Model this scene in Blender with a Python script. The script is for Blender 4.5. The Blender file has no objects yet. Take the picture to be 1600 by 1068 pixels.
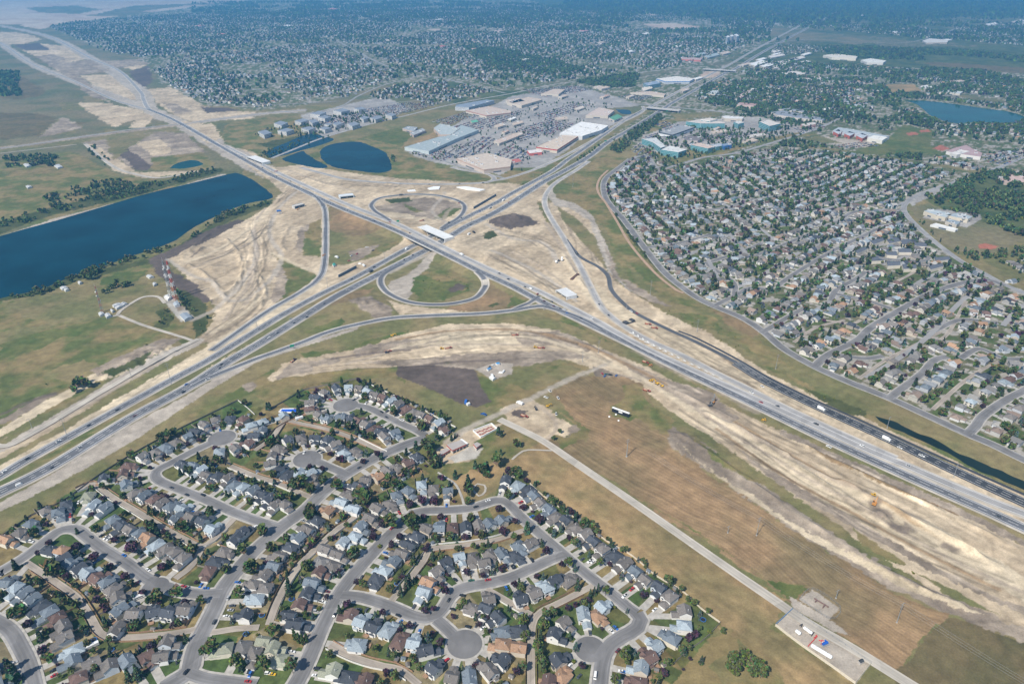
import bpy, math, random
import numpy as np
from mathutils import Vector, Matrix, kdtree

SC = bpy.context.scene
COL = SC.collection
R = math.radians
random.seed(7)
RNG = np.random.default_rng(11)

# ------------------------------------------------------------------ camera, sky, sun, exposure
CAM_H, PITCH, FPX = 430.0, R(27.54), 1129.5
cd = bpy.data.cameras.new('camera')
cd.sensor_width = 36.0
cd.lens = FPX / 1600 * 36.0
cd.clip_start, cd.clip_end = 1.0, 60000.0
cam = bpy.data.objects.new('camera', cd)
COL.objects.link(cam)
cam.location = (0, 0, CAM_H)
cam.rotation_euler = (math.pi / 2 - PITCH, 0, 0)
SC.camera = cam

SUN_EL, SUN_AZ = R(48), R(38)           # shadows fall away from the camera and to the right
world = bpy.data.worlds.new('World')
SC.world = world
world.use_nodes = True
wn = world.node_tree
sky = wn.nodes.new('ShaderNodeTexSky')
sky.sky_type = 'NISHITA'
sky.sun_disc = False
sky.sun_elevation = SUN_EL
sky.sun_rotation = math.pi + SUN_AZ
sky.altitude = 1000
bgn = wn.nodes['Background']
wn.links.new(sky.outputs[0], bgn.inputs[0])
bgn.inputs[1].default_value = 0.10
sd = bpy.data.lights.new('sun', 'SUN')
sd.energy, sd.angle, sd.color = 4.2, R(0.53), (1.0, 0.93, 0.82)
so = bpy.data.objects.new('sun', sd)
COL.objects.link(so)
sdir = Vector((math.sin(SUN_AZ) * math.cos(SUN_EL), math.cos(SUN_AZ) * math.cos(SUN_EL), -math.sin(SUN_EL)))
so.rotation_euler = sdir.to_track_quat('-Z', 'Y').to_euler()
SC.view_settings.view_transform = 'Standard'
SC.view_settings.look = 'None'
SC.view_settings.exposure = 0.55
SC.view_settings.gamma = 1.0
SC.render.engine = 'CYCLES'
SC.cycles.use_denoising = True
SC.cycles.max_bounces = 5
SC.cycles.diffuse_bounces = 2
SC.cycles.glossy_bounces = 2
SC.cycles.volume_bounces = 1

# ------------------------------------------------------------------ picture to ground
ST, CT = math.sin(PITCH), math.cos(PITCH)

def P0(px, py, z=0.0):
    u, v = (px - 800) / FPX, (py - 534) / FPX
    t = (CAM_H - z) / (ST + v * CT)
    return (u * t, (CT - v * ST) * t)

def to_px(x, y, z=0.0):
    dz = z - CAM_H
    zc = y * CT - dz * ST
    return 800 + FPX * x / zc, 534 - FPX * (y * ST + dz * CT) / zc

def pts(s):
    """'x,y x,y' -> list of picture points"""
    return [tuple(float(a) for a in w.split(',')) for w in s.split()]

def tl(c, r, s):
    """points read off an enlarged tile (4x) of the survey picture"""
    return [(c * 400 + x / 4, r * 267 + y / 4) for x, y in pts(s)]

# ------------------------------------------------------------------ noise
def hash2(ix, iy, seed):
    h = (ix.astype(np.int64) * 374761393 + iy.astype(np.int64) * 668265263 + seed * 1274126177) & 0xffffffff
    h = ((h ^ (h >> 13)) * 1274126177) & 0xffffffff
    return ((h ^ (h >> 16)) & 0xffff) / 65535.0

def vnoise(x, y, seed=0):
    x, y = np.asarray(x, float), np.asarray(y, float)
    ix, iy = np.floor(x), np.floor(y)
    fx, fy = x - ix, y - iy
    fx, fy = fx * fx * (3 - 2 * fx), fy * fy * (3 - 2 * fy)
    a, b = hash2(ix, iy, seed), hash2(ix + 1, iy, seed)
    c, d = hash2(ix, iy + 1, seed), hash2(ix + 1, iy + 1, seed)
    return (a * (1 - fx) + b * fx) * (1 - fy) + (c * (1 - fx) + d * fx) * fy

def fbm(x, y, seed=0, octv=4):
    s, a, t = 0, 0.5, 0
    for k in range(octv):
        s = s + a * vnoise(np.asarray(x) * 2 ** k, np.asarray(y) * 2 ** k, seed + k * 17)
        t += a
        a *= 0.55
    return s / t

def smooth(a, b, x):
    t = np.clip((np.asarray(x, float) - a) / (b - a), 0, 1)
    return t * t * (3 - 2 * t)

# ------------------------------------------------------------------ lines
def catmull(p, step):
    p = [np.array(q, float) for q in p]
    if len(p) == 2:
        n = max(1, int(np.linalg.norm(p[1] - p[0]) / step))
        return np.array([p[0] + (p[1] - p[0]) * i / n for i in range(n + 1)])
    e = [2 * p[0] - p[1]] + p + [2 * p[-1] - p[-2]]
    out = []
    for i in range(1, len(e) - 2):
        a, b, c, d = e[i - 1:i + 3]
        n = max(1, int(np.linalg.norm(c - b) / step))
        for k in range(n):
            t = k / n
            out.append(0.5 * (2 * b + (c - a) * t + (2 * a - 5 * b + 4 * c - d) * t * t + (3 * b - a - 3 * c + d) * t ** 3))
    out.append(p[-1])
    return np.array(out)

def seg_dist(x, y, line):
    """distance of points to a polyline, with the position along it and the side"""
    x, y = np.asarray(x, float), np.asarray(y, float)
    best = np.full(x.shape, 1e9)
    s = np.zeros(x.shape)
    side = np.zeros(x.shape)
    acc = 0.0
    for (ax, ay), (bx, by) in zip(line[:-1], line[1:]):
        dx, dy = bx - ax, by - ay
        L = math.hypot(dx, dy)
        if L < 1e-6:
            continue
        t = np.clip(((x - ax) * dx + (y - ay) * dy) / (L * L), 0, 1)
        d = np.hypot(x - ax - t * dx, y - ay - t * dy)
        m = d < best
        best = np.where(m, d, best)
        s = np.where(m, acc + t * L, s)
        side = np.where(m, np.sign(dx * (y - ay) - dy * (x - ax)), side)
        acc += L
    return best, s, side

def inside(x, y, poly):
    r = np.zeros(np.shape(x), bool)
    n = len(poly)
    for i in range(n):
        x1, y1 = poly[i]
        x2, y2 = poly[(i + 1) % n]
        if y1 == y2:
            continue
        c = ((y1 > y) != (y2 > y)) & (x < (x2 - x1) * (y - y1) / (y2 - y1) + x1)
        r ^= c
    return r

# ------------------------------------------------------------------ relief: the east-west highway climbs over the north-south one
HW22_PX = pts('1600,812 1500,767 1412,734 1300,681 1200,633 1100,584 1020,545 960,519 903,494 840,462 800,443 750,420 700,395 '
              '625,360 550,329 487,301 425,272 390,254 350,232 300,205 287,195')
M_PX = pts('0,757 85,712 195,653 290,600 400,533 480,484 560,440 640,397 690,368 750,332 830,291 900,250 960,212 1025,168')
M_LINE = [P0(*q) for q in M_PX]
_hw0 = [P0(q[0], q[1], 6.0) for q in HW22_PX]
def _cross():
    best = (1e9, 0)
    L = catmull(_hw0, 10)
    d, _, _ = seg_dist(L[:, 0], L[:, 1], M_LINE)
    i = int(np.argmin(d))
    seg = np.hypot(*np.diff(L, axis=0).T)
    return L, seg[:i].sum()
HW_LINE, S_CROSS = _cross()
MOUNDS = []      # (x, y, radius, height)
for _px, _py, _r, _h in ((795, 345, 26, 5), (808, 340, 22, 4), (560, 474, 28, 3.5), (585, 479, 22, 3), (470, 365, 24, 3), (447, 440, 18, 2.5), (200, 572, 26, 4),
                         (245, 550, 30, 4), (160, 585, 20, 3), (1065, 690, 22, 3), (1100, 715, 22, 2.5), (1390, 800, 9, 2), (1345, 770, 16, 2), (300, 395, 22, 3),
                         (330, 420, 20, 3), (362, 470, 18, 2.5), (400, 350, 20, 2.5), (385, 395, 16, 2), (820, 385, 20, 2), (700, 530, 30, 2), (620, 545, 20, 1.5)):
    _x, _y = P0(_px, _py)
    MOUNDS.append((_x, _y, _r, _h))

# windrows and cut banks along the graded strips: points, half width, height
BERMS = [(catmull([P0(*q) for q in pts(l)], 9), w, hh) for l, w, hh in (
    ('1044,676 1075,690 1150,738 1240,800 1330,858 1400,900 1500,948', 5, 2.2), ('1135,658 1220,708 1330,765 1440,815 1520,862', 4, 1.8), ('1245,690 1300,718 1400,765 1500,812 1590,858', 4, 2.0), ('430,597 470,588 560,579 640,575 700,570', 4, 1.6),
    ('560,552 640,536 700,528', 5, 1.8), ('800,520 880,526 950,556', 5, 2.0), ('1010,590 1080,622 1140,652', 4, 1.6), ('120,590 200,566 250,545', 5, 2.0), ('345,352 300,388 285,405', 6, 2.0), ('395,420 402,455 390,480', 6, 2.2), ('448,395 440,380 452,355', 6, 2.2),
    ('780,402 840,432 890,468', 4, 1.4), ('800,392 855,420', 5, 1.6), ('905,330 935,360 948,390', 6, 1.8), ('950,425 985,458 1030,482', 5, 1.8), ('310,395 318,388 326,384', 4, 2.5), ('10,640 60,618 90,606', 5, 1.8), ('600,286 660,294 640,290', 6, 1.5), ('775,350 800,356 838,346', 6, 2.0), ('320,478 350,462 372,440 385,410', 5, 3.0), ('290,412 318,428 340,448 352,466', 5, 2.6), ('352,372 372,395 378,420', 5, 2.6), ('405,430 415,455 408,478', 5, 2.6),
    ('1180,690 1260,738 1340,790 1400,825', 5, 2.6), ('1300,745 1380,790 1470,835 1560,885', 4, 2.6), ('1090,640 1150,668 1230,712', 4, 2.2), ('470,275 520,290 580,292', 5, 2.0), ('880,400 900,430 915,452', 5, 2.2), ('1366,792 1372,803 1380,808', 5, 3.0))]

def height(x, y):
    x, y = np.asarray(x, float), np.asarray(y, float)
    shp = x.shape
    x, y = np.atleast_1d(x).ravel(), np.atleast_1d(y).ravel()
    h = np.zeros(x.shape)
    near = np.where((x > -900) & (x < 700) & (y > 500) & (y < 2200))[0]
    if len(near):
        X, Y = x[near], y[near]
        d, s, side = seg_dist(X, Y, HW_LINE[::3])
        e = 7.0 * (1 - smooth(80, 380, np.abs(s - S_CROSS)))
        w = np.where(side > 0, 13.0, 40.0)      # side > 0: the near side
        emb = np.minimum(e, np.maximum(0, e - (d - w) / np.where(side > 0, 2.4, 9.0)))
        dm, _, _ = seg_dist(X, Y, M_LINE)
        emb = emb * smooth(24, 42, dm)
        h[near] = np.maximum(emb, 0)
    for mx, my, r, hh in MOUNDS:
        k = np.where((np.abs(x - mx) < 3 * r) & (np.abs(y - my) < 3 * r))[0]
        if len(k):
            q = ((x[k] - mx) ** 2 + (y[k] - my) ** 2) / (r * r)
            h[k] += hh * np.exp(-q) * (0.6 + 0.8 * vnoise(x[k] / 7, y[k] / 7, 5))
    for L, w, hh in BERMS:
        lo, hi = L.min(0) - 3 * w, L.max(0) + 3 * w
        k = np.where((x > lo[0]) & (x < hi[0]) & (y > lo[1]) & (y < hi[1]))[0]
        if len(k):
            d, s_, _ = seg_dist(x[k], y[k], L)
            h[k] += hh * np.exp(-(d / w) ** 2 * 1.4) * (0.35 + 1.1 * vnoise(s_ / 16, d / 5, 6)) * smooth(0, 12, s_)
    return h.reshape(shp) if shp else float(h[0])

def hw_z(x, y):
    d, s, _ = seg_dist(np.array([x]), np.array([y]), HW_LINE)
    return float(7.0 * (1 - smooth(80, 380, abs(s[0] - S_CROSS))))

def G(px, py, up=0.0):
    """ground point (x, y, z) seen at a picture point"""
    z = 0.0
    for _ in range(4):
        x, y = P0(px, py, z + up)
        z = float(height(x, y)) if (-900 < x < 700 and 500 < y < 2200) else 0.0
    return x, y, z

# ------------------------------------------------------------------ materials
def srgb(r, g, b):
    f = lambda c: (c / 255 / 12.92) if c <= 10 else ((c / 255 + 0.055) / 1.055) ** 2.4
    return (f(r), f(g), f(b))

MATS = {}
def mat(name, col, rough=0.8, var=0.15, scale=1.0, spec=0.3, metal=0.0, rnd=0.0, emit=None, bump=0.0):
    if name in MATS:
        return MATS[name]
    m = bpy.data.materials.new(name)
    m.use_nodes = True
    t = m.node_tree
    b = t.nodes['Principled BSDF']
    b.inputs['Roughness'].default_value = rough
    b.inputs['Metallic'].default_value = metal
    b.inputs['Specular IOR Level'].default_value = spec
    tc = t.nodes.new('ShaderNodeTexCoord')
    nz = t.nodes.new('ShaderNodeTexNoise')
    nz.inputs['Scale'].default_value = scale
    nz.inputs['Detail'].default_value = 4
    t.links.new(tc.outputs['Object'], nz.inputs['Vector'])
    mr = t.nodes.new('ShaderNodeMapRange')
    mr.inputs['From Min'].default_value = 0.3
    mr.inputs['From Max'].default_value = 0.7
    mr.inputs['To Min'].default_value = 1 - var
    mr.inputs['To Max'].default_value = 1 + var
    t.links.new(nz.outputs['Fac'], mr.inputs['Value'])
    fac = mr.outputs['Result']
    if rnd:
        oi = t.nodes.new('ShaderNodeObjectInfo')
        m2 = t.nodes.new('ShaderNodeMapRange')
        m2.inputs['To Min'].default_value = 1 - rnd
        m2.inputs['To Max'].default_value = 1 + rnd
        t.links.new(oi.outputs['Random'], m2.inputs['Value'])
        mm = t.nodes.new('ShaderNodeMath')
        mm.operation = 'MULTIPLY'
        t.links.new(fac, mm.inputs[0])
        t.links.new(m2.outputs['Result'], mm.inputs[1])
        fac = mm.outputs[0]
    vm = t.nodes.new('ShaderNodeVectorMath')
    vm.operation = 'SCALE'
    vm.inputs[0].default_value = col
    t.links.new(fac, vm.inputs['Scale'])
    t.links.new(vm.outputs[0], b.inputs['Base Color'])
    if bump:
        bp = t.nodes.new('ShaderNodeBump')
        bp.inputs['Strength'].default_value = bump
        bp.inputs['Distance'].default_value = 0.3
        t.links.new(nz.outputs['Fac'], bp.inputs['Height'])
        t.links.new(bp.outputs[0], b.inputs['Normal'])
    MATS[name] = m
    return m

def mat_attr(name, rough=0.9, var=0.2, scale=0.5, bump=0.0, scale2=None, trans=0.0):
    """material whose colour is the mesh's own colour attribute, broken up by noise"""
    m = bpy.data.materials.new(name)
    m.use_nodes = True
    t = m.node_tree
    b = t.nodes['Principled BSDF']
    b.inputs['Roughness'].default_value = rough
    b.inputs['Specular IOR Level'].default_value = 0.15
    at = t.nodes.new('ShaderNodeAttribute')
    at.attribute_name = 'col'
    tc = t.nodes.new('ShaderNodeTexCoord')
    nz = t.nodes.new('ShaderNodeTexNoise')
    nz.inputs['Scale'].default_value = scale
    nz.inputs['Detail'].default_value = 6
    nz.inputs['Roughness'].default_value = 0.65
    t.links.new(tc.outputs['Object'], nz.inputs['Vector'])
    mr = t.nodes.new('ShaderNodeMapRange')
    mr.inputs['From Min'].default_value = 0.3
    mr.inputs['From Max'].default_value = 0.7
    mr.inputs['To Min'].default_value = 1 - var
    mr.inputs['To Max'].default_value = 1 + var
    t.links.new(nz.outputs['Fac'], mr.inputs['Value'])
    fac = mr.outputs['Result']
    if scale2:
        n2 = t.nodes.new('ShaderNodeTexNoise')
        n2.inputs['Scale'].default_value = scale2
        n2.inputs['Detail'].default_value = 5
        t.links.new(tc.outputs['Object'], n2.inputs['Vector'])
        m2 = t.nodes.new('ShaderNodeMapRange')
        m2.inputs['From Min'].default_value = 0.3
        m2.inputs['From Max'].default_value = 0.7
        m2.inputs['To Min'].default_value = 1 - var
        m2.inputs['To Max'].default_value = 1 + var
        t.links.new(n2.outputs['Fac'], m2.inputs['Value'])
        mm = t.nodes.new('ShaderNodeMath')
        mm.operation = 'MULTIPLY'
        t.links.new(fac, mm.inputs[0])
        t.links.new(m2.outputs['Result'], mm.inputs[1])
        fac = mm.outputs[0]
    vm = t.nodes.new('ShaderNodeVectorMath')
    vm.operation = 'SCALE'
    t.links.new(at.outputs['Color'], vm.inputs[0])
    t.links.new(fac, vm.inputs['Scale'])
    t.links.new(vm.outputs[0], b.inputs['Base Color'])
    if bump:
        bp = t.nodes.new('ShaderNodeBump')
        bp.inputs['Strength'].default_value = bump
        bp.inputs['Distance'].default_value = 1.0
        t.links.new((n2 if scale2 else nz).outputs['Fac'], bp.inputs['Height'])
        t.links.new(bp.outputs[0], b.inputs['Normal'])
    return m

# ------------------------------------------------------------------ mesh helpers
def mesh_np(name, verts, faces, mats, fcol=None, vcol=None, smooth_=False, midx=None, parent=None):
    """faces: (n,k) array, or a list of such arrays"""
    if not isinstance(faces, list):
        faces = [faces]
    faces = [np.asarray(f, np.int32) for f in faces if len(f)]
    me = bpy.data.meshes.new(name)
    verts = np.asarray(verts, np.float32)
    me.vertices.add(len(verts))
    me.vertices.foreach_set('co', verts.ravel())
    loops = np.concatenate([f.ravel() for f in faces])
    tot = np.concatenate([np.full(len(f), f.shape[1], np.int32) for f in faces])
    me.loops.add(len(loops))
    me.loops.foreach_set('vertex_index', loops)
    me.polygons.add(len(tot))
    me.polygons.foreach_set('loop_start', np.concatenate([[0], np.cumsum(tot)[:-1]]).astype(np.int32))
    me.polygons.foreach_set('loop_total', tot)
    if midx is not None:
        me.polygons.foreach_set('material_index', np.asarray(midx, np.int32))
    me.update(calc_edges=True)
    for a, dom in ((fcol, 'FACE'), (vcol, 'POINT')):
        if a is not None:
            at = me.attributes.new('col', 'FLOAT_COLOR', dom)
            c = np.ones((len(a), 4), np.float32)
            c[:, :3] = a
            at.data.foreach_set('color', c.ravel())
    me.polygons.foreach_set('use_smooth', np.full(len(tot), bool(smooth_)))
    for m in (mats if isinstance(mats, (list, tuple)) else [mats]):
        me.materials.append(m)
    o = bpy.data.objects.new(name, me)
    COL.objects.link(o)
    if parent:
        o.parent = parent
    return o

class MB:
    def __init__(s):
        s.v, s.f, s.m, s.mats = [], [], [], []
    def mi(s, m):
        if m not in s.mats:
            s.mats.append(m)
        return s.mats.index(m)
    def add(s, v, f, m):
        b = len(s.v)
        s.v += [tuple(q) for q in v]
        k = s.mi(m)
        for q in f:
            s.f.append(tuple(b + i for i in q))
            s.m.append(k)
        return s
    def box(s, x0, x1, y0, y1, z0, z1, m, bottom=True):
        v = [(x0, y0, z0), (x1, y0, z0), (x1, y1, z0), (x0, y1, z0), (x0, y0, z1), (x1, y0, z1), (x1, y1, z1), (x0, y1, z1)]
        f = [(4, 5, 6, 7), (0, 1, 5, 4), (1, 2, 6, 5), (2, 3, 7, 6), (3, 0, 4, 7)]
        if bottom:
            f.append((3, 2, 1, 0))
        return s.add(v, f, m)
    def prism(s, poly, z0, z1, m, top=None, bottom=True):
        a = sum(poly[i][0] * poly[(i + 1) % len(poly)][1] - poly[(i + 1) % len(poly)][0] * poly[i][1] for i in range(len(poly)))
        if a < 0:
            poly = poly[::-1]
        n = len(poly)
        v = [(x, y, z0) for x, y in poly] + [(x, y, z1) for x, y in poly]
        s.add(v, [(i, (i + 1) % n, n + (i + 1) % n, n + i) for i in range(n)], m)
        b = len(s.v) - 2 * n
        s.f.append(tuple(b + n + i for i in range(n)))
        s.m.append(s.mi(top or m))
        if bottom:
            s.f.append(tuple(b + n - 1 - i for i in range(n)))
            s.m.append(s.mi(m))
        return s
    def tube(s, a, b, r0, r1=None, n=8, m=None, caps=True):
        r1 = r0 if r1 is None else r1
        a, b = Vector(a), Vector(b)
        d = (b - a).normalized()
        u = d.orthogonal().normalized()
        w = d.cross(u)
        v = []
        for c, r in ((a, r0), (b, r1)):
            for i in range(n):
                t = 2 * math.pi * i / n
                v.append(c + (u * math.cos(t) + w * math.sin(t)) * r)
        f = [(i, (i + 1) % n, n + (i + 1) % n, n + i) for i in range(n)]
        if caps:
            f += [tuple(range(n - 1, -1, -1)), tuple(range(n, 2 * n))]
        return s.add(v, f, m)
    def bar(s, a, b, w, h, m):
        """box beam from a to b, w wide, h tall"""
        a, b = Vector(a), Vector(b)
        d = (b - a).normalized()
        up = Vector((0, 0, 1)) if abs(d.z) < 0.95 else Vector((1, 0, 0))
        x = d.cross(up).normalized() * w / 2
        z = x.cross(d).normalized() * h / 2
        v = [a - x - z, a + x - z, a + x + z, a - x + z, b - x - z, b + x - z, b + x + z, b - x + z]
        return s.add(v, [(0, 1, 5, 4), (1, 2, 6, 5), (2, 3, 7, 6), (3, 0, 4, 7), (0, 3, 2, 1), (4, 5, 6, 7)], m)
    def mesh(s, name):
        me = bpy.data.meshes.new(name)
        me.from_pydata(s.v, [], s.f)
        me.polygons.foreach_set('material_index', s.m)
        for m in s.mats:
            me.materials.append(m)
        me.update()
        return me
    def build(s, name, parent=None, me=None):
        o = bpy.data.objects.new(name, me or s.mesh(name))
        COL.objects.link(o)
        if parent:
            o.parent = parent
        return o

def empty(name, loc, rz=0.0):
    o = bpy.data.objects.new(name, None)
    o.empty_display_size = 0.5
    COL.objects.link(o)
    o.location = loc
    o.rotation_euler = (0, 0, rz)
    return o

def tag(o, label=None, cat=None, group=None, kind=None):
    for k, v in (('label', label), ('category', cat), ('group', group), ('kind', kind)):
        if v:
            o[k] = v
    return o

def copy_tree(o, parent=None):
    c = o.copy()
    COL.objects.link(c)
    c.parent = parent
    for ch in list(o.children):
        copy_tree(ch, c)
    return c

ORD = ('first second third fourth fifth sixth seventh eighth ninth tenth eleventh twelfth thirteenth fourteenth fifteenth sixteenth '
       'seventeenth eighteenth nineteenth twentieth').split()
TENS = {2: 'twenty', 3: 'thirty', 4: 'forty', 5: 'fifty', 6: 'sixty'}
def ordinal(n):
    """1 -> first"""
    if n <= 20:
        return ORD[n - 1]
    t, u = divmod(n, 10)
    return {3: 'thirtieth', 4: 'fortieth', 5: 'fiftieth', 6: 'sixtieth'}[t] if u == 0 else TENS[t] + '-' + ORD[u - 1]

# ------------------------------------------------------------------ land cover: albedo of each kind of surface
KA = 0.62
def alb(r, g, b):
    return tuple(KA * c for c in srgb(r, g, b))
# name: colour a, colour b, patch size (m), streak strength
CLS = {
    'S': (alb(231, 211, 180), alb(203, 183, 154), 45, 0.13),     # graded sand and subsoil
    'L': (alb(236, 218, 187), alb(216, 198, 168), 60, 0.07),     # fresh even sand
    'V': (alb(204, 193, 178), alb(188, 177, 162), 30, 0.06),     # gravel
    'M': (alb(192, 176, 156), alb(160, 145, 128), 25, 0.16),     # disturbed grey soil
    'D': (alb(120, 107, 99), alb(105, 94, 86), 40, 0.05),        # stripped dark topsoil
    'G': (alb(108, 118, 68), alb(158, 140, 98), 28, 0.0),        # green rough grass
    'H': (alb(96, 112, 60), alb(122, 124, 74), 25, 0.0),          # lush green
    'Y': (alb(154, 140, 100), alb(126, 126, 82), 40, 0.04),       # dry grass
    'B': (alb(172, 143, 108), alb(144, 127, 94), 50, 0.0),        # mown brown field
    'T': (alb(182, 154, 112), alb(150, 136, 96), 40, 0.06),       # straw field
    'O': (alb(130, 116, 84), alb(112, 106, 74), 30, 0.0),          # dark olive field
    'F': (alb(112, 118, 82), alb(142, 132, 100), 110, 0.0),      # far pasture
    'P': (alb(222, 206, 186), alb(205, 180, 160), 160, 0.0),     # far pale stubble
    'A': (alb(192, 188, 182), alb(170, 166, 162), 40, 0.0),      # parking asphalt, worn
    'C': (alb(208, 202, 190), alb(192, 186, 174), 20, 0.0),      # concrete
    'K': (alb(76, 88, 48), alb(96, 100, 62), 25, 0.0),           # reeds and scrub
    'W': (alb(78, 96, 58), alb(108, 116, 74), 40, 0.0),            # floor of a wood
    'R': (alb(196, 128, 104), alb(186, 120, 98), 20, 0.0),       # red shale
    'N': (alb(112, 116, 72), alb(150, 138, 98), 9, 0.0),         # yards
    'Q': (alb(104, 110, 76), alb(140, 134, 108), 16, 0.0),       # yards and paving of the far suburbs
}
# each entry: class, raggedness in metres, points; tiles first names column,row of the survey enlargement
COVER = []
def cov(c, s, rag=3.0, tile=None, st=None):
    COVER.append((c, tl(tile[0], tile[1], s) if tile else pts(s), rag, st))

# --- far left farmland
cov('F', '-400,30 0,66 60,95 120,130 205,172 255,196 140,216 -300,250 -500,240', 20)
cov('F', '-300,225 0,238 140,222 300,212 380,262 360,290 0,380 -300,440', 12)
cov('G', '-300,262 0,250 110,235 190,276 330,268 230,318 90,345 0,362 -300,425', 10)
cov('P', '-600,-40 300,-40 480,-12 430,4 300,6 210,9 160,20 110,30 45,38 -500,50', 30)
cov('P', '220,18 300,8 400,6 600,0 700,4 640,10 420,18 300,24', 30)
cov('F', '40,12 120,9 160,15 120,22 60,20', 20)
cov('O', '0,112 30,118 70,140 66,150 30,155 -60,150 -60,112', 10)
cov('F', '60,160 130,150 210,160 205,172 120,170', 10)
cov('O', '-20,176 60,178 130,192 60,212 -20,222', 12)
cov('Y', '90,160 130,160 140,170 100,172', 10); cov('Y', '60,210 95,184 130,198 110,210', 10)
cov('Y', '130,150 180,152 160,160 130,160', 10)
cov('P', '30,40 95,26 190,25 110,36 62,46', 10)
# --- far left earthworks
cov('S', '0,200 120,204 220,228 250,248 180,272 50,280 -60,250', 10, (0, 0))
cov('S', '250,272 420,288 560,366 430,390 240,360 140,316', 8, (0, 0))
cov('S', '345,440 560,404 660,410 710,444 450,466', 6, (0, 0))
cov('S', '495,472 760,464 880,580 892,660 700,606 560,520', 6, (0, 0))
cov('S', '480,640 700,646 800,690 855,742 720,795 640,760', 6, (0, 0))
cov('D', '85,285 240,268 315,312 160,318', 6, (0, 0))
cov('M', '230,352 330,340 430,370 360,382 240,372', 6, (0, 0))
cov('S', '700,400 920,405 830,440 760,420', 6, (0, 0)); cov('M', '460,400 640,404 560,372 690,380 1000,360 920,404 700,430', 6, (0, 0))
cov('D', '805,450 925,412 960,500 900,555 850,520', 6, (0, 0))
cov('S', '905,560 1060,546 1180,590 1250,650 1350,690 1600,700 1600,740 1200,760 1100,730 990,650', 6, (0, 0))
cov('M', '1010,640 1100,650 1200,700 1100,715', 5, (0, 0)); cov('D', '1250,670 1420,672 1500,690 1300,706', 6, (0, 0))
cov('F', '910,600 990,660 1110,730 1180,758 1120,760 1000,700', 4, (0, 0))
cov('M', '520,890 1000,820 1150,830 1290,950 1000,985 930,1050 850,1062', 6, (0, 0))
cov('S', '840,890 1000,866 1070,945 1040,965 950,972', 5, (0, 0)); cov('D', '690,916 780,914 940,1030 940,1062 850,1062', 5, (0, 0))
cov('G', '940,985 1260,950 1340,1020 1280,1060 960,1062', 4, (0, 0))
cov('S', '530,900 590,900 850,1070 720,1070', 3, (0, 0)); cov('S', '720,0 900,10 1180,0 1260,0 1100,25 900,46', 3, (0, 1))
cov('S', '1200,790 1330,770 1400,880 1600,960 1600,1068 1450,990 1300,900', 5, (0, 0))
cov('Y', '700,1000 960,830 1000,820 860,842 640,800', 8, (0, 0))
cov('M', '240,860 380,735 420,740 500,790 520,800', 6, (0, 0))
cov('F', '1340,770 1600,775 1600,930 1440,880', 6, (0, 0))
for _w, _s in ((60, '430,275 350,232 287,195 232,170 215,140 140,90 75,57 0,40'), (50, '232,172 112,125 50,100 0,67'), (36, '0,232 125,215 287,194'), (50, '287,194 400,179 480,172')):
    _L = catmull([P0(*q) for q in pts(_s)], 30)
    _t = np.gradient(_L, axis=0); _t /= np.linalg.norm(_t, axis=1)[:, None]
    _n = np.stack([-_t[:, 1], _t[:, 0]], 1) * _w / 2
    COVER.append(('V' if _w != 36 else 'M', [to_px(a, b) for a, b in np.concatenate([_L + _n, (_L - _n)[::-1]])], 5, None))
cov('M', '240,362 430,392 560,372 700,440 500,470 640,600 700,650 560,600 450,500 340,430', 8, (0, 0)); cov('S', '690,650 880,690 960,740 900,800 800,800 850,742', 6, (0, 0)); cov('S', '1120,750 1260,770 1380,860 1300,900 1180,800', 6, (0, 0))
# --- lake surroundings
cov('K', '-150,352 0,365 85,335 225,303 350,268 345,262 220,290 90,322 0,345 -150,345', 4)
cov('V', '-150,376 0,369 90,340 225,306 350,271 356,274 225,309 90,344 0,374 -150,382', 2)
cov('G', '-300,520 0,464 60,454 130,428 225,402 290,375 360,330 425,312 430,318 340,348 265,400 275,440 330,470 340,505 300,535 110,625 0,672 -300,760', 3)
cov('Y', '30,455 120,440 235,425 262,440 262,480 100,510 0,490', 12); cov('Y', '60,590 130,560 160,585 110,605', 10); cov('Y', '-200,540 0,520 100,500 0,560 -200,600', 14)
cov('H', '0,540 60,520 160,505 130,522 60,548 0,560', 10); cov('Y', '188,492 245,462 252,500 220,503', 4); cov('H', '150,440 180,425 232,422 215,440 160,452', 6)
cov('K', '-150,470 0,466 62,452 130,426 240,402 290,376 360,332 425,312 425,320 360,344 290,386 240,410 130,436 62,460 0,470 -150,500', 3)
cov('D', '232,405 270,388 335,355 372,343 385,345 330,376 262,405 268,424 300,440 340,466 336,474 300,472 275,450 240,425', 3)
cov('K', '275,450 300,460 325,478 322,515 305,530 300,500 285,480', 3); cov('K', '245,485 262,480 272,500 262,512 245,512', 3)
cov('C', '254,462 266,458 303,495 283,503 262,478', 0.6); cov('M', '275,478 284,475 290,482 278,487', 1)
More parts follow.
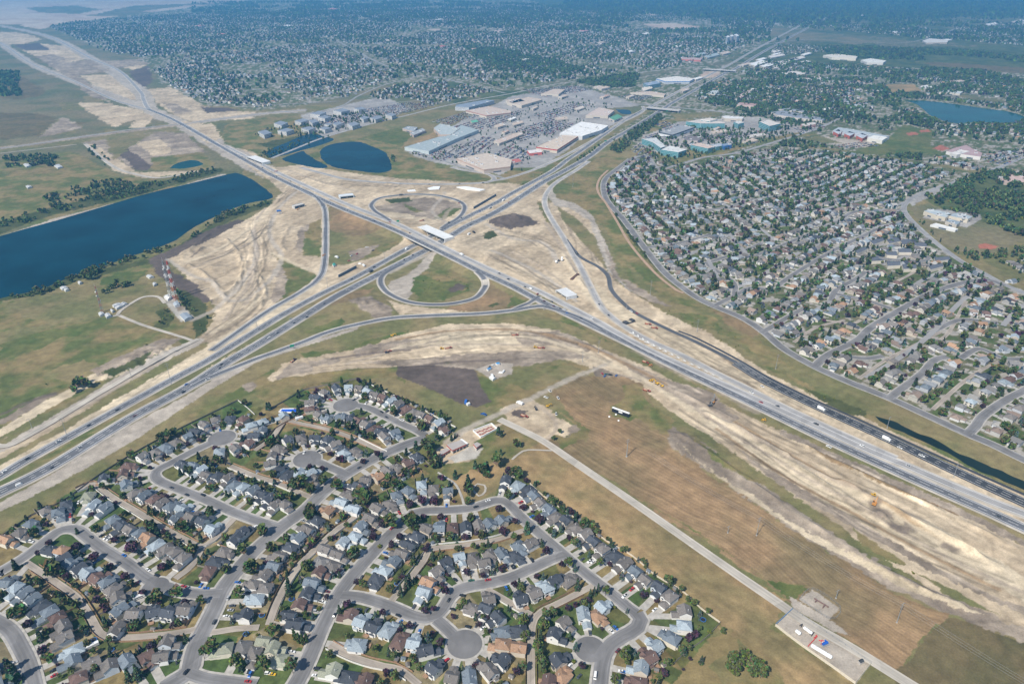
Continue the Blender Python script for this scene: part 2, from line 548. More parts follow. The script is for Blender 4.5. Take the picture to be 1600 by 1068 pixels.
# --- interchange, broad base
cov('S', '300,440 262,405 330,374 385,343 420,322 440,300 425,285 400,268 380,255 430,262 480,256 640,270 760,288 850,280 862,300 850,315 900,320 '
         '930,345 945,380 945,420 985,455 1040,490 1110,520 1200,583 1300,632 1600,760 1600,812 1200,640 1000,540 860,470 740,420 640,395 520,460 350,560 200,640 0,755 0,690 90,640 180,600 '
         '290,552 330,505 336,474', 3, None, '300,500 640,330')
cov('L', '0,712 75,680 200,605 330,535 395,500 440,470 470,455 500,440 506,447 400,512 270,588 140,655 0,737', 1.5)
cov('L', '1010,520 1100,566 1200,612 1300,655 1400,702 1500,748 1600,795 1600,790 1500,742 1385,690 1282,643 1200,604 1087,540 1000,496 960,470 930,440 925,455 960,492', 1)
cov('Y', '0,710 75,677 195,600 300,541 325,532 325,540 200,612 100,672 0,722', 2)
cov('V', '0,705 60,675 160,620 260,565 310,540 322,530 310,528 250,556 160,604 60,664 0,692', 1.5)
cov('Y', '0,694 60,664 160,604 250,555 285,540 280,534 240,552 160,598 90,640 0,684', 1.5)
cov('L', '0,682 90,630 150,598 190,588 270,545 262,540 180,580 140,590 80,622 0,666', 2)
cov('M', '140,582 195,554 250,532 285,530 240,560 190,586 155,592', 3, None, '140,585 250,535'); cov('M', '0,650 60,620 88,615 60,632 0,662', 3)
cov('K', '158,588 200,574 225,560 240,552 225,572 180,590', 2)
# carriageway verges
cov('Y', '0,748 40,722 140,668 265,600 400,520 512,458 585,420 640,392 655,386 600,420 510,470 430,514 345,562 200,645 0,758', 1.2)
cov('G', '0,748 60,718 130,680 150,676 60,726 0,756', 1); cov('G', '100,690 160,658 200,640 170,660 115,690', 1)
cov('G', '440,515 520,470 545,452 550,447 520,452 470,488', 2)
cov('V', '0,782 85,738 195,668 290,618 345,585 400,558 480,534 560,510 560,514 480,540 400,566 340,602 300,628 200,694 150,722 100,750 0,790', 1.2)
cov('Y', '0,792 100,752 150,724 200,696 300,630 340,604 400,570 480,545 560,520 600,515 560,548 470,560 430,580 395,612 300,662 200,715 145,750 60,800 0,842', 2)
cov('G', '270,665 330,632 380,600 430,575 440,590 400,612 330,640', 4); cov('G', '-40,850 0,838 50,802 40,812 0,850', 3)
cov('M', '378,601 395,595 402,605 392,612 380,610', 2)
cov('G', '390,612 430,582 470,588 560,576 620,586 640,600 600,590 545,592 440,628 410,640', 5)
# triangles and loops
cov('G', '500,342 504,372 500,402 475,399 470,384 477,354', 2.5); cov('G', '425,397 450,407 497,432 457,461 427,477 447,447 437,414', 2.5)
cov('M', '437,412 449,430 444,460 430,475 424,470 432,440', 3); cov('M', '468,356 482,350 470,396 462,386', 3)
cov('Y', '512,318 552,333 632,370 630,378 590,400 545,412 513,416', 2); cov('B', '514,320 560,338 600,360 560,370 516,360', 6)
cov('M', '545,392 590,382 600,392 550,410', 3); cov('G', '592,384 622,378 610,390 580,402 560,408', 2)
cov('M', '575,326 600,320 660,308 700,312 722,322 690,345 650,340 610,335', 6)
cov('G', '630,318 662,330 650,332 634,324', 2); cov('H', '678,340 702,324 722,326 700,340 690,344', 2); cov('K', '600,312 640,308 645,314 610,318', 3)
cov('L', '585,330 640,335 660,345 610,345', 4)
cov('Y', '680,385 700,398 745,425 757,440 752,455 720,470 660,475 620,470 605,455 610,440 650,420', 2)
cov('V', '610,440 640,425 675,395 685,400 645,440 640,465 625,470 605,460', 3)
cov('H', '650,432 690,422 735,440 735,452 700,468 655,470 645,455', 4); cov('G', '660,425 700,420 740,442 725,455 690,440', 4); cov('D', '700,452 715,443 728,446 724,452 706,458', 2)
cov('K', '690,430 722,440 736,448 726,442 700,432', 2); cov('B', '760,440 800,462 832,468 800,484 740,486 690,488 700,480 748,468', 3); cov('K', '762,478 775,472 782,475 770,480', 1)
cov('G', '800,462 832,470 790,482', 4); cov('S', '605,470 640,478 700,484 735,486 700,489 625,491', 2)
cov('Y', '545,452 590,445 600,470 620,490 550,506 480,528 440,540 500,505', 3); cov('M', '545,470 575,465 610,480 616,492 590,498 560,482', 4)
cov('H', '475,520 500,508 535,498 538,510 500,520', 4); cov('B', '510,480 545,455 590,450 560,470', 5)
cov('Y', '870,322 900,340 940,380 950,420 960,432 930,400 905,372 880,345', 1.5)
cov('D', '760,345 795,336 830,340 840,350 800,358 775,354', 3)
cov('K', '755,364 770,360 778,368 765,374 756,372', 2)
cov('M', '848,315 858,320 870,350 880,372 862,358 850,335', 3)
cov('G', '840,312 850,318 862,350 852,345', 3)
# --- between the south ramp and the houses: graded band, grass, dark plot
cov('G', '440,605 470,585 560,575 640,570 720,575 760,585 905,565 930,575 870,600 800,640 760,640 700,600 640,585', 4)
cov('H', '470,552 540,545 600,525 640,515 600,540 540,556 480,560', 4); cov('Y', '640,508 700,500 780,492 860,497 950,540 900,520 800,500 700,508', 2)
cov('S', '420,590 440,570 470,560 560,545 640,520 700,506 800,505 870,515 930,540 1000,570 1100,615 1240,686 1400,758 1500,800 1600,855 1600,985 1500,945 1400,885 '
         '1280,800 1150,710 1060,650 1000,602 900,566 850,556 700,560 640,572 560,576 470,586 425,597', 3, None, '1000,570 1400,760')
cov('L', '560,555 700,520 820,515 900,530 860,540 700,540', 8, None, '560,555 800,520'); cov('L', '1000,580 1100,640 1250,720 1400,800 1600,900 1600,940 1350,820 1150,700', 8, None, '1000,580 1400,800')
cov('M', '560,540 640,528 700,530 640,545 560,556', 5, None, '560,545 700,530'); cov('M', '790,520 880,520 960,556 900,545 820,535', 6, None, '790,520 960,556')
cov('M', '1040,600 1110,630 1150,660 1240,720 1180,700 1100,650', 4, None, '1040,600 1240,720')
cov('M', '425,592 445,572 520,556 540,560 500,570 470,584', 5); cov('M', '560,566 650,560 740,552 860,548 850,558 700,566 640,574', 4)
cov('M', '1037,672 1050,668 1075,680 1150,728 1240,790 1330,850 1400,895 1600,975 1600,992 1500,965 1400,925 1300,868 1200,800 1110,742 1050,700', 4, None, '1080,690 1400,900')
cov('L', '1050,690 1120,740 1240,815 1340,870 1440,920 1540,962 1500,955 1400,912 1280,848 1150,765', 2, None, '1050,690 1400,910')
cov('M', '1150,700 1250,760 1400,850 1500,905 1600,945 1600,955 1480,905 1360,840 1220,760', 3, None, '1150,700 1400,850')
cov('G', '1072,682 1110,705 1168,738 1195,760 1170,755 1110,720', 3); cov('G', '1335,825 1400,868 1420,885 1395,880 1345,848', 3); cov('Y', '1420,885 1500,925 1560,960 1500,940', 4)
cov('M', '960,558 1020,585 1110,612 1150,655 1120,655 1050,620 990,590', 3, None, '1000,580 1110,640')
cov('B', '1240,686 1330,725 1400,755 1500,800 1500,808 1400,765 1300,722', 2); cov('G', '1040,575 1100,603 1165,632 1110,612', 2)
cov('M', '1220,670 1300,705 1400,748 1500,795 1600,840 1600,850 1500,806 1400,760 1280,706 1220,680', 2)
cov('Y', '960,545 1040,578 1035,584 1000,566', 2); cov('G', '870,487 960,540 900,512 850,492', 3)
cov('Y', '1250,600 1310,640 1450,712 1600,790 1600,783 1450,706 1300,632', 1)
cov('M', '640,572 860,549 930,556 850,566 742,578', 3)
cov('Y', '625,585 690,592 742,636 768,632 800,640 722,668 690,640', 3); cov('Y', '770,600 800,575 900,572 910,580 850,605 780,620', 5); cov('G', '758,620 800,600 830,612 800,635 770,632', 3)
cov('D', '622,572 660,570 742,577 750,604 769,628 742,636 712,628 662,603 618,585', 1.5)
cov('V', '742,577 775,566 802,568 800,584 770,594', 0.8); cov('M', '930,572 985,592 975,600 930,590', 4)
cov('S', '780,640 800,630 830,622 868,650 905,668 880,682 850,690 800,668', 3); cov('D', '800,640 822,642 815,655 800,650', 3); cov('M', '885,668 905,662 925,668 910,680 890,682', 2)
# --- the big mown field and its neighbours
cov('B', '855,610 900,588 980,588 1005,602 1030,650 1040,672 1050,702 1110,742 1200,800 1300,868 1400,926 1482,962 1440,1000 1402,1052 1340,1010 1235,935 1120,858 1000,782 850,688 880,680 920,690 905,660', 3)
cov('G', '970,606 994,600 1012,634 1060,656 1045,682 1018,670 985,652 950,648 948,640 975,622', 4); cov('G', '960,648 975,640 1000,648 985,658', 1)
cov('G', '862,678 885,682 900,672 925,672 905,690 880,700', 3); cov('G', '862,635 905,662 925,672 915,676', 1)
cov('G', '1000,775 1120,850 1230,930 1260,915 1200,905 1080,828 1010,785', 2); cov('H', '1200,905 1262,918 1250,935 1238,940', 2)
cov('O', '1482,962 1600,990 1700,1000 1700,1150 1420,1120 1370,1050 1402,1052 1440,1000', 2); cov('Y', '1370,1052 1390,1048 1400,1068 1372,1080', 3)
cov('T', '800,690 850,690 1000,792 1130,882 1232,938 1200,985 1120,970 1060,930 960,870 890,800 840,760 790,740', 2, None, '850,700 1200,930')
cov('G', '845,690 760,735 740,750 690,750 690,700 760,655 790,665', 4); cov('T', '700,745 730,735 770,720 790,735 760,770 740,785 720,790', 5)
cov('T', '1115,975 1130,962 1210,985 1350,1075 1300,1120 1200,1060', 2); cov('G', '1020,1100 1128,975 1185,1010 1255,1100', 3); cov('Y', '1090,1030 1150,1000 1190,1050 1120,1070', 8)
cov('V', '1249,936 1269,920 1312,949 1297,967', 0.8); cov('V', '1211,977 1238,952 1361,1037 1336,1068', 0.6); cov('V', '1232,930 1300,968 1330,992 1300,985 1240,950', 1)
cov('S', '682,703 700,685 720,675 735,670 790,660 770,672 742,690 735,720 690,725', 1.2); cov('C', '699,715 735,697 755,700 745,716 712,723', 1)
# --- east side
cov('G', '868,288 905,266 935,245 965,235 975,250 950,285 945,310 985,375 1030,428 1080,466 1110,500 1040,480 990,445 962,405 948,360 925,338 900,322 868,318 858,305', 3)
cov('Y', '965,395 1010,440 1050,472 1160,498 1195,520 1280,575 1400,632 1600,725 1600,768 1500,722 1400,668 1300,622 1190,560 1130,515 1050,482 1000,448', 3)
cov('G', '1050,490 1110,490 1130,510 1190,535 1250,580 1190,560 1120,515', 6); cov('G', '1190,570 1300,628 1450,700 1600,775 1600,768 1450,690 1300,620 1200,568', 2)
cov('B', '1110,480 1165,500 1190,520 1180,530 1140,510', 4); cov('K', '940,285 955,290 985,350 1040,415 1065,445 1058,450 1010,405 965,345 945,312', 2)
cov('K', '1258,606 1290,618 1330,634 1354,642 1354,652 1320,645 1280,625', 2); cov('V', '850,300 862,292 870,310 900,318 925,335 945,380 960,410 962,432 990,455 985,458 950,425 940,395 920,345 890,325 868,322', 2)
cov('M', '945,385 955,400 965,430 1000,452 1050,478 1020,474 985,455 955,430', 4)
# --- suburbs, parks and business land
cov('Q', '75,40 155,76 215,88 235,105 250,130 325,165 400,172 470,165 540,150 600,133 690,125 775,140 870,128 1000,115 1110,104 1220,60 1320,20 1400,-40 700,-40 250,18', 15)
cov('W', '720,70 770,74 870,95 900,110 840,112 790,108 770,90', 20); cov('F', '800,12 900,10 1000,18 900,22', 15); cov('W', '870,14 1200,36 1400,30 1700,20 1700,-40 700,-40', 40)
cov('P', '1000,38 1050,36 1100,42 1050,48', 10); cov('P', '985,20 1035,22 1020,24', 10); cov('P', '660,46 690,45 680,48', 10)
cov('O', '1440,88 1520,90 1700,112 1700,150 1540,110 1450,102', 10); cov('W', '1280,70 1480,75 1700,95 1700,112 1480,98 1300,92', 10); cov('F', '1200,40 1300,55 1380,62 1340,70 1200,58', 15)
cov('Q', '640,120 700,125 775,142 870,130 1000,120 1100,105 1200,95 1700,120 1700,270 1500,262 1440,255 1300,232 1210,228 1060,262 1000,236 960,210 1020,170 960,160', 8)
cov('A', '632,235 650,222 700,200 800,150 900,135 960,150 1010,168 960,195 900,222 850,262 800,280 760,268 690,258 640,240', 4); cov('G', '770,280 800,262 850,262 900,235 880,262 820,290', 3)
cov('H', '565,215 620,200 660,215 640,232 600,222', 3); cov('T', '625,232 640,215 665,212 680,205 690,215 650,225', 3); cov('G', '470,245 500,232 560,215 610,225 640,245 720,262 770,280 740,286 640,280 560,272 500,262', 3)
cov('G', '350,196 440,178 480,190 500,215 440,222 400,240 350,225', 6); cov('K', '400,225 470,212 520,215 430,235', 3); cov('A', '470,180 600,150 640,170 590,190 500,215', 6)
cov('F', '945,170 1005,165 1000,175 965,185 945,180', 3); cov('Y', '1045,178 1130,174 1125,182 1060,186', 4); cov('P', '1100,112 1130,108 1120,120 1090,124', 5)
cov('G', '1020,190 1060,185 1280,210 1200,222 1100,248 1060,258 1000,236', 6); cov('A', '1000,215 1060,190 1180,182 1290,200 1200,215 1100,230 1040,240 1005,235', 4)
cov('V', '1270,216 1290,214 1380,222 1380,230 1330,230', 3); cov('Y', '1255,218 1280,212 1320,225 1290,222', 3)
cov('H', '1320,240 1380,222 1410,195 1460,205 1455,225 1470,240 1380,242', 5); cov('R', '1415,208 1430,206 1437,210 1420,212', 1); cov('R', '1435,204 1450,202 1455,206 1440,207', 1); cov('R', '1457,232 1470,226 1485,232 1472,236', 1)
cov('T', '1383,132 1430,132 1440,142 1390,145', 5); cov('F', '1500,148 1570,156 1560,162 1500,152', 4)
cov('Q', '965,265 1000,238 1060,258 1210,226 1300,235 1440,255 1520,270 1415,312 1420,345 1470,388 1560,440 1620,460 1700,520 1700,760 1600,712 1450,645 1272,572 1165,500 1090,465 1010,385 945,300', 3)
cov('W', '1440,310 1510,275 1560,265 1700,280 1700,400 1600,370 1530,350 1480,330', 6); cov('F', '1420,325 1450,318 1480,330 1600,365 1600,372 1570,392 1520,402 1480,385 1440,352', 3)
cov('A', '1440,340 1465,326 1530,335 1535,342 1510,356 1480,348', 1.5); cov('R', '1528,382 1540,380 1560,385 1550,390 1530,388', 0.8); cov('C', '1560,272 1600,266 1640,275 1600,285 1570,280', 3)
cov('A', '1418,316 1430,302 1512,276 1516,280 1440,314 1425,322', 2)
# --- the near suburb
cov('N', '-200,930 0,838 55,800 145,748 160,735 240,690 300,658 372,626 420,640 440,628 480,600 558,591 600,607 640,630 712,668 690,690 676,702 688,738 712,758 726,788 772,776 788,740 800,732 830,758 865,785 '
         '950,848 1000,885 1062,920 1125,973 1080,1030 1020,1110 -200,1150', 0.8)

# tracks worn into the soil: class, width, picture points
TRACKS = [(c, w, pts(s)) for c, w, s in (
    ('V', 8, '430,430 440,400 422,370 425,345 440,320 462,300'), ('L', 8, '425,395 455,410 500,428'), ('V', 7, '700,350 675,330 690,310 695,300'), ('V', 7, '262,405 300,430 330,440 345,460 360,472 385,468 420,440 430,420'),
    ('M', 5, '838,632 862,650 870,668 855,686'), ('V', 8, '700,690 725,672 745,662 772,650 800,636 830,622 870,602 900,588 935,574 952,566'), ('M', 14, '1000,548 1060,580 1120,606 1180,640'), ('V', 9, '770,395 830,420 870,445 900,470'),
    ('L', 6, '790,410 840,435 880,470 930,505'), ('M', 4, '780,400 830,428 880,462'), ('M', 4, '800,395 850,420 890,450'), ('L', 9, '880,395 905,440 930,475 960,500'), ('M', 6, '850,345 880,390 900,425'), ('V', 9, '760,350 800,372 850,380 872,410'),
    ('L', 9, '420,260 470,285 520,280 600,285'), ('M', 5, '500,270 560,285 640,292'), ('M', 6, '440,262 500,284 560,300'), ('V', 8, '300,500 340,480 380,440 400,400 395,360'), ('M', 6, '350,500 385,450 402,400 398,350 415,325'), ('L', 8, '290,410 330,395 380,365 420,330'),
    ('M', 5, '300,420 345,400 390,380'), ('D', 4, '300,402 312,393 318,387'), ('L', 7, '330,520 380,490 420,450'), ('M', 8, '390,420 396,450 385,475'), ('B', 5, '1150,660 1260,725 1380,790 1480,850'), ('B', 4, '1120,670 1220,740 1330,800 1440,860 1560,920'),
    ('L', 9, '1100,640 1200,705 1320,770 1440,830 1580,895'), ('M', 5, '1050,615 1150,680 1260,745 1380,815 1500,880 1600,925'), ('M', 4, '1130,655 1220,710 1330,765 1450,815'), ('L', 8, '580,560 660,535 760,525 840,528 920,555 1000,590 1080,640'), ('M', 5, '540,568 640,545 740,538 830,540 900,552'),
    ('B', 6, '620,530 700,518 800,515 880,530 960,560 1040,600'), ('D', 5, '520,560 580,552 640,548'), ('D', 5, '640,574 700,566 780,562'), ('D', 14, '1366,790 1374,800 1382,806'), ('D', 10, '1398,823 1410,827 1420,824'), ('D', 9, '1480,852 1488,858'),
    ('M', 9, '720,318 700,330 690,350'), ('L', 7, '600,345 640,352 665,340'), ('V', 10, '610,425 640,410 670,398'), ('M', 6, '0,700 60,676 160,618 250,568'), ('D', 5, '0,648 60,622 85,614'))]

# families of parallel wheel tracks along the haul directions: spread, number, points
HAUL = [(36, 16, pts(q)) for q in ('1000,565 1080,605 1200,668 1300,722 1400,775 1500,825 1600,880', '1060,640 1160,700 1260,760 1380,830 1500,890 1600,930', '560,560 660,532 760,520 850,522 930,545 1000,575', '470,577 560,566 680,556 800,550 900,556',
        '760,400 820,425 870,450 920,485', '770,360 830,372 880,400', '340,500 385,450 402,400 405,350 425,318', '300,410 350,395 390,372 420,345', '420,330 450,300 480,275', '450,270 520,285 600,290 720,300', '870,330 905,370 935,420 960,455',
        '60,700 160,640 260,580 330,540', '1000,500 1090,545 1200,600 1320,658', '600,345 640,355 690,350', '330,530 390,490 430,455')]

# ------------------------------------------------------------------ roads: traced centre lines
ASPH = mat('asphalt', (0.20, 0.205, 0.22), 0.9, 0.12, 0.05)
def road_mat(name, col, dark=0.75, lanes=0, var=0.12):
    """asphalt with worn wheel tracks along the road (UV u runs across, v along in metres)"""
    m = mat(name, col, 0.9, var, 0.06)
    t = m.node_tree
    b = t.nodes['Principled BSDF']
    src = b.inputs['Base Color'].links[0].from_socket
    uv = t.nodes.new('ShaderNodeUVMap')
    sx = t.nodes.new('ShaderNodeSeparateXYZ')
    t.links.new(uv.outputs[0], sx.inputs[0])
    ab = t.nodes.new('ShaderNodeMath'); ab.operation = 'ABSOLUTE'
    t.links.new(sx.outputs[0], ab.inputs[0])
    mr = t.nodes.new('ShaderNodeMapRange')
    mr.interpolation_type = 'SMOOTHSTEP'
    mr.inputs['From Min'].default_value, mr.inputs['From Max'].default_value = 0.62, 0.74
    mr.inputs['To Min'].default_value, mr.inputs['To Max'].default_value = dark, 1.12
    t.links.new(ab.outputs[0], mr.inputs['Value'])
    # long patches: noise stretched along the road
    cb = t.nodes.new('ShaderNodeCombineXYZ')
    sc = t.nodes.new('ShaderNodeMath'); sc.operation = 'MULTIPLY'; sc.inputs[1].default_value = 0.012
    t.links.new(sx.outputs[1], sc.inputs[0])
    s2 = t.nodes.new('ShaderNodeMath'); s2.operation = 'MULTIPLY'; s2.inputs[1].default_value = 1.6
    t.links.new(sx.outputs[0], s2.inputs[0])
    t.links.new(s2.outputs[0], cb.inputs[0]); t.links.new(sc.outputs[0], cb.inputs[1])
    nz = t.nodes.new('ShaderNodeTexNoise'); nz.inputs['Scale'].default_value = 2.0; nz.inputs['Detail'].default_value = 3
    t.links.new(cb.outputs[0], nz.inputs['Vector'])
    m2 = t.nodes.new('ShaderNodeMapRange')
    m2.inputs['From Min'].default_value, m2.inputs['From Max'].default_value = 0.3, 0.7
    m2.inputs['To Min'].default_value, m2.inputs['To Max'].default_value = 0.82, 1.15
    t.links.new(nz.outputs['Fac'], m2.inputs['Value'])
    mm = t.nodes.new('ShaderNodeMath'); mm.operation = 'MULTIPLY'
    t.links.new(mr.outputs['Result'], mm.inputs[0]); t.links.new(m2.outputs['Result'], mm.inputs[1])
    # mended patches and seams
    tc = t.nodes.new('ShaderNodeTexCoord')
    vo = t.nodes.new('ShaderNodeTexVoronoi'); vo.inputs['Scale'].default_value = 0.055
    t.links.new(tc.outputs['Object'], vo.inputs['Vector'])
    m3 = t.nodes.new('ShaderNodeMapRange')
    m3.inputs['To Min'].default_value, m3.inputs['To Max'].default_value = 0.84, 1.12
    t.links.new(vo.outputs['Color'], m3.inputs['Value'])
    m4 = t.nodes.new('ShaderNodeMath'); m4.operation = 'MULTIPLY'
    t.links.new(mm.outputs[0], m4.inputs[0]); t.links.new(m3.outputs['Result'], m4.inputs[1])
    vm = t.nodes.new('ShaderNodeVectorMath'); vm.operation = 'SCALE'
    t.links.new(src, vm.inputs[0]); t.links.new(m4.outputs[0], vm.inputs['Scale'])
    t.links.new(vm.outputs[0], b.inputs['Base Color'])
    return m
M_HWY = road_mat('highway_asphalt', (0.18, 0.185, 0.20), 0.66)
M_OLD = road_mat('old_asphalt', (0.33, 0.32, 0.31), 0.92)
M_NEW = road_mat('fresh_asphalt', (0.055, 0.058, 0.065), 0.85)
M_NEW2 = road_mat('new_ramp_asphalt', (0.10, 0.103, 0.11), 0.85)
M_STREET = road_mat('street_asphalt', (0.185, 0.18, 0.178), 0.9, var=0.18)
M_FAR = road_mat('far_asphalt', (0.27, 0.265, 0.26), 0.95)
M_GRAVEL = road_mat('gravel_road', (0.40, 0.365, 0.31), 1.0, var=0.12)
M_ALLEY = road_mat('alley_gravel', (0.32, 0.28, 0.235), 0.95, var=0.2)
M_CONC = mat('concrete_paving', (0.37, 0.35, 0.315), 0.9, 0.2, 0.25)
M_SHALE = mat('shale_path', (0.36, 0.25, 0.17), 0.95, 0.15, 0.2)

ROADS = []        # dicts: pts (picture), w, mat, name, line (world)
_layer = [0]
def road(name, w, m, s, tile=None, z=None, keep=True, step=None):
    p = tl(tile[0], tile[1], s) if tile else pts(s)
    if z == 'hw':
        p3 = []
        for q in p:
            zz = 0
            for _ in range(4):
                x, y = P0(q[0], q[1], zz)
                zz = hw_z(x, y)
            p3.append((x, y))
    else:
        p3 = [G(*q)[:2] for q in p]
    mid = p3[len(p3) // 2]
    st = step or (4.0 if mid[1] < 1500 else 10.0)
    for k, e in ((0, 1), (-1, -2)):               # roads that leave the view run on for a while
        if (p[k][0] >= 1650 or p[k][0] <= -20) and p[k][1] > 150:
            q = np.array(p3[k]) - np.array(p3[e])
            q = np.array(p3[k]) + q / np.linalg.norm(q) * 160
            p3 = [tuple(q)] + p3 if k == 0 else p3 + [tuple(q)]
    line = catmull(p3, st)
    d = dict(name=name, w=w, mat=m, line=line, z=z, layer=_layer[0], px=p)
    _layer[0] += 1
    if keep:
        ROADS.append(d)
    return d

def ribbon(d, w=None, name=None, m=None, up=0.0, off=0.0, ncol=4, disc=None):
    line, w = d['line'], w or d['w']
    t = np.gradient(line, axis=0)
    t /= np.maximum(1e-9, np.linalg.norm(t, axis=1))[:, None]
    nrm = np.stack([-t[:, 1], t[:, 0]], 1)
    s = np.concatenate([[0], np.cumsum(np.hypot(*np.diff(line, axis=0).T))])
    V, UV = [], []
    for k in range(ncol + 1):
        u = -1 + 2 * k / ncol
        q = line + nrm * (off + u * w / 2)
        V.append(q)
        UV.append(np.stack([np.full(len(s), u), s], 1))
    V, UV = np.stack(V, 1), np.stack(UV, 1)         # (n, k, 2)
    n, k = V.shape[:2]
    X, Y = V[..., 0].ravel(), V[..., 1].ravel()
    if d['z'] == 'hw':
        zc = np.array([hw_z(x, y) for x, y in line])
        Z = np.repeat(zc, k)
    else:
        Z = height(X, Y)
        Z = Z.reshape(n, k).max(1).repeat(k) * 0.5 + Z * 0.5 if Z.max() > 0.2 else Z
    Z = Z + 0.10 + d['layer'] * 0.005 + up + (0.15 if Z.max() > 0.2 else 0)
    idx = np.arange(n * k).reshape(n, k)
    F = np.stack([idx[:-1, :-1], idx[:-1, 1:], idx[1:, 1:], idx[1:, :-1]], -1).reshape(-1, 4)[:, ::-1]
    P = np.stack([X, Y, Z], 1)
    U = UV.reshape(-1, 2)
    if disc:                                      # a turning circle at one end
        cx, cy, r = disc
        a = np.linspace(0, 2 * np.pi, 33)[:-1]
        b = len(P)
        P = np.concatenate([P, np.stack([cx + r * np.cos(a), cy + r * np.sin(a), np.full(32, Z.max() + 0.004)], 1)])
        U = np.concatenate([U, np.stack([0.3 * np.cos(a), r * np.sin(a)], 1)])
        fan = np.array([[b, b + i, b + i + 1] for i in range(1, 31)])
        F = [F, fan]
    o = mesh_np(name or d['name'], P, F, m or d['mat'])
    lay = o.data.uv_layers.new(name='UVMap')
    li = np.zeros(len(o.data.loops), np.int32)
    o.data.loops.foreach_get('vertex_index', li)
    lay.data.foreach_set('uv', U[li].astype(np.float32).ravel())
    o['kind'] = 'structure'
    return o

# highway carriageways
ML = road('highway', 11.5, M_HWY, '-40,763 0,743 42,718 140,664 185,639 267,594 330,560 400,517 455,484 512,454 550,436 585,417 635,389 660,377 695,357 722,343 750,329 782,313 800,302 862,268 '
          '886,250 910,234 940,213 970,192 1000,175 1020,165')
MR = road('highway', 14.5, M_HWY, '-40,789 0,769 82,728 205,653 290,607 345,572 400,540 434,519 460,503 507,474 550,450 595,427 650,399 675,386 712,364 730,353 770,334 805,313 850,284 882,267 920,245 950,222 '
          '980,205 1010,187 1040,168 1052,160 1095,136 1132,115 1150,107 1200,77 1260,45 1310,18')
MRL = road('highway', 11, M_FAR, '1020,165 1040,154 1084,130 1122,110 1140,101 1190,72 1250,40')
H22 = road('highway', 12, M_HWY, '1660,852 1600,825 1550,802 1500,780 1412,741 1300,690 1200,642 1100,594 1050,570 1000,545 965,528 907,500 840,468 800,447 750,424 700,399 625,363 550,332 487,304 425,274 400,260 '
           '350,232 287,196 262,183 232,171', z='hw')
H22B = road('highway', 10, M_OLD, '1660,828 1600,803 1550,784 1480,755 1417,728 1347,699 1275,666 1200,632 1125,598 1050,564 1000,540 960,518 925,498 850,459 800,437 750,414 700,390 629,354 554,324 490,296 428,267 '
            '403,254 352,228', z='hw')
R_NE = road('ramp', 7.5, M_OLD, '920,252 900,266 872,283 858,296 851,312 856,332 882,374 905,414 935,472 952,492 980,513 1018,534 1050,548 1075,560 1125,586 1170,608 1215,631 1300,671 1400,716')
BLK = road('new_highway', 7, M_NEW2, '884,374 905,400 935,417 950,432 955,452 972,472 995,490 1045,515 1087,534 1150,566 1200,595')
BLK2 = road('new_highway', 15, M_NEW, '1150,567 1200,597 1282,637 1385,684 1500,739 1600,785 1660,812')
BLK3 = road('new_path', 4, M_NEW, '1060,517 1090,529 1150,560 1200,589 1260,619 1350,659 1450,705 1600,772 1660,798')
R_SW = road('ramp', 8, M_HWY, '470,295 487,303 499,313 507,326 509,345 509,370 508,400 504,425 492,441 475,453 457,464 425,482 395,502 360,527 330,548')
R_SE = road('loop_ramp', 7.5, M_HWY, '745,424 752,430 758,440 757,450 745,464 725,471 700,475 675,476 650,474 632,470 615,463 602,454 595,443 596,433 606,424 630,412')
R_NW = road('loop_ramp', 7.5, M_HWY, '610,345 597,337 586,330 580,322 585,314 600,308 637,304 665,304 687,306 708,311 720,316 726,323 723,333 714,342 700,350 690,357')
R_S = road('ramp', 8.5, M_HWY, '300,604 325,591 362,576 400,561 437,548 475,534 510,520 550,509 612,497 675,493 750,490 800,485 840,479 870,484 907,497 940,514')
R_SB = road('ramp', 6, M_HWY, '800,485 815,478 832,470 842,463')
R_N = road('ramp', 8, M_OLD, '470,262 500,270 540,280 580,284 625,287 700,288 750,286 768,283 772,278 762,272 745,269 725,266 705,261')
R_N2 = road('ramp', 7, M_OLD, '766,283 790,279 832,266 875,247 925,220 965,195 995,180 1006,172 1004,166')
# far roads
road('highway', 12, M_FAR, '350,232 287,195 250,178 232,170 224,155 218,142 185,110 140,90 75,57 0,40 -60,30')
road('highway', 9, M_FAR, '287,195 260,183 232,172 175,155 112,125 50,100 0,67 -60,38')
road('avenue', 10, M_FAR, '-60,238 0,232 60,224 125,214 200,203 250,197 287,194 337,187 400,179 450,174 480,172')
road('avenue', 9, M_OLD, '425,247 460,233 500,217 540,205 575,195 637,180 712,162 800,146 862,133 925,124 1012,112 1087,105 1110,106')
road('avenue', 8, M_FAR, '437,174 475,177 510,172 537,164 550,156 562,149 600,133 650,120')
road('avenue', 10, M_FAR, '520,60 575,90 637,115 687,122 740,134 790,146')
road('avenue', 14, M_FAR, '930,157 960,160 1025,165 1075,170 1150,177 1200,181 1260,190')
road('avenue', 10, M_FAR, '965,266 982,250 1010,244 1030,264 1057,258 1100,246 1150,239 1200,225 1240,213 1280,200 1310,186')
road('avenue', 10, M_FAR, '1180,72 1260,62 1340,66 1420,66 1480,50 1520,34 1600,20 1680,6')
road('avenue', 9, M_FAR, '1200,120 1280,124 1290,127 1330,133', step=20)
ARTS = road('avenue', 11, M_FAR, '1600,245 1560,262 1512,277 1475,291 1437,304 1418,315 1412,326 1420,340 1437,357 1462,379 1500,407 1537,427 1575,447 1620,465')
# store frontage lanes
road('parking_lane', 8, M_FAR, '690,250 725,262 790,279'); road('parking_lane', 7, M_FAR, '692,250 712,240 760,215 830,180 870,165 905,158'); road('parking_lane', 7, M_FAR, '640,240 700,215 770,185 860,160')
